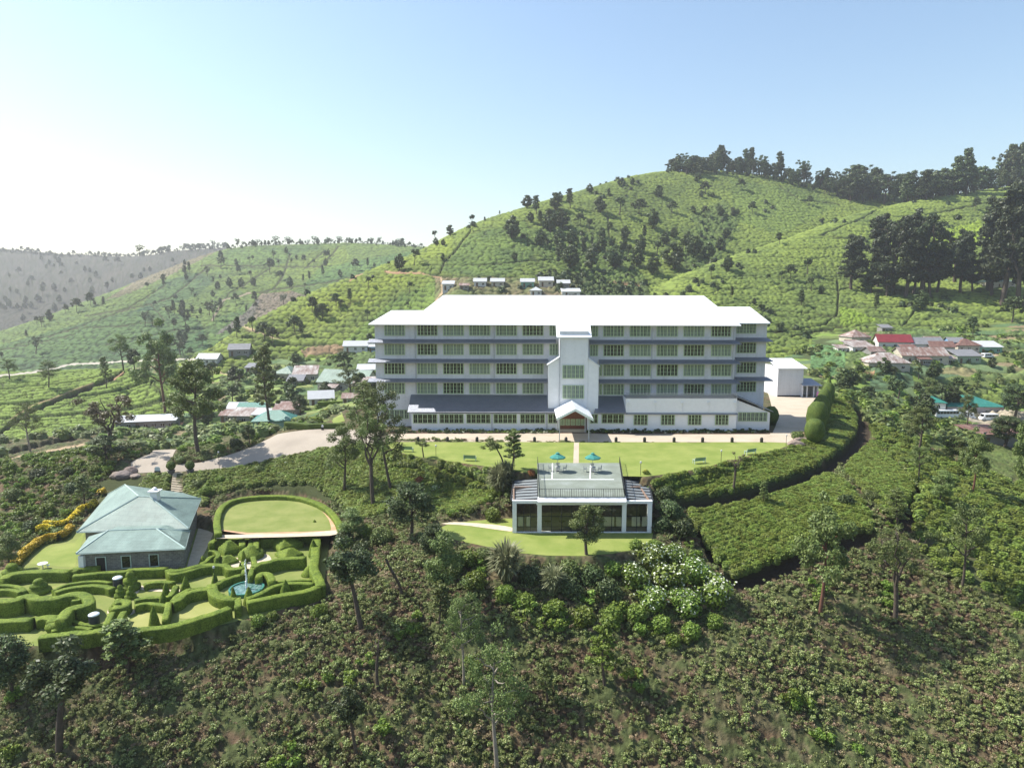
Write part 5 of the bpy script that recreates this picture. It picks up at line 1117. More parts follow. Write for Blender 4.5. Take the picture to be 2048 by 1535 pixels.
# drive side furniture
for (u, v, lb) in ((343, 949, 'ball topiary in a dark pot on the cottage side of the steps'), (381, 948, 'ball topiary in a dark pot on the hotel side of the steps')):
    p = hit(u, v); e = empty('potted_topiary', p); tag(e, lb, 'potted plant', 'pots at the top of the steps')
    MB().lathe([(.35,0),(.42,.1),(.6,.7),(.62,.8)], 14).build('pot', plain('dark_clay_pot', (.10,.095,.10), .8), e)
    bm = bmesh.new(); bmesh.ops.create_icosphere(bm, subdivisions=4, radius=.72); 
    for w in bm.verts: w.co *= 1 + .08 * math.sin(w.co.x * 17) * math.cos(w.co.y * 19 + w.co.z * 13)
    me = bpy.data.meshes.new('foliage'); bm.to_mesh(me); bm.free(); link('foliage', me, M['hedge_dark'], e, (0, 0, 1.55))
def sign(p, lb, w_=.9, h_=.7, c=(.55,.6,.62), legs=.5):
    e = empty('sign_board', p); tag(e, lb, 'sign'); b = MB(); b.add([(-w_/2,0,legs),(w_/2,0,legs),(w_/2,0,legs+h_*.7),(w_*.25,0,legs+h_),(-w_*.25,0,legs+h_),(-w_/2,0,legs+h_*.7)] + [(-w_/2,.08,legs),(w_/2,.08,legs),(w_/2,.08,legs+h_*.7),(w_*.25,.08,legs+h_),(-w_*.25,.08,legs+h_),(-w_/2,.08,legs+h_*.7)], [(0,1,2,3,4,5),(11,10,9,8,7,6)] + [(i,(i+1)%6,6+(i+1)%6,6+i) for i in range(6)]); b.build('board', plain('pale_sign_paint', c, .5, .1), e)
    MB().box(-w_/2-.05, -.02, 0, w_/2+.05, .12, legs).build('base', M['iron'], e)
sign(hit(315, 947), 'small pale arched sign board on a black base beside the drive'); sign(hit(645, 860), 'small white notice post by the hedge above the drive', .35, .45, (.8,.8,.78), .6)
rock(250, 952, 1.3, 'big grey-brown boulder at the end of the drive', None, .65, (.16,.13,.12)); rock(262, 944, 1.0, 'small boulder resting beside the big one at the drive end', None, .8, (.2,.15,.13)); rock(272, 953, .8, 'flat boulder in the tea below the drive end', None, .5, (.25,.2,.17)); rock(235, 952, 1.0, 'rounded boulder half hidden in shrubs at the drive end', None, .7, (.2,.16,.13))
o = MB(); pp = hit(584, 926); o.box(-1.1, -.6, -.3, 1.1, .6, .35); o = o.build('water_tank', plain('pale_concrete', (.5,.5,.47), .8, .15), None, pp, .03); tag(o, 'low pale concrete tank box in the tea beside the drive', 'tank')
# ---------------------------------------------------------------- vegetation: leaf meshes, trees, shrubs
def leafcloud(Cn, size, rng, nrm=None, jit=.9, elong=1.7, sizevar=.4):
    n = len(Cn); nr = rng.normal(size=(n, 3))
    if nrm is not None: nr = nr * jit + nrm * 1.6
    else: nr[:, 2] += .5
    if nrm is not None: nr[:, 2] += .45; nr[:, 0] -= .3
    nr /= np.linalg.norm(nr, axis=1)[:, None] + 1e-9
    t = np.cross(nr, rng.normal(size=(n, 3))); t /= np.linalg.norm(t, axis=1)[:, None] + 1e-9; b_ = np.cross(nr, t)
    s = size * (1 - sizevar + 2 * sizevar * rng.random(n))[:, None]
    V = np.stack([Cn + t * s * elong / 2, Cn + b_ * s / 2, Cn - t * s * elong / 2, Cn - b_ * s / 2], 1).reshape(-1, 3)
    return V, np.arange(4 * n).reshape(-1, 4)
def tubes(paths, n=6):
    Vs = []; Fs = []; o = 0
    for pts, rad in paths:
        pts = np.asarray(pts, float); k = len(pts); tg = np.gradient(pts, axis=0); tg /= np.linalg.norm(tg, axis=1)[:, None] + 1e-9
        ref = np.array([1., .13, .07]); x = np.cross(tg, ref); x /= np.linalg.norm(x, axis=1)[:, None] + 1e-9; y = np.cross(tg, x)
        a = np.arange(n) * 2 * math.pi / n
        ring = pts[:, None] + (x[:, None] * np.cos(a)[None, :, None] + y[:, None] * np.sin(a)[None, :, None]) * np.asarray(rad)[:, None, None]
        Vs.append(ring.reshape(-1, 3)); i, j = np.meshgrid(np.arange(k - 1), np.arange(n), indexing='ij'); i = i.ravel(); j = j.ravel()
        Fs.append(np.stack([o + i*n + j, o + i*n + (j+1) % n, o + (i+1)*n + (j+1) % n, o + (i+1)*n + j], -1)); o += k * n
    return np.concatenate(Vs), np.concatenate(Fs)
def blobpts(blobs, per, rng, shell=.55):
    P = []; Nn = []
    for c, r in blobs:
        k = int(per * (r[0] * r[1] if isinstance(r, tuple) else r * r) + 3); d = rng.normal(size=(k, 3)); d /= np.linalg.norm(d, axis=1)[:, None]
        rr = (shell + (1 - shell) * rng.random(k)) ** .8; rr *= 1 + .25 * rng.normal(size=k) * .5
        rv = np.array([r[0], r[0], r[1]]) if isinstance(r, tuple) else np.array([r, r, r * .8])
        P.append(np.array(c) + d * rr[:, None] * rv); Nn.append(d)
    return np.concatenate(P), np.concatenate(Nn)
BARK = lambda n, c: plain(n, c, .9, .35, 2, 0, .6)
M['bark'] = BARK('dark_bark', (.075,.058,.045)); M['bark_pale'] = BARK('pale_grey_bark', (.24,.21,.17)); M['bark_red'] = BARK('reddish_bark', (.13,.06,.04))
M['lf_olive'] = leafmat('olive_leaves', [(0.068,0.102,0.029), (0.128,0.174,0.048), (0.204,0.239,0.080)], .2)
M['lf_dark'] = leafmat('dark_leaves', [(0.031,0.051,0.019), (0.063,0.095,0.030), (0.105,0.135,0.047)], .15)
M['lf_green'] = leafmat('fresh_green_leaves', [(0.080,0.132,0.022), (0.149,0.220,0.033), (0.229,0.297,0.055)], .3)
M['lf_brown'] = leafmat('brownish_leaves', [(0.095,0.085,0.046), (0.149,0.130,0.065), (0.189,0.182,0.078)], .2)
M['lf_tea'] = leafmat('tea_leaves', [(0.061,0.088,0.020), (0.149,0.204,0.037), (0.270,0.330,0.061)], .25, objvar=.18)
M['lf_rough'] = leafmat('rough_tea_leaves', [(.055,.072,.022), (.145,.185,.05), (.245,.28,.085), (.38,.38,.21)], .2, objvar=.35)
M['lf_dry'] = leafmat('dry_twigs', [(0.183,0.121,0.077), (0.275,0.198,0.121), (0.229,0.209,0.099)], .1, objvar=.3)
M['lf_pale'] = leafmat('pale_bamboo_leaves', [(0.146,0.170,0.080), (0.229,0.250,0.130), (0.333,0.340,0.200)], .3)
M['lf_far'] = leafmat('far_tree_leaves', [(0.039,0.060,0.022), (0.072,0.100,0.033), (0.117,0.150,0.050)], .1)
M['lf_orange'] = leafmat('orange_leaves', [(0.260,0.130,0.030), (0.343,0.200,0.050), (0.208,0.190,0.050)], .3)
M['petal_white'] = leafmat('white_petals', [(.62,.66,.48), (.72,.75,.6)], .2); M['petal_yellow'] = leafmat('yellow_flowers', [(.60,.44,.03), (.78,.62,.05), (.66,.56,.06)], .2)
M['petal_red'] = leafmat('red_brown_leaves', [(.22,.07,.03), (.30,.13,.05)], .2)
def limb(a, b_, r0, r1, rng, k=5, wob=.06):
    a = np.array(a, float); b_ = np.array(b_, float); L_ = np.linalg.norm(b_ - a); pts = [a + (b_ - a) * s + (rng.normal(size=3) * wob * L_ * math.sin(s * math.pi)) for s in np.linspace(0, 1, k)]
    return pts, np.linspace(r0, r1, k)
def make_tree(kind, seed, H_=9.0, leaf='lf_olive', bark='bark', lsize=.2, per=340, lean=(0, 0), single=False, tn=6):
    rng = np.random.default_rng(seed); paths = []; blobs = []
    lx, ly = lean; top = np.array([lx * H_, ly * H_, H_])
    def axis(s): return np.array([lx * H_ * s ** 1.4 + .02 * H_ * math.sin(s * 5 + seed), ly * H_ * s ** 1.4 + .02 * H_ * math.cos(s * 4 + seed), H_ * s])
    R0 = .022 * H_
    if kind == 'open':
        paths.append(([axis(s) for s in np.linspace(0, .88, 9)], np.linspace(R0, R0 * .25, 9)))
        for i in range(11):
            s = .38 + .5 * i / 11; a = i * 2.4 + rng.random(); L_ = H_ * (.28 - .13 * (s - .38) / .5) * rng.uniform(.75, 1.15); st_ = axis(s); e = st_ + np.array([math.cos(a) * L_, math.sin(a) * L_, L_ * rng.uniform(.25, .75)])
            paths.append(limb(st_, e, R0 * .42, R0 * .1, rng))
            for k in range(4): blobs.append((st_ + (e - st_) * rng.uniform(.55, 1.1) + rng.normal(size=3) * H_ * .045, H_ * rng.uniform(.045, .085)))
        for k in range(6): blobs.append((axis(.93) + rng.normal(size=3) * H_ * .06, H_ * .07))
    elif kind == 'forked':
        paths.append(([axis(s) for s in np.linspace(0, .4, 5)], np.linspace(R0 * 1.3, R0, 5)))
        for i in range(4):
            a = i * 1.7 + rng.random(); e = axis(.4) + np.array([math.cos(a) * H_ * .2, math.sin(a) * H_ * .2, H_ * rng.uniform(.38, .55)]); paths.append(limb(axis(.38), e, R0 * .7, R0 * .15, rng, 7))
            for k in range(8):
                p = axis(.4) + (e - axis(.4)) * rng.uniform(.35, 1.05); q = p + rng.normal(size=3) * np.array([.1, .1, .06]) * H_; paths.append(limb(p, q, R0 * .15, R0 * .05, rng, 3)); blobs.append((q, H_ * rng.uniform(.04, .075)))
    elif kind == 'dense':
        paths.append(([axis(s) for s in np.linspace(0, .7, 7)], np.linspace(R0 * 1.1, R0 * .4, 7)))
        for i in range(34):
            ph = rng.random() * 6.28; zz = rng.uniform(-1, 1); rr = math.sqrt(1 - zz * zz) * rng.uniform(.45, 1); c = axis(.62) + np.array([math.cos(ph) * rr * .22, math.sin(ph) * rr * .22, zz * .30]) * H_; blobs.append((c, H_ * rng.uniform(.06, .11)))
            if i % 3 == 0: paths.append(limb(axis(rng.uniform(.3, .55)), c, R0 * .3, R0 * .08, rng))
    elif kind == 'blob':
        paths.append(([axis(s) for s in np.linspace(0, .6, 5)], np.linspace(R0 * 1.1, R0 * .5, 5)))
        for i in range(40):
            ph = rng.random() * 6.28; zz = rng.uniform(-1, 1); rr = math.sqrt(1 - zz * zz) * rng.uniform(.5, 1) * (1.1 - .25 * zz); c = axis(.54) + np.array([math.cos(ph) * rr * .22, math.sin(ph) * rr * .22, zz * .38]) * H_; blobs.append((c, H_ * rng.uniform(.07, .12)))
    elif kind == 'column':
        paths.append(([axis(s) for s in np.linspace(0, .97, 9)], np.linspace(R0 * .8, R0 * .12, 9)))
        for i in range(30):
            s = .28 + .7 * i / 30; a = i * 2.4; L_ = H_ * (.15 - .10 * (s - .28) / .7) * rng.uniform(.6, 1.2); st_ = axis(s); e = st_ + np.array([math.cos(a) * L_, math.sin(a) * L_, L_ * .5]); paths.append(limb(st_, e, R0 * .2, R0 * .05, rng, 3)); blobs.append((e, H_ * rng.uniform(.03, .055))); blobs.append((st_ + (e - st_) * .5, H_ * .03))
    elif kind == 'tall':
        paths.append(([axis(s) for s in np.linspace(0, .95, 10)], np.linspace(R0 * 1.1, R0 * .2, 10)))
        for i in range(46):
            s = .2 + .78 * (i / 46) ** .9; a = i * 2.4 + rng.random(); L_ = H_ * .17 * (1 - .55 * max(0, (s - .5) / .5)) * rng.uniform(.35, 1.15); st_ = axis(s); e = st_ + np.array([math.cos(a) * L_, math.sin(a) * L_, L_ * rng.uniform(0, .5)]); 
            if i % 2: paths.append(limb(st_, e, R0 * .3, R0 * .07, rng, 3))
            blobs.append((e, (H_ * rng.uniform(.035, .06), H_ * rng.uniform(.03, .055)))); blobs.append((st_ + (e - st_) * .45, H_ * .045))
    elif kind == 'mop':
        paths.append(([axis(s) for s in np.linspace(0, .72, 8)], np.linspace(R0 * 1.2, R0 * .7, 8)))
        for i in range(20): c = axis(.78) + rng.normal(size=3) * np.array([.11, .11, .09]) * H_; blobs.append((c, H_ * rng.uniform(.06, .1))); paths.append(limb(axis(.68), c, R0 * .3, R0 * .06, rng, 3)) if i % 3 == 0 else None
    elif kind == 'pollard':
        paths.append(([axis(s) for s in np.linspace(0, .75, 7)], np.linspace(R0 * 1.6, R0 * 1.0, 7)))
        for i in range(6): a = i * 1.1; e = axis(.7) + np.array([math.cos(a) * .17, math.sin(a) * .17, rng.uniform(.08, .3)]) * H_; paths.append(limb(axis(rng.uniform(.5, .74)), e, R0 * .7, R0 * .15, rng)); blobs.append((e, H_ * .05))
    elif kind == 'stub':
        paths.append(([axis(s) for s in np.linspace(0, 1, 7)], np.linspace(R0 * 1.6, R0 * 1.1, 7))); blobs.append((axis(.97), H_ * .03))
    P, Nn = blobpts([(c, r if isinstance(r, tuple) else (r, r * .8)) for c, r in blobs], per, rng, .35)
    V1, F1 = tubes(paths, tn); V2, F2 = leafcloud(P, lsize, rng, Nn, 1.1)
    if single:
        me = npmesh(kind, np.concatenate([V1, V2]), np.concatenate([F1, F2 + len(V1)])); me.materials.append(M[bark]); me.materials.append(M[leaf])
        me.polygons.foreach_set('material_index', np.concatenate([np.zeros(len(F1), np.int32), np.ones(len(F2), np.int32)])); return me, H_
    tm = npmesh('trunk', V1, F1, True); tm.materials.append(M[bark]); cm = npmesh('crown', V2, F2); cm.materials.append(M[leaf]); return (tm, cm), H_
PROTO = {}
def proto(key, *a, **k):
    if key not in PROTO:
        a = list(a) + [9.0, 'lf_olive', 'bark', .2, 340][max(0, len(a) - 2):]; a[5] *= .72; a[6] *= 1.5; PROTO[key] = make_tree(*a, **k)
    return PROTO[key]
NEAR = {
 'open1': ('open', 1, 9, 'lf_olive', 'bark', .15, 330), 'open2': ('open', 2, 9, 'lf_olive', 'bark_pale', .13, 300), 'openlean': ('open', 3, 9, 'lf_olive', 'bark', .15, 330, (-.22, .05)), 'forked': ('forked', 4, 11, 'lf_olive', 'bark', .15, 330), 'forkbrown': ('forked', 5, 11, 'lf_brown'),
 'dense1': ('dense', 6, 8, 'lf_olive', 'bark', .17, 420), 'dense2': ('dense', 7, 8, 'lf_dark', 'bark', .18, 420), 'column': ('column', 8, 9, 'lf_olive', 'bark', .17, 520), 'columng': ('column', 9, 8, 'lf_green', 'bark', .17, 620), 'mop': ('mop', 10, 6, 'lf_olive', 'bark', .15, 500),
 'mopdark': ('mop', 11, 7, 'lf_dark', 'bark', .16, 500, (-.2, 0)), 'pollard': ('pollard', 12, 6, 'lf_brown', 'bark', .15, 500), 'stub': ('stub', 13, 4, 'lf_dry', 'bark', .1, 300, (-.25, 0)), 'openred': ('open', 14, 9, 'lf_olive', 'bark_red'),
 'densebig': ('dense', 15, 14, 'lf_dark', 'bark', .28, 200), 'openbig': ('open', 16, 14, 'lf_olive', 'bark', .27, 210), 'mopbig': ('mop', 17, 8, 'lf_dark', 'bark', .2, 520, (-.25, 0)), 'lawntree': ('mop', 18, 5, 'lf_olive', 'bark', .13, 600, (-.42, 0)), 'slim': ('column', 19, 5, 'lf_olive', 'bark', .14, 1100)}
def tree(key, u, v, top, label, rz=None, sx=1., group='trees round the hotel and gardens', name='tree', off=None):
    p = hit(u, v); h = CZ + p.y * tv(top) - p.z; pr, H_ = proto(key, *NEAR[key]); s = h / H_
    e = empty(name, (p.x, p.y, p.z - .15), rz if rz is not None else (u * 7.3) % 6.28); e.scale = (s * sx, s * sx, s); tag(e, label, 'tree', group)
    link('trunk', pr[0], None, e); link('crown', pr[1], None, e); return e
tree('forked', 747, 1012, 800, 'tall forked tree rising from the tea, its curved trunk nearest the oval lawn', 1.0, .75)
tree('openlean', 782, 982, 782, 'tall tree leaning towards the hotel drive behind the forked tree', .1, .8)
tree('open1', 690, 988, 850, 'dark-trunked tree in the tea nearest the drive side of the forked tree', 2.)
tree('lawntree', 1011, 942, 868, 'small strongly leaning tree with mop crown where tea meets lawn', .1, 1.1)
tree('slim', 1026, 940, 856, 'slim upright lawn tree beside the strongly leaning one', 1., 1.6)
tree('mop', 846, 914, 876, 'small round-crowned tree shading the end of a green bench', 2., 1.5)
tree('pollard', 1468, 984, 905, 'pruned tree with bare forked limbs in the upper tea band', .5)
tree('slim', 1526, 1012, 958, 'small thin tree beside the dark path between the tea blocks', .5, 1.2)
tree('openbig', 397, 906, 722, 'large dark tree standing beside the drive above the valley houses', .6, 1.05)
tree('column', 536, 862, 686, 'tall slender feathery tree rising over the valley fields', .6, 1.0)
tree('forkbrown', 222, 912, 782, 'wide brownish tree at the far end of the drive', .6, 1.25)
tree('densebig', 215, 925, 868, 'dark bushy tree under the wide brownish tree', .6, 2.2)
tree('openred', 328, 835, 660, 'tall thin tree in front of the striped tea mound', .6, .8)
tree('open1', 245, 740, 668, 'tree standing on the crest track of the striped tea mound', .3, 1.1)
tree('dense2', 268, 742, 694, 'dark low tree next to the tree on the mound crest track', .3, 1.2)
tree('open1', 18, 758, 716, 'lone tree at the far end of the mound crest', .9, 1.5)
tree('openlean', 96, 775, 722, 'leaning tree on the mound crest above its long shadow', 2.9, 1.3)
tree('slim', 212, 775, 712, 'thin small tree on the mound below its crest', .2, 1.)
tree('open2', 60, 905, 800, 'pale bare-looking tree over the dark track below the mound', .2, .9)
tree('mopbig', 726, 1256, 1082, 'tree with long bare trunk and brushy crown beside the hedge garden corner', .35, 1.15)
tree('stub', 803, 1192, 1112, 'bare leaning pole of a lopped tree on the open slope', .2, 1.3)
tree('dense1', 884, 1208, 1052, 'upright dark-crowned tree below the lower lawn with a long trunk', .2, .95)
tree('dense2', 868, 1130, 1040, 'dark pointed tree at the corner of the lower lawn', 1.2, 1.2)
tree('pollard', 757, 1372, 1262, 'bare crooked tree on the wild slope', 2.2, 1.)
tree('mopbig', 714, 1502, 1368, 'dark flat-topped tree with thick trunk low on the slope', 1.2, 1.05)
tree('mopbig', 112, 1502, 1285, 'big leaning tree with wide dark crown at the bottom corner of the slope', 3.2, 1.25)
tree('dense2', 22, 1400, 1262, 'dark tree beside the lowest garden hedge, at the frame edge', .2, 1.2)
tree('slim', 250, 1348, 1236, 'slim dark tree just below the outer garden hedge', .2, 2.2)
tree('columng', 1207, 1368, 1236, 'young green tree with thin trunk in the middle of the lower slope', .2, 1.4)
tree('column', 1092, 1402, 1316, 'small bushy dark-green tree on the slope below the young green one', .2, 1.7)
tree('open2', 990, 1545, 1278, 'tall pale-stemmed tree at the bottom of the slope', .2, .8)
tree('open2', 925, 1372, 1182, 'thin-stemmed airy tree below the scrub ridge', 1.2, .75)
tree('slim', 880, 1250, 1160, 'small airy tree with feathery top on the dry bank', 1.2, 1.6)
tree('openred', 1640, 1232, 1012, 'tree with reddish trunk in front of the lower tea block', 1.2, .85)
tree('forked', 1786, 1240, 1048, 'broad airy tree with pale stem on the right-hand slope', 2.2, .9)['label'] = 'broad airy forked tree at the edge of the rough tea slope'
tree('open1', 1922, 1182, 1008, 'tall straight-trunked tree casting a long shadow over the rough tea', .2, .8)
tree('openred', 1945, 988, 868, 'leaning reddish tree on the rough tea slope below the parked van', .9, .8)
tree('openbig', 2052, 1020, 850, 'tall pale-trunked tree at the frame edge of the rough slope', .9, .6)
tree('open1', 1838, 905, 812, 'airy tree standing before the smaller teal roof', .9, 1.3)
tree('dense1', 1905, 925, 868, 'umbrella-shaped tree below the parked bus', .9, 1.8)
tree('open1', 1932, 865, 788, 'thin tree in front of the big teal-roofed building', .9, .9)
tree('dense2', 2012, 895, 826, 'broad dark tree beside the minivan', .9, 1.9)
tree('dense2', 2030, 842, 762, 'dark tree at the corner of the big teal-roofed building', .9, 1.6)
tree('dense1', 1855, 800, 752, 'bushy tree on the terrace plots above the teal roofs', .9, 1.4)
tree('slim', 1955, 775, 738, 'thin reddish-stemmed tree on the brown terrace', .9, 1.)
tree('open1', 1835, 960, 890, 'spreading tree on the ridge above the rough tea', .4, 1.3)
tree('dense1', 1880, 1010, 935, 'rounded tree in the rough tea, above the long-shadow tree', .4, 1.2)
tree('column', 1790, 1060, 975, 'feathery tree behind the lower end of the tea strips', .4, 1.8)
tree('dense1', 1174, 1108, 1004, 'leafy tree growing right in front of the pavilion glass', 2.5, 1.35)
tree('dense2', 822, 1075, 955, 'large dark bushy tree beside the lower lawn path', .9, 1.5)
tree('dense1', 700, 1082, 1010, 'green bushy tree between oval lawn and scrub', .9, 1.6)
tree('dense2', 600, 830, 785, 'dense green tree by the car park hedge', .9, 1.3)
tree('open1', 700, 800, 735, 'round-topped tree in front of the long green valley roof', .9, 1.4)
tree('column', 730, 842, 760, 'thin tree at the corner of the hotel terrace', .9, 2.)
tree('dense2', 650, 800, 768, 'small pyramid-shaped dark tree above the car park hedge', .9, 1.3)
tree('dense2', 498, 890, 845, 'dark upright shrub tree at the bend of the drive', .9, 1.2)
tree('slim', 168, 1012, 948, 'narrow orange-brown columnar tree behind the cottage', .9, 1.6)['label'] = 'narrow columnar tree with orange-brown leaves behind the cottage'
tree('dense1', 18, 1140, 1058, 'dusty olive tree at the end of the yellow flower border', .9, 1.2)
# shrubs close by
def shrubmesh(key, leaf, per=2600, ls=.085, seed=1, flower=None, kind='bush'):
    k = ('shrub', key)
    if k in PROTO: return PROTO[k]
    rng = np.random.default_rng(seed)
    if kind == 'bush':
        bl_ = [(np.array([math.cos(a) * .5 * rng.random(), math.sin(a) * .5 * rng.random(), rng.uniform(.3, .75)]), (rng.uniform(.3, .5), rng.uniform(.28, .42))) for a in rng.random(14) * 6.28]
        P, Nn = blobpts(bl_, per / 2, rng, .7); P[:, 2] = np.abs(P[:, 2]); V, Fq = leafcloud(P, ls, rng, Nn, .9)
    else:
        n = 700; a = rng.random(n) * 6.28; r_ = rng.random(n) ** .7 * .35; base = np.stack([np.cos(a) * r_ * .5, np.sin(a) * r_ * .5, rng.random(n) * .5], -1); d = np.stack([np.cos(a) * r_ * 1.6, np.sin(a) * r_ * 1.6, .55 + .6 * rng.random(n)], -1); tip = base + d; tip[:, 2] -= r_ * .9
        midp = base + d * .55 + np.array([0, 0, .12]); w = np.cross(d, [0, 0, 1.]); w /= np.linalg.norm(w, axis=1)[:, None] + 1e-9; w *= .02
        V = np.stack([base - w, base + w, midp + w * 1.3, midp - w * 1.3, midp - w * 1.3, midp + w * 1.3, tip + w * .2, tip - w * .2], 1).reshape(-1, 3); Fq = np.arange(8 * n).reshape(-1, 4)
    me = npmesh('foliage', V, Fq); me.materials.append(M[leaf]); fm = None
    if flower:
        sel = Nn[:, 2] > -.1; Pf = P[sel][::5] + Nn[sel][::5] * .06; V, Fq = leafcloud(Pf, ls * .95, rng, Nn[sel][::5], .7, 1.1); fm = npmesh('blossoms', V, Fq); fm.materials.append(M[flower])
    sm_, sf = tubes([([(0, 0, -.2), (math.cos(a) * .1, math.sin(a) * .1, .25), (math.cos(a) * .25, math.sin(a) * .25, .6)], [.05, .035, .015]) for a in (0, 1.6, 3.1, 4.7)], 5); tm = npmesh('stem', sm_, sf); tm.materials.append(M['bark'])
    PROTO[k] = (me, fm, tm); return PROTO[k]
SH = {'green': ('lf_green', 2600, .085, 21), 'olive': ('lf_olive', 2600, .085, 22), 'dark': ('lf_dark', 2600, .085, 23), 'white': ('lf_green', 2400, .085, 24, 'petal_white'), 'yellow': ('lf_green', 2000, .085, 25, 'petal_yellow'), 'bamboo': ('lf_pale', 0, 0, 26, None, 'tuft'), 'red': ('petal_red', 2000, .09, 27), 'dry': ('lf_dry', 1800, .07, 28)}
def shrub(kind, u, v, r, label, h=None, z=None, grp='shrubs round the gardens'):
    p = PZ(u, v, z) if z is not None else hit(u, v); me, fm, tm = shrubmesh(kind, *SH[kind]); e = empty('shrub' if kind != 'bamboo' else 'bamboo_clump', (p.x, p.y, p.z - .1), (u * 3.7 + v) % 6.28); e.scale = (r, r, h or r)
    link('stem', tm, None, e); link('foliage', me, None, e)
    if fm: link('blossoms', fm, None, e)
    return tag(e, label, 'shrub', grp)
for a in [('white',1268,1172,2.7,'white-flowering bush closest to the pavilion lawn'),('white',1302,1132,2.5,'white-flowering bush tucked below the pavilion corner'),('white',1338,1178,3.1,'large white-flowering bush in the middle of the flowering group'),('white',1392,1165,2.9,'white-flowering bush facing the lower tea block'),('white',1428,1205,3.0,'white-flowering bush at the foot of the lower tea block'),('white',1372,1225,2.6,'white-flowering bush lowest down the slope'),('white',1305,1215,2.4,'white-flowering bush above the bright green scrub row'),('white',1350,1125,2.2,'small white-flowering bush beside the dark shade trees'),
    ('green',1272,1098,1.25,'round bright bush at the end of the lower lawn'),('green',1308,1100,1.35,'round bright bush second along the lower lawn end'),('green',1338,1108,1.2,'round bright bush third along, beside the shade'),('dark',1328,1000,2.0,'dark shrub pressed against the pavilion end wall'),('dark',1345,1035,2.2,'dark shrub in the shade of the pavilion corner'),('dark',1322,1060,1.8,'dark shrub at the foot of the pavilion corner'),('dark',1365,1070,2.2,'dark shrub between pavilion and lower tea block'),
    ('bamboo',1000,985,3.2,'drooping pale bamboo clump against the pavilion side'),('bamboo',1012,960,2.2,'smaller pale bamboo clump behind the pavilion side roof'),('bamboo',1012,1160,3.4,'tall silvery bamboo clump on the bank below the lower lawn'),('bamboo',1105,1185,2.4,'spiky pale clump at the foot of the bank'),('green',985,1040,1.7,'yellowish weeping shrub beside the pavilion path end'),
    ('olive',905,1150,1.9,'olive bush on the bank, beside the long-trunk tree'),('green',935,1130,1.8,'green bush on the bank under the lower lawn edge'),('olive',970,1120,1.5,'olive bush halfway along the lower lawn edge'),('green',950,1175,1.9,'green bush at the top of the dry bank'),('dark',1060,1165,2.0,'dark bush beside the tall silvery bamboo'),('olive',1140,1150,1.8,'olive bush under the pavilion front tree'),('dark',1180,1165,2.0,'dark bush below the pavilion front tree'),('green',1225,1150,1.7,'bright bush between pavilion tree and flowering bushes'),('dark',1215,1195,2.1,'dark bush in the shade above the scrub'),('dark',1140,1190,2.0,'dark bush beside the spiky pale clump'),
    ('dark',690,1090,1.8,'dark bush at the outer corner of the hedge garden'),('green',730,1075,1.7,'bright bush near the terrace path end'),('olive',765,1085,1.9,'olive bush beside the big dark tree'),('green',660,1060,1.0,'small bright bush at the oval lawn corner'),('dark',720,1110,1.6,'dark bush above the dry bank near the hedge garden'),('red',838,968,1.2,'reddish-leaved bush in the middle of the tea slope'),('white',868,985,1.1,'small pale-flowered bush in the tea slope'),('olive',520,945,1.3,'olive bush growing among the tea by the drive'),
    ('green',412,990,1.5,'pale green shrub beside the garden steps'),('green',440,965,1.2,'pale leafy shrub above the oval lawn hedge'),('olive',395,975,1.3,'olive shrub by the lower garden steps'),('white',385,1010,1.0,'shrub with white blossom near the cottage corner'),
    ('dark',75,960,1.9,'dark clipped mound by the valley, widest one'),('dark',135,950,1.5,'dark round shrub beside the widest mound'),('dark',145,985,1.6,'dark square shrub behind the cottage'),('green',190,950,1.7,'fresh green bush behind the cottage roof'),('olive',30,1000,2.0,'olive shrub on the rough bank behind the flower border'),('green',95,1030,1.9,'green shrub on the rough bank near the orange tree'),('dark',60,1065,1.7,'dark shrub in the shade above the yellow border'),('olive',120,1075,1.5,'olive shrub between border and cottage roof'),('green',20,945,1.9,'light green shrub at the top of the rough bank'),
    ('olive',250,905,1.9,'grey-green shrub beside the drive boulder'),('green',440,905,1.6,'bright shrub under the large drive tree'),('dark',475,895,1.7,'dark tall shrub on the drive verge'),('olive',360,925,1.2,'low shrub on the verge under the large tree'),('green',510,880,1.5,'light shrub at the drive bend'),('yellow',1292,948,.8,'yellow-flowering bush beside the pavilion deck'),('yellow',655,826,1.5,'yellow-green round bush by the car park lawn'),('red',1062,950,.9,'reddish low shrub behind the pavilion side roof'),('olive',1595,880,1.6,'pale leafy shrub growing behind the lawn-tip rocks'),
    ('green',1010,1200,1.7,'bright scrub bush at the top of the dry bank end of the scrub row'),('green',1052,1215,1.6,'bright scrub bush under the tall silvery bamboo'),('green',1110,1230,1.7,'bright scrub bush below the spiky pale clump'),('green',1168,1248,1.9,'bright scrub bush above the young green tree'),('green',1222,1245,1.8,'bright scrub bush beside the crown of the young green tree'),('green',1272,1240,1.8,'bright scrub bush below the first white-flowering bush'),('green',1322,1262,1.7,'bright scrub bush below the lowest white-flowering bushes'),('green',1382,1275,1.6,'bright scrub bush lowest of the scrub row, near the wild slope'),('green',1345,1290,1.3,'bright scrub bush standing alone under the scrub row'),('green',1430,1255,1.5,'bright scrub bush at the dark bank of the lower tea block'),('green',516,1250,1.2,'bright green bush just outside the fountain gap'),('green',545,1238,.9,'small bright bush outside the outer hedge'),('green',640,1235,1.5,'leafy bush in the shadow of the garden corner'),('olive',1740,1000,1.4,'grey flowering weed patch in the tea strip'),('dark',1690,1010,1.6,'dark leafy shrub between the tea blocks')]:
    shrub(*a)
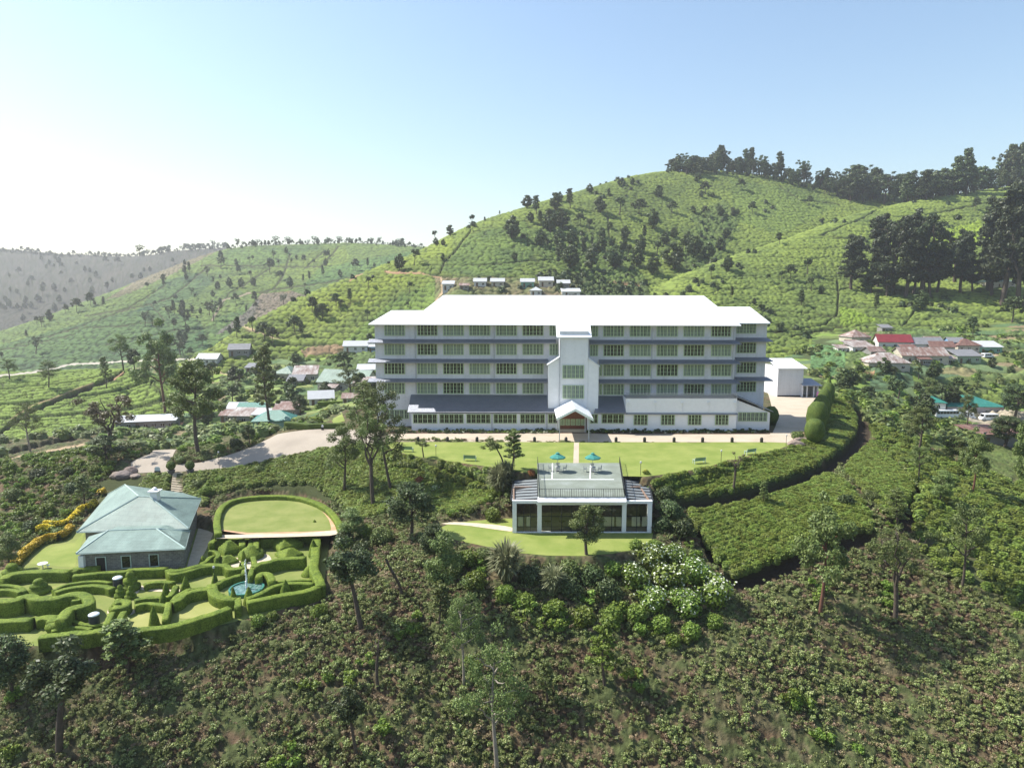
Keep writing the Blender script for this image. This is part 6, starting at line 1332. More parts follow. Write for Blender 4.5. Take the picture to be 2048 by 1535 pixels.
# yellow flower borders
def border(pp, w, h, label):
    W = smoothpoly([tuple(hit(x / 4.263, 940 + y / 4.263)[:2]) for x, y in pp], 1, False); zs = H(np.array([p[0] for p in W]), np.array([p[1] for p in W]))
    rng = np.random.default_rng(len(W)); P = []
    for (a, b_, z) in zip(W[:-1], W[1:], zs):
        L_ = math.hypot(b_[0]-a[0], b_[1]-a[1]); n = int(L_ * 520); s = rng.random(n); q = np.stack([a[0] + (b_[0]-a[0])*s, a[1] + (b_[1]-a[1])*s, np.full(n, z)], -1); th = rng.uniform(-.3, math.pi + .3, n)
        nx, ny = -(b_[1]-a[1])/L_, (b_[0]-a[0])/L_; q[:, 0] += nx*np.cos(th)*w/2; q[:, 1] += ny*np.cos(th)*w/2; q[:, 2] += np.maximum(0, np.sin(th))*h*(.8+.3*vn(q[:,0]*.8, q[:,1]*.8, 3)); P.append(np.concatenate([q, th[:, None]], 1))
    P = np.concatenate(P); e = empty('flower_border', (0, 0, 0)); tag(e, label, 'flower hedge', 'yellow flower borders by the cottage')
    N_ = np.zeros((len(P), 3)); N_[:, 2] = 1; V, Fq = leafcloud(P[:, :3] - [0, 0, .06], .13, rng, N_, 1.); m1 = npmesh('foliage', V, Fq); link('foliage', m1, M['hedge'], e)
    t_ = P[np.sin(P[:, 3]) > .35]; V, Fq = leafcloud(t_[:, :3] + [0, 0, .08], .2, rng, N_[:len(t_)], .8, 1.2); link('blossoms', npmesh('blossoms', V, Fq), M['petal_yellow'], e)
border([(105,850),(200,745),(300,665),(360,625),(430,610),(520,605),(600,515)], 1.3, 1.1, 'longest yellow flower border, curving along the side lawn'); border([(310,540),(380,530),(455,525)], 1.4, 1.1, 'short yellow flower patch above the longest border')
border([(380,492),(480,490),(580,465),(640,410),(680,360),(750,350),(810,295)], 1.2, 1.0, 'upper yellow flower border running up behind the cottage'); border([(845,225),(895,200)], 1.4, 1.1, 'small yellow flower clump touching the cottage roof edge')
# ---------------------------------------------------------------- scattered ground cover (uncountable): instanced by geometry nodes
def cover_proto(name, mat, n, r, h, ls, seed, kind='dome', core=True):
    rng = np.random.default_rng(seed)
    if kind == 'dome':
        a = rng.random(n) * 6.28; q = np.sqrt(rng.random(n)); x, y = np.cos(a) * q, np.sin(a) * q; z = (1 - q ** 4) ** .5; N_ = np.stack([x * .9 * q ** 3, y * .9 * q ** 3, .25 + z], -1)
        side = rng.random(n) < .35; z = np.where(side, z * rng.random(n), z); P = np.stack([x * r, y * r, z * h], -1) + rng.normal(size=(n, 3)) * ls * .35; V, Fq = leafcloud(P, ls, rng, N_, .5)
        if core:
            k = 8; ring = lambda rr, zz: [(math.cos(i * 6.2832 / k) * rr, math.sin(i * 6.2832 / k) * rr, zz) for i in range(k)]
            Vc = np.array(ring(r * .9, -.3) + ring(r * .88, h * .6) + ring(r * .5, h * .9)); Fc = [[j*k+i, j*k+(i+1)%k, (j+1)*k+(i+1)%k, (j+1)*k+i] for j in range(2) for i in range(k)] + [[2*k, 2*k+2, 2*k+4, 2*k+6]]
            Fq = np.concatenate([Fq, np.array(Fc) + len(V)]); V = np.concatenate([V, Vc])
    elif kind == 'loose':
        bl_ = [(np.array([rng.normal() * r * .4, rng.normal() * r * .4, h * rng.uniform(.25, .8)]), r * rng.uniform(.25, .45)) for _ in range(7)]
        P, N_ = blobpts(bl_, n / 7 / (r * .35) ** 2, rng, .4); P[:, 2] = np.abs(P[:, 2]); V, Fq = leafcloud(P, ls, rng, N_, 1.)
    else:
        a = rng.random(n) * 6.28; q = rng.random(n) * r; b0 = np.stack([np.cos(a) * q * .4, np.sin(a) * q * .4, np.zeros(n) - .05], -1); tp = np.stack([np.cos(a) * q * 1.3, np.sin(a) * q * 1.3, h * (.5 + .6 * rng.random(n))], -1); w = np.stack([-np.sin(a), np.cos(a), np.zeros(n)], -1) * ls
        V = np.stack([b0 - w, b0 + w, tp + w * .3, tp - w * .3], 1).reshape(-1, 3); Fq = np.arange(4 * n).reshape(-1, 4)
    me = npmesh(name, V, Fq); me.materials.append(M[mat]); return bpy.data.objects.new(name, me)
def scatter(name, X_, Y_, S_, protos, zoff=-.05, Z_=None):
    Z_ = H(X_, Y_) + zoff if Z_ is None else Z_; me = bpy.data.meshes.new(name); me.vertices.add(len(X_)); me.vertices.foreach_set('co', np.stack([X_, Y_, Z_], -1).astype(np.float32).ravel())
    rng = np.random.default_rng(len(X_)); a = me.attributes.new('turn', 'FLOAT_VECTOR', 'POINT'); rot = np.stack([rng.normal(size=len(X_)) * .04, rng.normal(size=len(X_)) * .04, rng.random(len(X_)) * 6.28], -1); a.data.foreach_set('vector', rot.astype(np.float32).ravel())
    a = me.attributes.new('size', 'FLOAT', 'POINT'); a.data.foreach_set('value', S_.astype(np.float32))
    o = link(name, me); g = bpy.data.node_groups.new(name + '_spread', 'GeometryNodeTree'); g.interface.new_socket('Geometry', in_out='INPUT', socket_type='NodeSocketGeometry'); g.interface.new_socket('Geometry', in_out='OUTPUT', socket_type='NodeSocketGeometry')
    gi = g.nodes.new('NodeGroupInput'); go = g.nodes.new('NodeGroupOutput'); ip = g.nodes.new('GeometryNodeInstanceOnPoints'); jn = g.nodes.new('GeometryNodeJoinGeometry')
    for pr_ in protos:
        oi = g.nodes.new('GeometryNodeObjectInfo'); oi.inputs['Object'].default_value = pr_; oi.inputs['As Instance'].default_value = True; g.links.new(oi.outputs['Geometry'], jn.inputs[0])
    g.links.new(gi.outputs[0], ip.inputs['Points']); g.links.new(jn.outputs[0], ip.inputs['Instance']); ip.inputs['Pick Instance'].default_value = True
    na_ = g.nodes.new('GeometryNodeInputNamedAttribute'); na_.data_type = 'FLOAT_VECTOR'; na_.inputs['Name'].default_value = 'turn'; g.links.new(na_.outputs['Attribute'], ip.inputs['Rotation'])
    ns = g.nodes.new('GeometryNodeInputNamedAttribute'); ns.data_type = 'FLOAT'; ns.inputs['Name'].default_value = 'size'; g.links.new(ns.outputs['Attribute'], ip.inputs['Scale'])
    g.links.new(ip.outputs[0], go.inputs[0]); o.modifiers.new('spread', 'NODES').node_group = g; tag(o, kind='stuff'); return o
def grid(x0, x1, y0, y1, s, seed, ang=0, jit=.3, sy=None):
    rng = np.random.default_rng(seed); sy = sy or s; R_ = max(x1 - x0, y1 - y0) * .75; gx, gy = np.meshgrid(np.arange(-R_, R_, s), np.arange(-R_, R_, sy)); gx = gx + (np.arange(gx.shape[0]) % 2)[:, None] * s / 2
    gx = gx.ravel() + rng.normal(size=gx.size) * s * jit; gy = gy.ravel() + rng.normal(size=gy.size) * sy * jit; ca, sa = math.cos(ang), math.sin(ang)
    x = gx * ca - gy * sa + (x0 + x1) / 2; y = gx * sa + gy * ca + (y0 + y1) / 2; m = (x > x0) & (x < x1) & (y > y0) & (y < y1); return x[m], y[m], rng
def uvof(x, y): z = H(x, y); return proj(x, y, z)
tea_p = [cover_proto('tea_bush', 'lf_tea', 420, .60, .72, .12, s) for s in (1, 2, 3, 4)]
gx, gy, rng = grid(-60, 80, 70, 150, .74, 5, .5, .12, .66)
u_, v_ = uvof(gx, gy); keep = np.zeros(len(gx), bool)
for k, poly in TEA.items(): keep |= inpoly(u_, v_, poly)
stw = [tuple(hit(a, b_)[:2]) for a, b_ in ((357,945),(352,993))]
keep &= (dline(gx, gy, stw) > 1.4) & (sdist(gx, gy, DRIVE_W) > .3) & (sdist(gx, gy, LAWN) > .4) & (sdist(gx, gy, YARD) > .5) & (sdist(gx, gy, OVAL) > 2.2) & ~((gx > 2.0) & (gx < 16.5) & (gy > 83) & (gy < 101))
for pts in ([(1372,1010),(1450,998),(1520,986),(1600,960),(1650,938),(1700,905),(1728,870),(1730,840),(1712,815)],): keep &= dline(gx, gy, [tuple(hit(a, b_)[:2]) for a, b_ in pts]) > 1.7
gapn = vn(gx / 2.6, gy / 2.0, 91); keep &= gapn > .05
for pts in ([(1462,1165),(1540,1140),(1600,1112),(1735,1070)], [(1800,1048),(1830,1010),(1842,980)]): keep &= dline(gx, gy, [tuple(hit(a, b_)[:2]) for a, b_ in pts]) > .9
x, y = gx[keep], gy[keep]; scatter('tea_bushes', x, y, .95 + .16 * rng.random(len(x)) + .2 * (vn(x / 3, y / 3, 7) - .5), tea_p)
# rough tea rows on the steep shoulder
gx, gy, rng = grid(35, 130, 62, 150, 1.05, 8, -.62, .16, 1.75); u_, v_ = uvof(gx, gy); keep = inpoly(u_, v_, RIGHT_SLOPE) | ((u_ > 2040) & (v_ > 950) & (v_ < 1250) & (u_ < 2500)); keep &= vn(gx / 2, gy / 2, 12) > .2
for poly in TEA.values(): keep &= ~inpoly(u_, v_, poly)
x, y = gx[keep], gy[keep]; scatter('rough_tea_rows', x, y, 1.0 + .5 * rng.random(len(x)), tea_p)
# wild slope in front
rough_p = [cover_proto('rough_shrub', 'lf_rough', 330, .55, .75, .085, s, 'loose') for s in (11, 12, 13)] + [cover_proto('rough_shrub', 'lf_rough', 240, .5, .55, .085, 14, 'loose'), cover_proto('dry_shrub', 'lf_dry', 220, .5, .6, .07, 15, 'loose')]
grass_p = [cover_proto('low_weed', 'lf_rough', 130, .4, .28, .075, s, 'loose') for s in (16, 17)] + [cover_proto('dry_weed', 'lf_dry', 110, .4, .22, .06, 18, 'loose')]
PATHS = [[tuple(hit(a, b_)[:2]) for a, b_ in pts] for pts in ([(1372,1010),(1450,998),(1520,986),(1600,960),(1650,938),(1700,905),(1728,870),(1730,840),(1712,815)], [(1462,1165),(1540,1140),(1600,1112),(1735,1070)], [(1800,1048),(1830,1010),(1842,980)], [(1400,1040),(1440,1120)])]
def avoid(x, y):
    k = np.ones(len(x), bool)
    for pth in PATHS: k &= dline(x, y, pth) > 1.5
    for poly, h_, f_ in FLATS: k &= sdist(x, y, poly) > .9
    k &= sdist(x, y, DRIVE_W) > .5; k &= ~((x > 1.5) & (x < 17) & (y > 83) & (y < 103)) & (dline(x, y, stw) > 1.4); k &= sdist(x, y, Zpoly([(145,1110),(145,1050),(250,955),(410,985),(410,1030),(380,1110)], -6.5)) > 1
    u_, v_ = uvof(x, y)
    for poly in TEA.values(): k &= ~inpoly(u_, v_, poly)
    k &= ~inpoly(u_, v_, RIGHT_SLOPE); return k, u_, v_
gx, gy, rng = grid(-75, 85, 44, 125, .60, 21, .95, .13, 1.0); k, u_, v_ = avoid(gx, gy); dn = fbm(gx / 5, gy / 5, 51, 3); k &= dn > .27; k &= (rng.random(len(gx)) < .97)
x, y = gx[k], gy[k]; sc_ = .55 + .7 * rng.random(len(x)) ** 2 + .9 * (dn[k] - .5); scatter('slope_undergrowth', x, y, sc_, rough_p)
gx, gy, rng = grid(-75, 85, 44, 125, .8, 23, .1, .4); k, u_, v_ = avoid(gx, gy); k &= fbm(gx / 3, gy / 3, 55, 3) > .38; x, y = gx[k], gy[k]; scatter('slope_weeds', x, y, .7 + .9 * rng.random(len(x)), grass_p)
# clumpier mounds of bright scrub
green_p = [cover_proto('green_scrub', 'lf_green', 420, .9, 1.1, .14, s, 'loose') for s in (31, 32)]
gx, gy, rng = grid(-95, 75, 50, 150, 1.7, 27, .2, .35); k, u_, v_ = avoid(gx, gy); k &= (inpoly(u_, v_, [(960,1190),(1150,1200),(1260,1230),(1420,1260),(1400,1290),(1280,1285),(1100,1280),(980,1240)]) & (rng.random(len(gx)) < .8)) | (fbm(gx / 4, gy / 4, 61, 2) > .76) | (inpoly(u_, v_, [(0,930),(330,950),(200,985),(140,1050),(60,1090),(0,1090)]) & (rng.random(len(gx)) < .85)) | (inpoly(u_, v_, [(-60,900),(60,870),(260,880),(250,940),(0,945),(-60,1090)]) & (rng.random(len(gx)) < .7)); x, y = gx[k], gy[k]; scatter('green_scrub', x, y, .7 + .7 * rng.random(len(x)), green_p)
# valley scrub
val_p = [cover_proto('valley_bush', 'lf_olive', 90, 1.0, 1.3, .42, s) for s in (41, 42)] + [cover_proto('valley_bush', 'lf_green', 90, 1.0, 1.2, .42, 43)]
gx, gy, rng = grid(-190, 230, 128, 340, 3.2, 31, .2, .4); lyr = layer(gx, gy) == 0; u_, v_ = uvof(gx, gy); k = (lyr & (sdist(gx, gy, YARD) > 2) & (sdist(gx, gy, DRIVE_W) > 2) & ((fbm(gx / 15, gy / 11, 71, 3) > .53) | ((u_ > 1680) & (gy < 190) & (rng.random(len(gx)) < .6))))
for poly in TEA.values(): k &= ~inpoly(u_, v_, poly)
k &= ~inpoly(u_, v_, RIGHT_SLOPE) & ~((gx > -36) & (gx < 50) & (gy < 160)) & ~inpoly(u_, v_, [(1850,830),(2048,828),(2048,930),(1980,925),(1960,850),(1850,845)])
x, y = gx[k], gy[k]; scatter('valley_scrub', x, y, .6 + 1.1 * rng.random(len(x)), val_p)
hill_p = [cover_proto('hill_bush', 'lf_far', 70, 1.3, 1.7, .6, s) for s in (44, 45)]
gx, gy, rng = grid(-150, 320, 300, 620, 5.5, 33, .2, .4); lv = layer(gx, gy); u_, v_ = uvof(gx, gy); k = ((lv == 1) & (((fbm(gx / 30, gy / 30, 73, 3) > .67) & (rng.random(len(gx)) < .35)) | inpoly(u_, v_, [(1150,600),(1060,555),(1100,545),(1200,540),(1290,560),(1300,590),(1240,612)]) | (inpoly(u_, v_, [(1040,470),(1120,440),(1250,500),(1290,560),(1220,570),(1120,540),(1060,500)]) & (rng.random(len(gx)) < .3)) | (inpoly(u_, v_, [(1380,430),(1450,400),(1480,440),(1440,520),(1380,560)]) & (rng.random(len(gx)) < .35)))) | ((lv == 2) & (fbm(gx / 20, gy / 20, 75, 3) > .74))
x, y = gx[k], gy[k]; scatter('hill_scrub', x, y, .5 + 1.0 * rng.random(len(x)), hill_p)
# ---------------------------------------------------------------- trees on the hills
FP = {}
for kk, a in {'round': ('blob', 51, 12, 'lf_far', 'bark', .5, 60), 'round2': ('blob', 52, 11, 'lf_far', 'bark', .5, 60), 'open': ('open', 53, 14, 'lf_far', 'bark', .5, 60), 'col': ('column', 54, 13, 'lf_far', 'bark', .45, 110), 'tall': ('tall', 55, 20, 'lf_far', 'bark', .55, 60), 'tall2': ('forked', 56, 18, 'lf_far', 'bark', .5, 60), 'mop': ('mop', 57, 10, 'lf_far', 'bark', .45, 70)}.items():
    FP[kk] = make_tree(a[0], a[1], a[2], a[3], a[4], a[5], a[6], single=True, tn=4)
def fartree(kk, p, h, label, group, sx=1.15, name='tree'):
    me, H_ = FP[kk]; o = bpy.data.objects.new(name, me); COL.objects.link(o); s = h / H_; o.location = (p[0], p[1], p[2] - .4); o.scale = (s * sx, s * sx, s); o.rotation_euler = (0, 0, (p[0] * 7.7 + p[1]) % 6.28); return tag(o, label, 'tree', group)
rt = random.Random(11)
MASS = {}
def masstree(kk, p, h, mass):
    me, H_ = FP[kk]; MASS.setdefault((mass, kk), []).append((p[0], p[1], p[2] - .4, h / 14))

Z8 = [(620,372,75),(680,410,105),(800,385,100),(895,372,110),(1020,272,52),(1090,402,95),(1145,312,60),(1215,228,42),(1295,218,42),(1215,412,100),(1340,412,90),(1465,302,70),(1550,402,70),(1680,408,48),(1760,424,62),(1430,500,112),(525,568,130),(705,482,85),(770,522,130),(850,502,110),(1020,527,80),(710,612,92),(825,612,92),(905,602,85),(1035,612,52),(1095,652,90),(1160,617,62),(1250,572,82),(1370,572,82),(895,752,130),(1030,762,130),(1180,752,130),(1350,652,100),(1320,742,112),(1455,682,92),(1430,792,112),(1560,762,150),(1690,692,130),(1780,702,100),(1860,642,72),(1910,772,92),(1800,812,72),(540,702,50),(80,702,42),(275,522,62),(245,512,32),(270,472,55),(130,547,62),(35,607,46),(85,612,42),(350,457,30),(445,412,25),(830,332,60),(1710,202,52),(1760,282,72),(1735,302,42),(1810,302,32),(1940,420,50),(1990,250,60),(1860,420,60),(1650,620,90),(960,480,70),(640,460,60),(1560,560,60),(1900,560,60),(1100,560,60),(1500,600,70),(1240,640,70),(1150,500,40),(980,680,90),(1270,690,80),(1500,730,80),(1620,640,70),(840,690,90)]
KN = {'round': 'rounded', 'round2': 'bushy', 'open': 'open-crowned', 'mop': 'mop-topped', 'col': 'narrow', 'tall': 'slender', 'tall2': 'fork-topped'}
SEEN = {}
def uniq(lb):
    k = SEEN[lb] = SEEN.get(lb, 0) + 1
    return lb
def hl(x, y, h, kk):
    sz = 'large ' if h > 105 else 'small ' if h < 65 else ''
    if y < 560 - x * .55 + 60 and x < 900: zone = 'on the falling skyline of the big tea hill'
    elif y < 330: zone = 'high up under the summit of the big tea hill'
    elif x < 950: zone = 'on the spur-side flank of the big tea hill' if y < 600 else 'just above the hill-foot cottages, flank side'
    elif y > 640: zone = 'low in the dark gully behind the hotel roof'
    elif x > 1550: zone = 'in the hollow between the two tea hills'
    else: zone = 'halfway up the middle of the big tea hill'
    return sz + KN[kk] + ' dark tree ' + zone
for i, (x, y, h) in enumerate(Z8):
    u, v = 860 + x / 3.2, 300 + y / 3.2; p = hit(u, v + .5); hh = min(24, 1.15 * h / 3.2 / F * p.y); kk_ = ['round', 'round2', 'open', 'mop', 'col'][rt.choice([0, 0, 1, 1, 2, 3, 4])]; fartree(kk_, p, hh, hl(x, y, h, kk_), 'trees on the big tea hill', rt.uniform(1.1, 1.45))
R2 = [(570,880,100,'open'),(680,850,110,'mop'),(500,660,80,'open'),(330,465,80,'open'),(180,830,90,'open'),(70,860,60,'mop'),(240,470,40,'round'),(515,890,70,'mop'),(640,1050,110,'col'),(770,970,60,'round'),(340,1040,50,'round'),(110,970,60,'mop'),(640,1040,60,'open'),(1110,1080,120,'col'),(1720,1235,130,'open'),(1500,1240,40,'mop'),(1400,1070,130,'round'),(1970,1160,180,'open'),(1740,450,90,'open'),(690,410,60,'open'),(1060,960,150,'round2'),(700,960,100,'mop'),(200,1000,80,'col'),(430,900,60,'mop')]
for x, y, h, kk in R2:
    p = hit(1400 + x / 3.16, 280 + y / 3.16); fartree(kk, p, h / 3.16 / F * p.y, ('' if h > 80 else 'small ') + KN[kk] + ' tree on the bright tea slope ' + ('near the ridge wood' if y < 520 else 'just above the village roofs' if y > 1000 else 'close behind the hotel roof' if x < 450 else 'between hotel roof and dark grove'), 'trees on the village tea slope', rt.uniform(1., 1.3))
BIG = [(960,940,330,'tall','dark slender tree at the near end of the tall dark grove'),(1080,960,160,'round','low broad dark tree at the foot of the grove'),(1120,930,440,'tall','pale-sided tall tree in the grove beside the slender one'),(1225,960,470,'tall2','tall brown-topped tree in the heart of the grove'),(1300,990,500,'tall','tallest dark tree in the middle of the grove'),(1390,980,540,'tall2','high open-crowned tree in the grove'),(1450,985,330,'round2','dense dark tree filling the middle of the grove'),(1500,960,300,'round','dense dark tree between grove and umbrella tree'),(1600,900,310,'tall2','umbrella-topped tree with visible stems in the grove'),(1650,960,380,'tall','dark tree behind the umbrella-topped tree'),(1720,950,200,'round2','low dense tree near the green-roofed hill bungalow'),(1850,980,330,'round','dense tree before the green-roofed hill bungalow'),(1925,1040,730,'tall','giant dark tree towering over the whole hillside'),(1990,1060,520,'tall2','big dark tree beside the giant one at the frame edge'),(1830,950,560,'tall','tall dark tree close behind the giant one'),(2060,1050,500,'round2','dark broad tree at the frame edge under the giant one'),(1350,975,300,'round','dark bushy tree low in the grove'),(1180,985,260,'round2','bushy dark tree at the grove foot beside the trunk')]
M['lf_grove'] = leafmat('grove_leaves', [(0.024,0.036,0.016), (0.047,0.065,0.026), (0.081,0.098,0.039)], .1)
for a in (('tall', 61, 40, 'lf_grove', 'bark', .65, 60), ('tall2', 62, 38, 'lf_grove', 'bark', .65, 60), ('round', 63, 20, 'lf_grove', 'bark', .65, 80), ('round2', 64, 20, 'lf_grove', 'bark', .65, 80)):
    FP['g' + a[0]] = make_tree({'tall': 'tall', 'tall2': 'forked', 'round': 'dense', 'round2': 'dense'}[a[0]], a[1], a[2], a[3], a[4], a[5], a[6], single=False, tn=6)
for x, y, h, kk, lb in BIG:
    p = hit(1400 + x / 3.16, 280 + y / 3.16); hh = h / 3.16 / F * p.y; (tm, cm), H_ = FP['g' + kk]; e = empty('tree', (p.x, p.y, p.z - .5), x % 6); s = hh / H_; sx = 1.0 if h > 350 else 1.25; e.scale = (s * sx, s * sx, s); tag(e, lb, 'tree', 'tall dark grove on the hillside'); link('trunk', tm, None, e); link('crown', cm, None, e)
def along(pts, n, hlo, hhi, lab, grp, kinds, dY=(0, 25), sx=1.1, mass=None, keep=0):
    for i in range(n):
        s = (i + rt.random() * .8) / n * (len(pts) - 1); j = min(int(s), len(pts) - 2); f_ = s - j; u = pts[j][0] + (pts[j+1][0] - pts[j][0]) * f_; v = pts[j][1] + (pts[j+1][1] - pts[j][1]) * f_
        for dv in (2, 4, 7, 11, 16, 22):
            p = hit(u, v + dv)
            if abs(p.y - 500) > 1e-6: break
        d = rt.uniform(*dY); q = Vector((p.x * (1 + d / p.y), p.y + d, 0)); q.z = H1(q.x, q.y); hpx = hlo + (hhi - hlo) * rt.random() ** 1.6; h = hpx / F * p.y + max(0, (CZ + q.y * (p.z - CZ) / p.y) - q.z) * .9
        big_ = hpx > hlo + (hhi - hlo) * .45
        if mass and not (big_ and keep > 0): masstree(rt.choice(kinds), q, min(h, 38), mass); continue
        keep -= 1; kc = rt.choice(kinds); fartree(kc, q, min(h, 38), ('high ' if hpx > hlo + (hhi - hlo) * .7 else '') + KN[kc] + ' ' + lab, grp, rt.uniform(.95, 1.35) * sx)
RT = [(1335,348),(1400,350),(1450,347),(1500,352),(1570,365),(1640,385),(1690,402),(1750,410),(1850,400),(1950,385),(2060,372)]
along(RT[:7], 150, 10, 38, 'dark tree in the ridge wood along the crest of the big tea hill', 'ridge wood on the big tea hill', ['round', 'round2', 'tall', 'tall2', 'open'], (0, 40), 1.2, 'hilltop_wood', 18)
along(RT[6:], 130, 16, 62, 'dark tree in the ridge wood behind the village tea slope', 'ridge wood behind the village slope', ['round', 'round2', 'tall', 'tall2', 'open'], (0, 45), 1.2, 'ridge_wood', 30)
along([(280,508),(350,498),(420,492),(460,497),(540,490),(620,488),(700,486),(780,490),(850,496)], 230, 4, 17, 'tree in the thin line along the crest of the far tea hill', 'trees along the far hill crest', ['round', 'open', 'mop', 'tall2', 'round2'], (0, 30), 1.2, 'far_treeline', 20)
along([(-20,503),(60,506),(120,513),(200,512),(290,510)], 120, 5, 13, 'tiny tree on the crest of the hazy brown hill', 'trees on the brown hill crest', ['round', 'open', 'round2'], (0, 30), 1.5, 'hazy_treeline', 0)
k = 0
while k < 95:
    u = rt.uniform(0, 780); v = rt.uniform(500, 735); p = hit(u, v)
    if layer(np.array([p.x]), np.array([p.y]))[0] != 3: continue
    if float(fbm(np.array([p.x / 45]), np.array([p.y / 45]), 81, 2)[0]) < rt.uniform(.35, .62): continue
    masstree(rt.choice(['round', 'open', 'col', 'mop', 'round2', 'tall2']), p, rt.uniform(5, 13), 'far_hill_trees'); k += 1
k = 0
while k < 50:
    u = rt.uniform(0, 400); v = rt.uniform(520, 690); p = hit(u, v)
    if layer(np.array([p.x]), np.array([p.y]))[0] != 4: continue
    masstree(rt.choice(['round', 'open', 'round2']), p, rt.uniform(9, 17), 'brown_hill_trees'); k += 1
for x, y, h, kk in ((540,545,30,'open'),(625,625,34,'open'),(632,640,30,'col'),(645,638,34,'open'),(700,605,30,'col'),(672,612,28,'open'),(682,616,20,'mop'),(737,575,24,'mop'),(800,540,34,'round'),(778,535,14,'mop'),(830,530,34,'mop'),(545,685,34,'open'),(528,680,40,'open'),(590,668,40,'open'),(603,672,32,'col'),(475,675,44,'col'),(405,690,24,'open'),(820,585,24,'mop'),(870,480,20,'mop'),(505,660,30,'mop'),(735,640,24,'mop'),(815,615,14,'mop'),(340,700,30,'col'),(560,560,20,'open'),(505,520,10,'open')):
    p = hit(x, y); fartree(kk, p, h / F * p.y, KN[kk] + ' tree on the bright tea spur, ' + ('up by the red path' if x > 725 else 'on its lower tongue by the valley' if x < 570 else 'on its middle face'), 'trees on the bright tea spur', 1.2)
k = 0
while k < 46:
    if k % 2: u, v = rt.uniform(380, 760), rt.uniform(715, 850)
    else: u, v = rt.uniform(1680, 2048), rt.uniform(735, 860)
    p = hit(u, v)
    if layer(np.array([p.x]), np.array([p.y]))[0] != 0 or p.y < 150 or (u > 1880 and v > 815): continue
    kc = rt.choice(['round', 'open', 'mop', 'round2']); fartree(kc, p, rt.uniform(3.5, 8), 'small ' + KN[kc] + ' tree ' + (('among the plots under the tea spur' if v < 780 else 'near the cluttered valley yard') if u < 1000 else ('close below the tin-roofed village' if v < 790 else 'on the terraces above the vehicles')), 'valley trees' if u < 1000 else 'village terrace trees', 1.3); k += 1

for nm in sorted({k_[0] for k_ in MASS}):
    pr_ = []; A_ = []
    # one object per wood: the kinds are drawn at random, all near the same height
    for (a, kk), L_ in MASS.items():
        if a == nm: A_ += L_; me, H_ = FP[kk]; pr_.append(bpy.data.objects.new('far_tree', me))
    A_ = np.array(A_); scatter(nm, A_[:, 0], A_[:, 1], A_[:, 3], pr_, Z_=A_[:, 2])
# ---------------------------------------------------------------- houses and vehicles
def rustroof(name, c1, c2, c3):
    t = NT(name); v = t.obj(); w = t.n('TexWave', wave_type='BANDS', bands_direction='X'); w.inputs['Scale'].default_value = 3; t.l(v, w.inputs['Vector']); f = t.noise(.35, 5, .75, t.obj(1.6, .5, 1)); t.pbr(t.ramp(f, [(.35, c1), (.5, c2), (.62, c3)]), .6, 0, t.bump(w.outputs['Fac'], .5, .04), .3); return t.m
RM = {'rust': rustroof('rusty_tin_roof', (0.155,0.081,0.062), (0.236,0.161,0.136), (0.372,0.347,0.322)), 'patch': rustroof('patched_tin_roof', (0.149,0.087,0.068), (0.310,0.260,0.236), (0.446,0.434,0.409)), 'red': plain('red_painted_roof', (0.161,0.022,0.025), .5, .2, .8), 'brown': rustroof('brown_tin_roof', (0.124,0.062,0.050), (0.161,0.087,0.068), (0.211,0.136,0.112)), 'grey': plain('grey_sheet_roof', (0.186,0.186,0.192), .5, .2, .8), 'white': plain('bright_tin_roof', (0.446,0.453,0.459), .4, .08, .8), 'teal': greenroof('teal_metal_roof', (0.028,0.186,0.146)), 'sage': greenroof('sage_metal_roof', (0.186,0.260,0.205))}
WMt = {'cream': plain('cream_wall', (0.440,0.400,0.320), .8, .12, .6), 'white': plain('white_wall', (0.544,0.528,0.496), .8, .12, .6), 'blue': plain('sky_blue_wall', (0.176,0.336,0.520), .8, .1), 'green': plain('pale_green_wall', (0.280,0.336,0.240), .8, .1), 'mint': plain('mint_green_wall', (0.176,0.320,0.240), .8, .1), 'grey': plain('grey_block_wall', (0.224,0.216,0.200), .9, .2, .6), 'pink': plain('pinkish_wall', (0.480,0.400,0.400), .8, .1)}
WIN = M['glass_dark']; DOORM = plain('brown_plank_door', (.12,.07,.04), .6, .2)
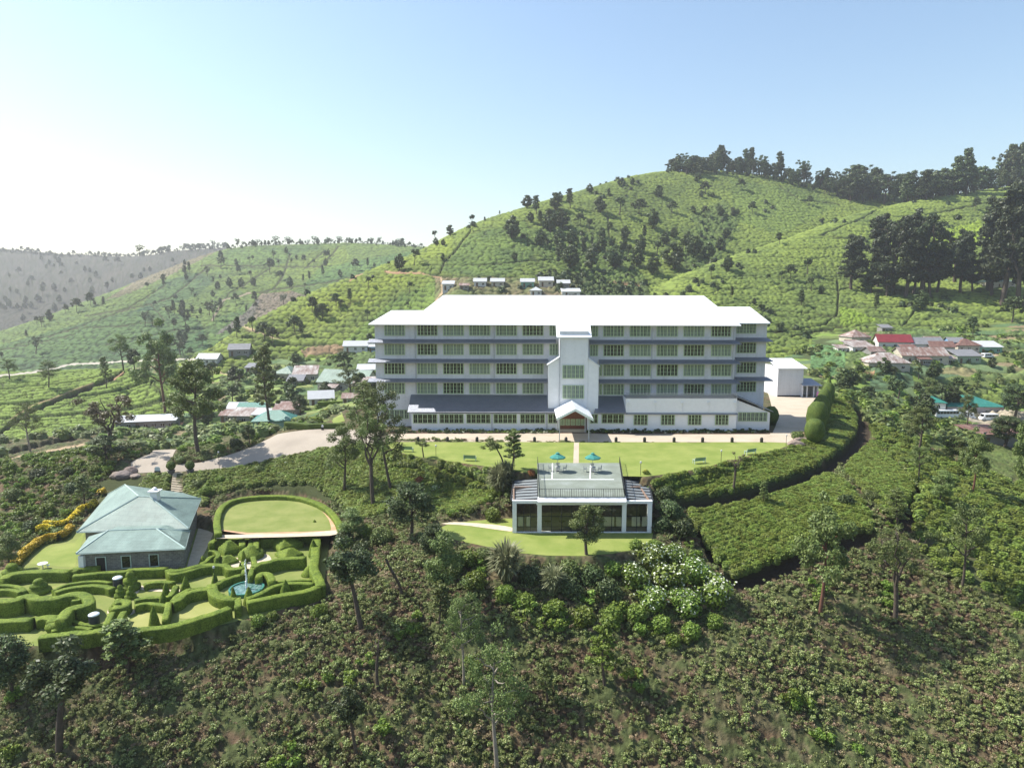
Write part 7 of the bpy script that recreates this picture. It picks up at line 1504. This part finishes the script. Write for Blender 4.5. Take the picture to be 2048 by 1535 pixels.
def house(u, v, w, d, h, rot, roof, rm, wm, label, rise=None, nwin=3, door=.3, name='house', ov=.45, grp=None, cat='house', z=None):
    d *= 1.25; h *= 1.08; p = hit(u, v); a = R(rot); e = empty(name, (p.x, p.y, p.z), a); tag(e, label, cat, grp); rise = rise if rise is not None else min(w, d) * .33
    # origin at the middle of the front wall
    MB().box(-w/2, 0, -3, w/2, d, h).build('wall', WMt[wm], e)
    r = MB(); x0, x1, y0, y1 = -w/2 - ov, w/2 + ov, -ov, d + ov; zt = h - .05
    if roof == 'hip':
        k = min(w, d) / 2; A_, B_ = (x0, y0, zt), (x1, y0, zt); C_, D_ = (x1, y1, zt), (x0, y1, zt)
        if w >= d: P_, Q_ = (x0 + k + ov, d/2, zt + rise), (x1 - k - ov, d/2, zt + rise); pl = [[A_, B_, Q_, P_], [B_, C_, Q_], [C_, D_, P_, Q_], [D_, A_, P_]]
        else: P_, Q_ = (0, y0 + k + ov, zt + rise), (0, y1 - k - ov, zt + rise); pl = [[A_, B_, P_], [B_, C_, Q_, P_], [C_, D_, Q_], [D_, A_, P_, Q_]]
        shell(r, pl, .1)
    elif roof == 'gable':
        shell(r, [[(x0,y0,zt),(x1,y0,zt),(x1,d/2,zt+rise),(x0,d/2,zt+rise)], [(x0,d/2,zt+rise),(x1,d/2,zt+rise),(x1,y1,zt),(x0,y1,zt)]], .1)
        for sx_ in (-w/2, w/2 - .12): r.add([(sx_,0,zt-.05),(sx_,d,zt-.05),(sx_,d/2,zt+rise-.12),(sx_+.12,0,zt-.05),(sx_+.12,d,zt-.05),(sx_+.12,d/2,zt+rise-.12)], [(0,1,2),(5,4,3),(0,3,4,1),(1,4,5,2),(2,5,3,0)], 1)
    elif roof == 'gablef':
        shell(r, [[(x0,y0,zt),(0,y0,zt+rise),(0,y1,zt+rise),(x0,y1,zt)], [(0,y0,zt+rise),(x1,y0,zt),(x1,y1,zt),(0,y1,zt+rise)]], .1); r.add([(-w/2,0,zt-.05),(w/2,0,zt-.05),(0,0,zt+rise-.12),(-w/2,.12,zt-.05),(w/2,.12,zt-.05),(0,.12,zt+rise-.12)], [(0,1,2),(5,4,3),(0,3,4,1),(1,4,5,2),(2,5,3,0)], 1)
    else: shell(r, [[(x0,y0,zt+.1),(x1,y0,zt+.1),(x1,y1,zt+rise),(x0,y1,zt+rise)]], .1)
    r.build('roof', [RM[rm], WMt[wm]], e)
    for i in range(nwin):
        x = -w/2 + w * (i + .5) / nwin
        if abs((i + .5) / nwin - door) < .5 / nwin: MB().box(x - .42, -.03, 0, x + .42, .02, min(2.0, h - .3)).build('door', DOORM, e); continue
        q = MB().box(x - .45, -.025, h * .35, x + .45, .02, h * .35 + .95).build('window', WIN, e); f = MB(); f.box(x - .5, -.05, h*.35 - .06, x + .5, 0, h*.35); f.box(x - .5, -.05, h*.35 + .95, x + .5, 0, h*.35 + 1.01); f.box(x - .03, -.045, h*.35, x + .03, 0, h*.35 + .95); f.build('frame', M['trimw'], q)
    return e
VG = 'tin-roofed village houses beside the hotel'
for a in [(1722,688,8.5,7,2.8,8,'hip','rust','cream','cream village house under a brown hipped tin roof, nearest the vegetable plots'),(1790,699,12,7,2.8,-14,'gable','red','white','white village house with the bright red roof'),(1727,708,9.5,5,2.6,10,'shed','patch','white','low village house with pale patched lean roof below the cream one'),(1856,703,13,6,2.8,0,'gable','grey','white','long white village house with plain grey roof'),(1884,708,9,5,2.7,-8,'gable','brown','cream','village house with a dark brown gable behind the long rusty roof'),(1850,727,17,7,2.8,-2,'gable','rust','cream','longest village house with streaked rusty and white roof'),(1778,743,14,8,3.0,-6,'hip','patch','cream','large village house with patchwork tin roof, lowest on the slope'),(1850,732,4,3,2.4,0,'shed','brown','grey','small grey block hut beside the patchwork roof'),(1938,727,9,5,2.7,0,'shed','grey','green','pale green flat-roofed village house with two windows'),(1914,699,5.5,5,2.8,-8,'gable','grey','blue','sky-blue village house with grey roof'),(1938,705,8.5,6,2.7,-4,'hip','brown','cream','cream village house with brown hipped roof beside the blue one'),(1981,708,8.5,5,2.6,-4,'shed','white','mint','village house with gleaming white roof at the track end'),(1774,666,4.5,3.5,2.2,0,'shed','grey','grey','tiny grey hut highest above the village'),(1688,708,5,3,2.2,5,'shed','patch','white','little whitewashed outhouse at the vegetable plots'),(1755,716,6,4,2.4,12,'gable','rust','grey','rusty gabled shack squeezed between the red roof and the patchwork roof'),(1822,712,5,4,2.4,-6,'shed','brown','grey','brown lean-to hut behind the end of the longest rusty roof'),(1900,730,4,3,2.3,0,'shed','patch','cream','pale outhouse between the rusty roof and the green-walled house'),(1705,697,4,3,2.2,0,'gable','rust','grey','small rusty gabled store below the cream hipped house'),(1868,694,6,4,2.4,-4,'gable','rust','cream','small rust-roofed house peering over the plain grey roof')]:
    house(*a, grp=VG)
house(1950,833,18,11,3.2,-4,'hip','teal','pink','big white bungalow with teal hipped roof behind the vehicles',2.8,5,grp='teal-roofed valley buildings'); house(1862,822,8,8,2.8,-20,'hip','teal','white','smaller teal-roofed building half hidden by trees',1.8,2,grp='teal-roofed valley buildings')
house(2012,892,13,6,2.6,3,'shed','brown','grey','long brown-roofed open shed at the end of the vehicle track',.8,3,name='shed',cat='shed')
HG2 = 'little white-roofed cottages at the foot of the big hill'
for a in [(896,580,5,4,2.6,0,'shed','white','white','whitewashed cottage nearest the red path on the hill foot'),(928,580,4,3,1.9,0,'shed','rust','grey','rusty shack between the hill-foot cottages'),(960,574,5.5,4,2.4,0,'gable','white','white','second white-roofed cottage along the hill foot'),(995,574,6,4,2.4,0,'gable','white','cream','white-roofed cottage beside the terraced strip'),(1055,575,6,4,2.5,0,'gable','white','mint','hill-foot cottage with mint green wall'),(1092,573,6.5,4.5,2.6,0,'gable','white','cream','largest of the hill-foot cottages, with a side door'),(1127,578,5.5,4,2.5,0,'gable','white','grey','last grey-walled cottage in the hill-foot row'),(1072,592,5,4,2.4,0,'hip','white','white','white-roofed building peeping over the hotel ridge'),(1142,594,8,4,2.2,0,'shed','white','white','long pale roof peeping over the hotel ridge beside the grey-walled cottage')]:
    house(*a, None, 2, grp=HG2)
LG = 'houses in the valley beyond the drive'
for a in [(478,712,8,5.5,2.6,12,'gable','grey','grey','grey house alone at the foot of the tea spur'),(414,730,8,5,2.4,0,'gable','white','white','white-roofed house beside the valley road'),(507,746,6,3.5,2,0,'shed','grey','grey','low grey shelter on the terrace under the valley road'),(566,762,7,7,2.6,-10,'hip','sage','cream','house with small sage-green hipped roof'),(610,764,8,6,2.6,10,'shed','patch','cream','house with pale pinkish roof beside the long sage roof'),(682,784,17,9,3.0,-14,'gable','sage','cream','largest valley building, under a long sage-green roof'),(732,752,6,4,2.2,8,'shed','white','grey','small shed with bright roof behind the sage roof'),(711,704,10,5,2.5,4,'gable','white','white','long white house on the upper valley terraces'),(746,705,3,3,2.4,4,'gable','white','blue','tiny bluish house near the hotel awnings'),(643,812,7,5,2.2,16,'gable','white','white','white metal roof behind the car park hedge'),(732,788,8,5,2.6,4,'shed','patch','cream','pale house beside the hotel end wall'),
    (472,832,5,4,2.2,0,'gable','white','grey','small hut with bright roof in the cluttered yard'),(502,835,8,4.5,2.2,0,'gable','teal','grey','hut with faded teal roof in the cluttered yard'),(488,848,8,4,2.2,-4,'shed','patch','grey','hut with pale sagging roof in the cluttered yard'),(570,836,6,4,2.2,6,'shed','rust','grey','rusty-roofed hut beside the slender tree'),(546,860,9,5,2.2,10,'hip','teal','mint','bright teal-roofed hut just below the drive'),(455,845,4,3,2,8,'shed','rust','grey','rusty lean-to at the big drive tree end of the yard'),(520,845,4,3,2.1,-5,'shed','white','cream','small pale store behind the bright teal roof'),(590,775,5,4,2.2,6,'shed','grey','grey','grey shed below the pinkish-roofed house'),(655,790,5,4,2.3,-12,'shed','patch','cream','pale lean-to at the foot of the long sage roof'),(700,812,4,3,2.2,4,'gable','rust','cream','small cream hut near the hotel terrace hedge')]:
    house(*a, grp=LG)
house(292,860,15.5,5,2.4,14,'shed','white','grey','long low barn with gleaming roof below the striped tea mound',.9,7,name='barn',cat='barn')
house(2005,575,14,8,3,0,'hip','sage','cream','green-roofed bungalow hidden in the tall dark grove',2,4,name='house')
# car park terrace by the hotel
me = hedge_mesh([tuple(hit(u, v)[:2]) for u, v in ((636,818),(680,810),(718,802),(748,797))], 1.2, 1.3, H1(*hit(680, 812)[:2]) - .2); tag(link('hedge', me, M['hedge']), 'straight hedge bordering the car park terrace', 'hedge')
me = hedge_mesh([tuple(hit(u, v)[:2]) for u, v in ((572,861),(620,858),(690,856))], 1.0, 1.1, H1(*hit(630, 858)[:2]) - .1); tag(link('hedge', me, M['hedge_dark']), 'low dark hedge along the back of the drive', 'hedge')
tag(drape('terrace_lawn', [tuple(hit(u, v)[:2]) for u, v in ((632,838),(650,826),(672,832),(690,842),(668,848))], M['lawn'], .06), kind='structure')
# vehicles
M['vwhite'] = plain('white_car_paint', (.72,.73,.75), .25, .03); M['tyre'] = plain('black_tyre', (.02,.02,.02), .8, .1); M['chrome'] = plain('headlamp', (.6,.6,.58), .15, .05)
def vehicle(name, u, v, L_, W_, H_, rot, nose, label, cat, cargo=False):
    p = hit(u, v); e = empty(name, (p.x, p.y, p.z + .05), R(rot)); tag(e, label, cat)
    b = MB(); x0, x1 = -L_/2, L_/2; hb = .45
    prof = [(x0, hb), (x1, hb), (x1, hb + .45), (x1 - nose, H_ * .58), (x1 - nose * 1.5, H_), (x0 + .1, H_), (x0, H_ * .6)]
    b.add([(x, -W_/2, z) for x, z in prof] + [(x, W_/2, z) for x, z in prof], [tuple(range(7))[::-1], tuple(range(7, 14))] + [(i, (i+1)%7, 7+(i+1)%7, 7+i) for i in range(7)]); b.build('body', M['vwhite'], e, bevel=.05)
    if cargo: MB().box(x0, -W_/2 - .05, .7, x1 - 1.7, W_/2 + .05, H_ + .35).build('cargo_box', M['trimw'], e)
    nw = max(3, int(L_ / 1.2))
    for sy2 in (-1, 1):
        for i in range(nw):
            xa = x0 + .35 + (L_ - nose * 1.6 - .5) * i / nw; xb_ = xa + (L_ - nose * 1.6 - .5) / nw - .1
            if cargo and xb_ < x1 - 1.7: continue
            MB().box(xa, sy2 * W_/2 - .02, H_ * .58, xb_, sy2 * W_/2 + .02, H_ * .86).build('side_window', M['glass_dark'], e)
        for x in (x0 + L_ * .2, x1 - L_ * .18):
            w_ = MB(); w_.bar((x, sy2 * (W_/2 - .2), .36), (x, sy2 * (W_/2 + .02), .36), .36, 14); q = w_.build('wheel', M['tyre'], e); MB().bar((x, sy2 * (W_/2 + .02), .36), (x, sy2 * (W_/2 + .04), .36), .18, 10).build('rim', M['chrome'], q)
        MB().box(x1 - .02, sy2 * W_ * .36 - .15, .7, x1 + .02, sy2 * W_ * .36 + .15, .92).build('headlight', M['chrome'], e)
    q = MB(); q.add([(x1 - nose - .02, -W_*.43, H_*.60), (x1 - nose - .02, W_*.43, H_*.60), (x1 - nose*1.5 + .02, W_*.40, H_*.95), (x1 - nose*1.5 + .02, -W_*.40, H_*.95)], [(0,1,2,3)]); 
    q.v = [(x + .05, y, z) for x, y, z in q.v] ; q.slab(q.v[:4], .02); q.build('windscreen', M['glass_dark'], e)
    MB().box(x0 - .02, -W_*.38, H_*.6, x0 + .02, W_*.38, H_*.85).build('rear_window', M['glass_dark'], e)
    return e
vehicle('bus', 1893, 836, 8.5, 2.2, 2.7, 2, .5, 'long white bus parked by the smaller teal roof', 'bus'); vehicle('truck', 1932, 838, 5.0, 1.9, 2.2, -10, .5, 'small white box truck parked between bus and minibus', 'truck', True)
vehicle('minibus', 1976, 841, 5.6, 1.95, 2.3, 182, .6, 'white minibus parked before the big teal-roofed bungalow', 'minibus'); vehicle('minivan', 1960, 868, 4.6, 1.8, 1.9, 200, .8, 'silver-white minivan standing alone on the track', 'minivan')
vehicle('pickup', 1975, 716, 4.5, 1.8, 1.9, 10, .8, 'white van parked beside the pale green village house', 'van')
def fence(pts, h, label, mat):
    P = [hit(u, v) for u, v in pts]; e = empty('fence', P[0]); tag(e, label, 'fence')
    for a, c in zip(P[:-1], P[1:]):
        a_, c_ = a - P[0], c - P[0]; MB().slab([(a_.x, a_.y, a_.z + h), (c_.x, c_.y, c_.z + h), (c_.x, c_.y + .06, c_.z + h), (a_.x, a_.y + .06, a_.z + h)], h).build('fence_panel', mat, e); MB().bar(a_ + Vector((0,-.05,-.3)), a_ + Vector((0,-.05,h+.1)), .06).build('post', M['iron'], e)
fence([(1966,884),(1975,882)], 2.2, 'short teal sheet fence beside the brown open shed', M['teal']); fence([(2042,888),(2060,886)], 3.5, 'tall teal sheet gate at the end of the track', M['teal'])
# plants in the bed under the hotel front
bed = [cover_proto('bed_plant', 'lf_dark', 130, .4, .6, .12, s, 'loose') for s in (81, 82)] + [cover_proto('bed_plant', 'lf_green', 110, .35, .45, .11, 83, 'loose'), cover_proto('bed_flower', 'petal_white', 12, .3, .4, .08, 84, 'loose')]
rng = np.random.default_rng(4); W = np.array([tuple(PZ(u, v, 0)[:2]) for u, v in zip(np.concatenate([rng.uniform(782, 1118, 330), rng.uniform(1176, 1536, 330)]), rng.uniform(862, 866.5, 660))]); scatter('bed_plants', W[:, 0], W[:, 1], .5 + .7 * rng.random(len(W)), bed, .02)
# ---------------------------------------------------------------- haze over the far hills
hz = MB().box(-2600, -60, -330, 2600, 2330, 182)
t = NT('haze'); pv = t.n('VolumePrincipled'); pv.inputs['Density'].default_value = .0002; pv.inputs['Color'].default_value = (.97,.98,1.0,1); pv.inputs['Anisotropy'].default_value = .4
t.l(pv.outputs[0], t.out.inputs['Volume'])
tag(hz.build('haze', t.m), kind='stuff')
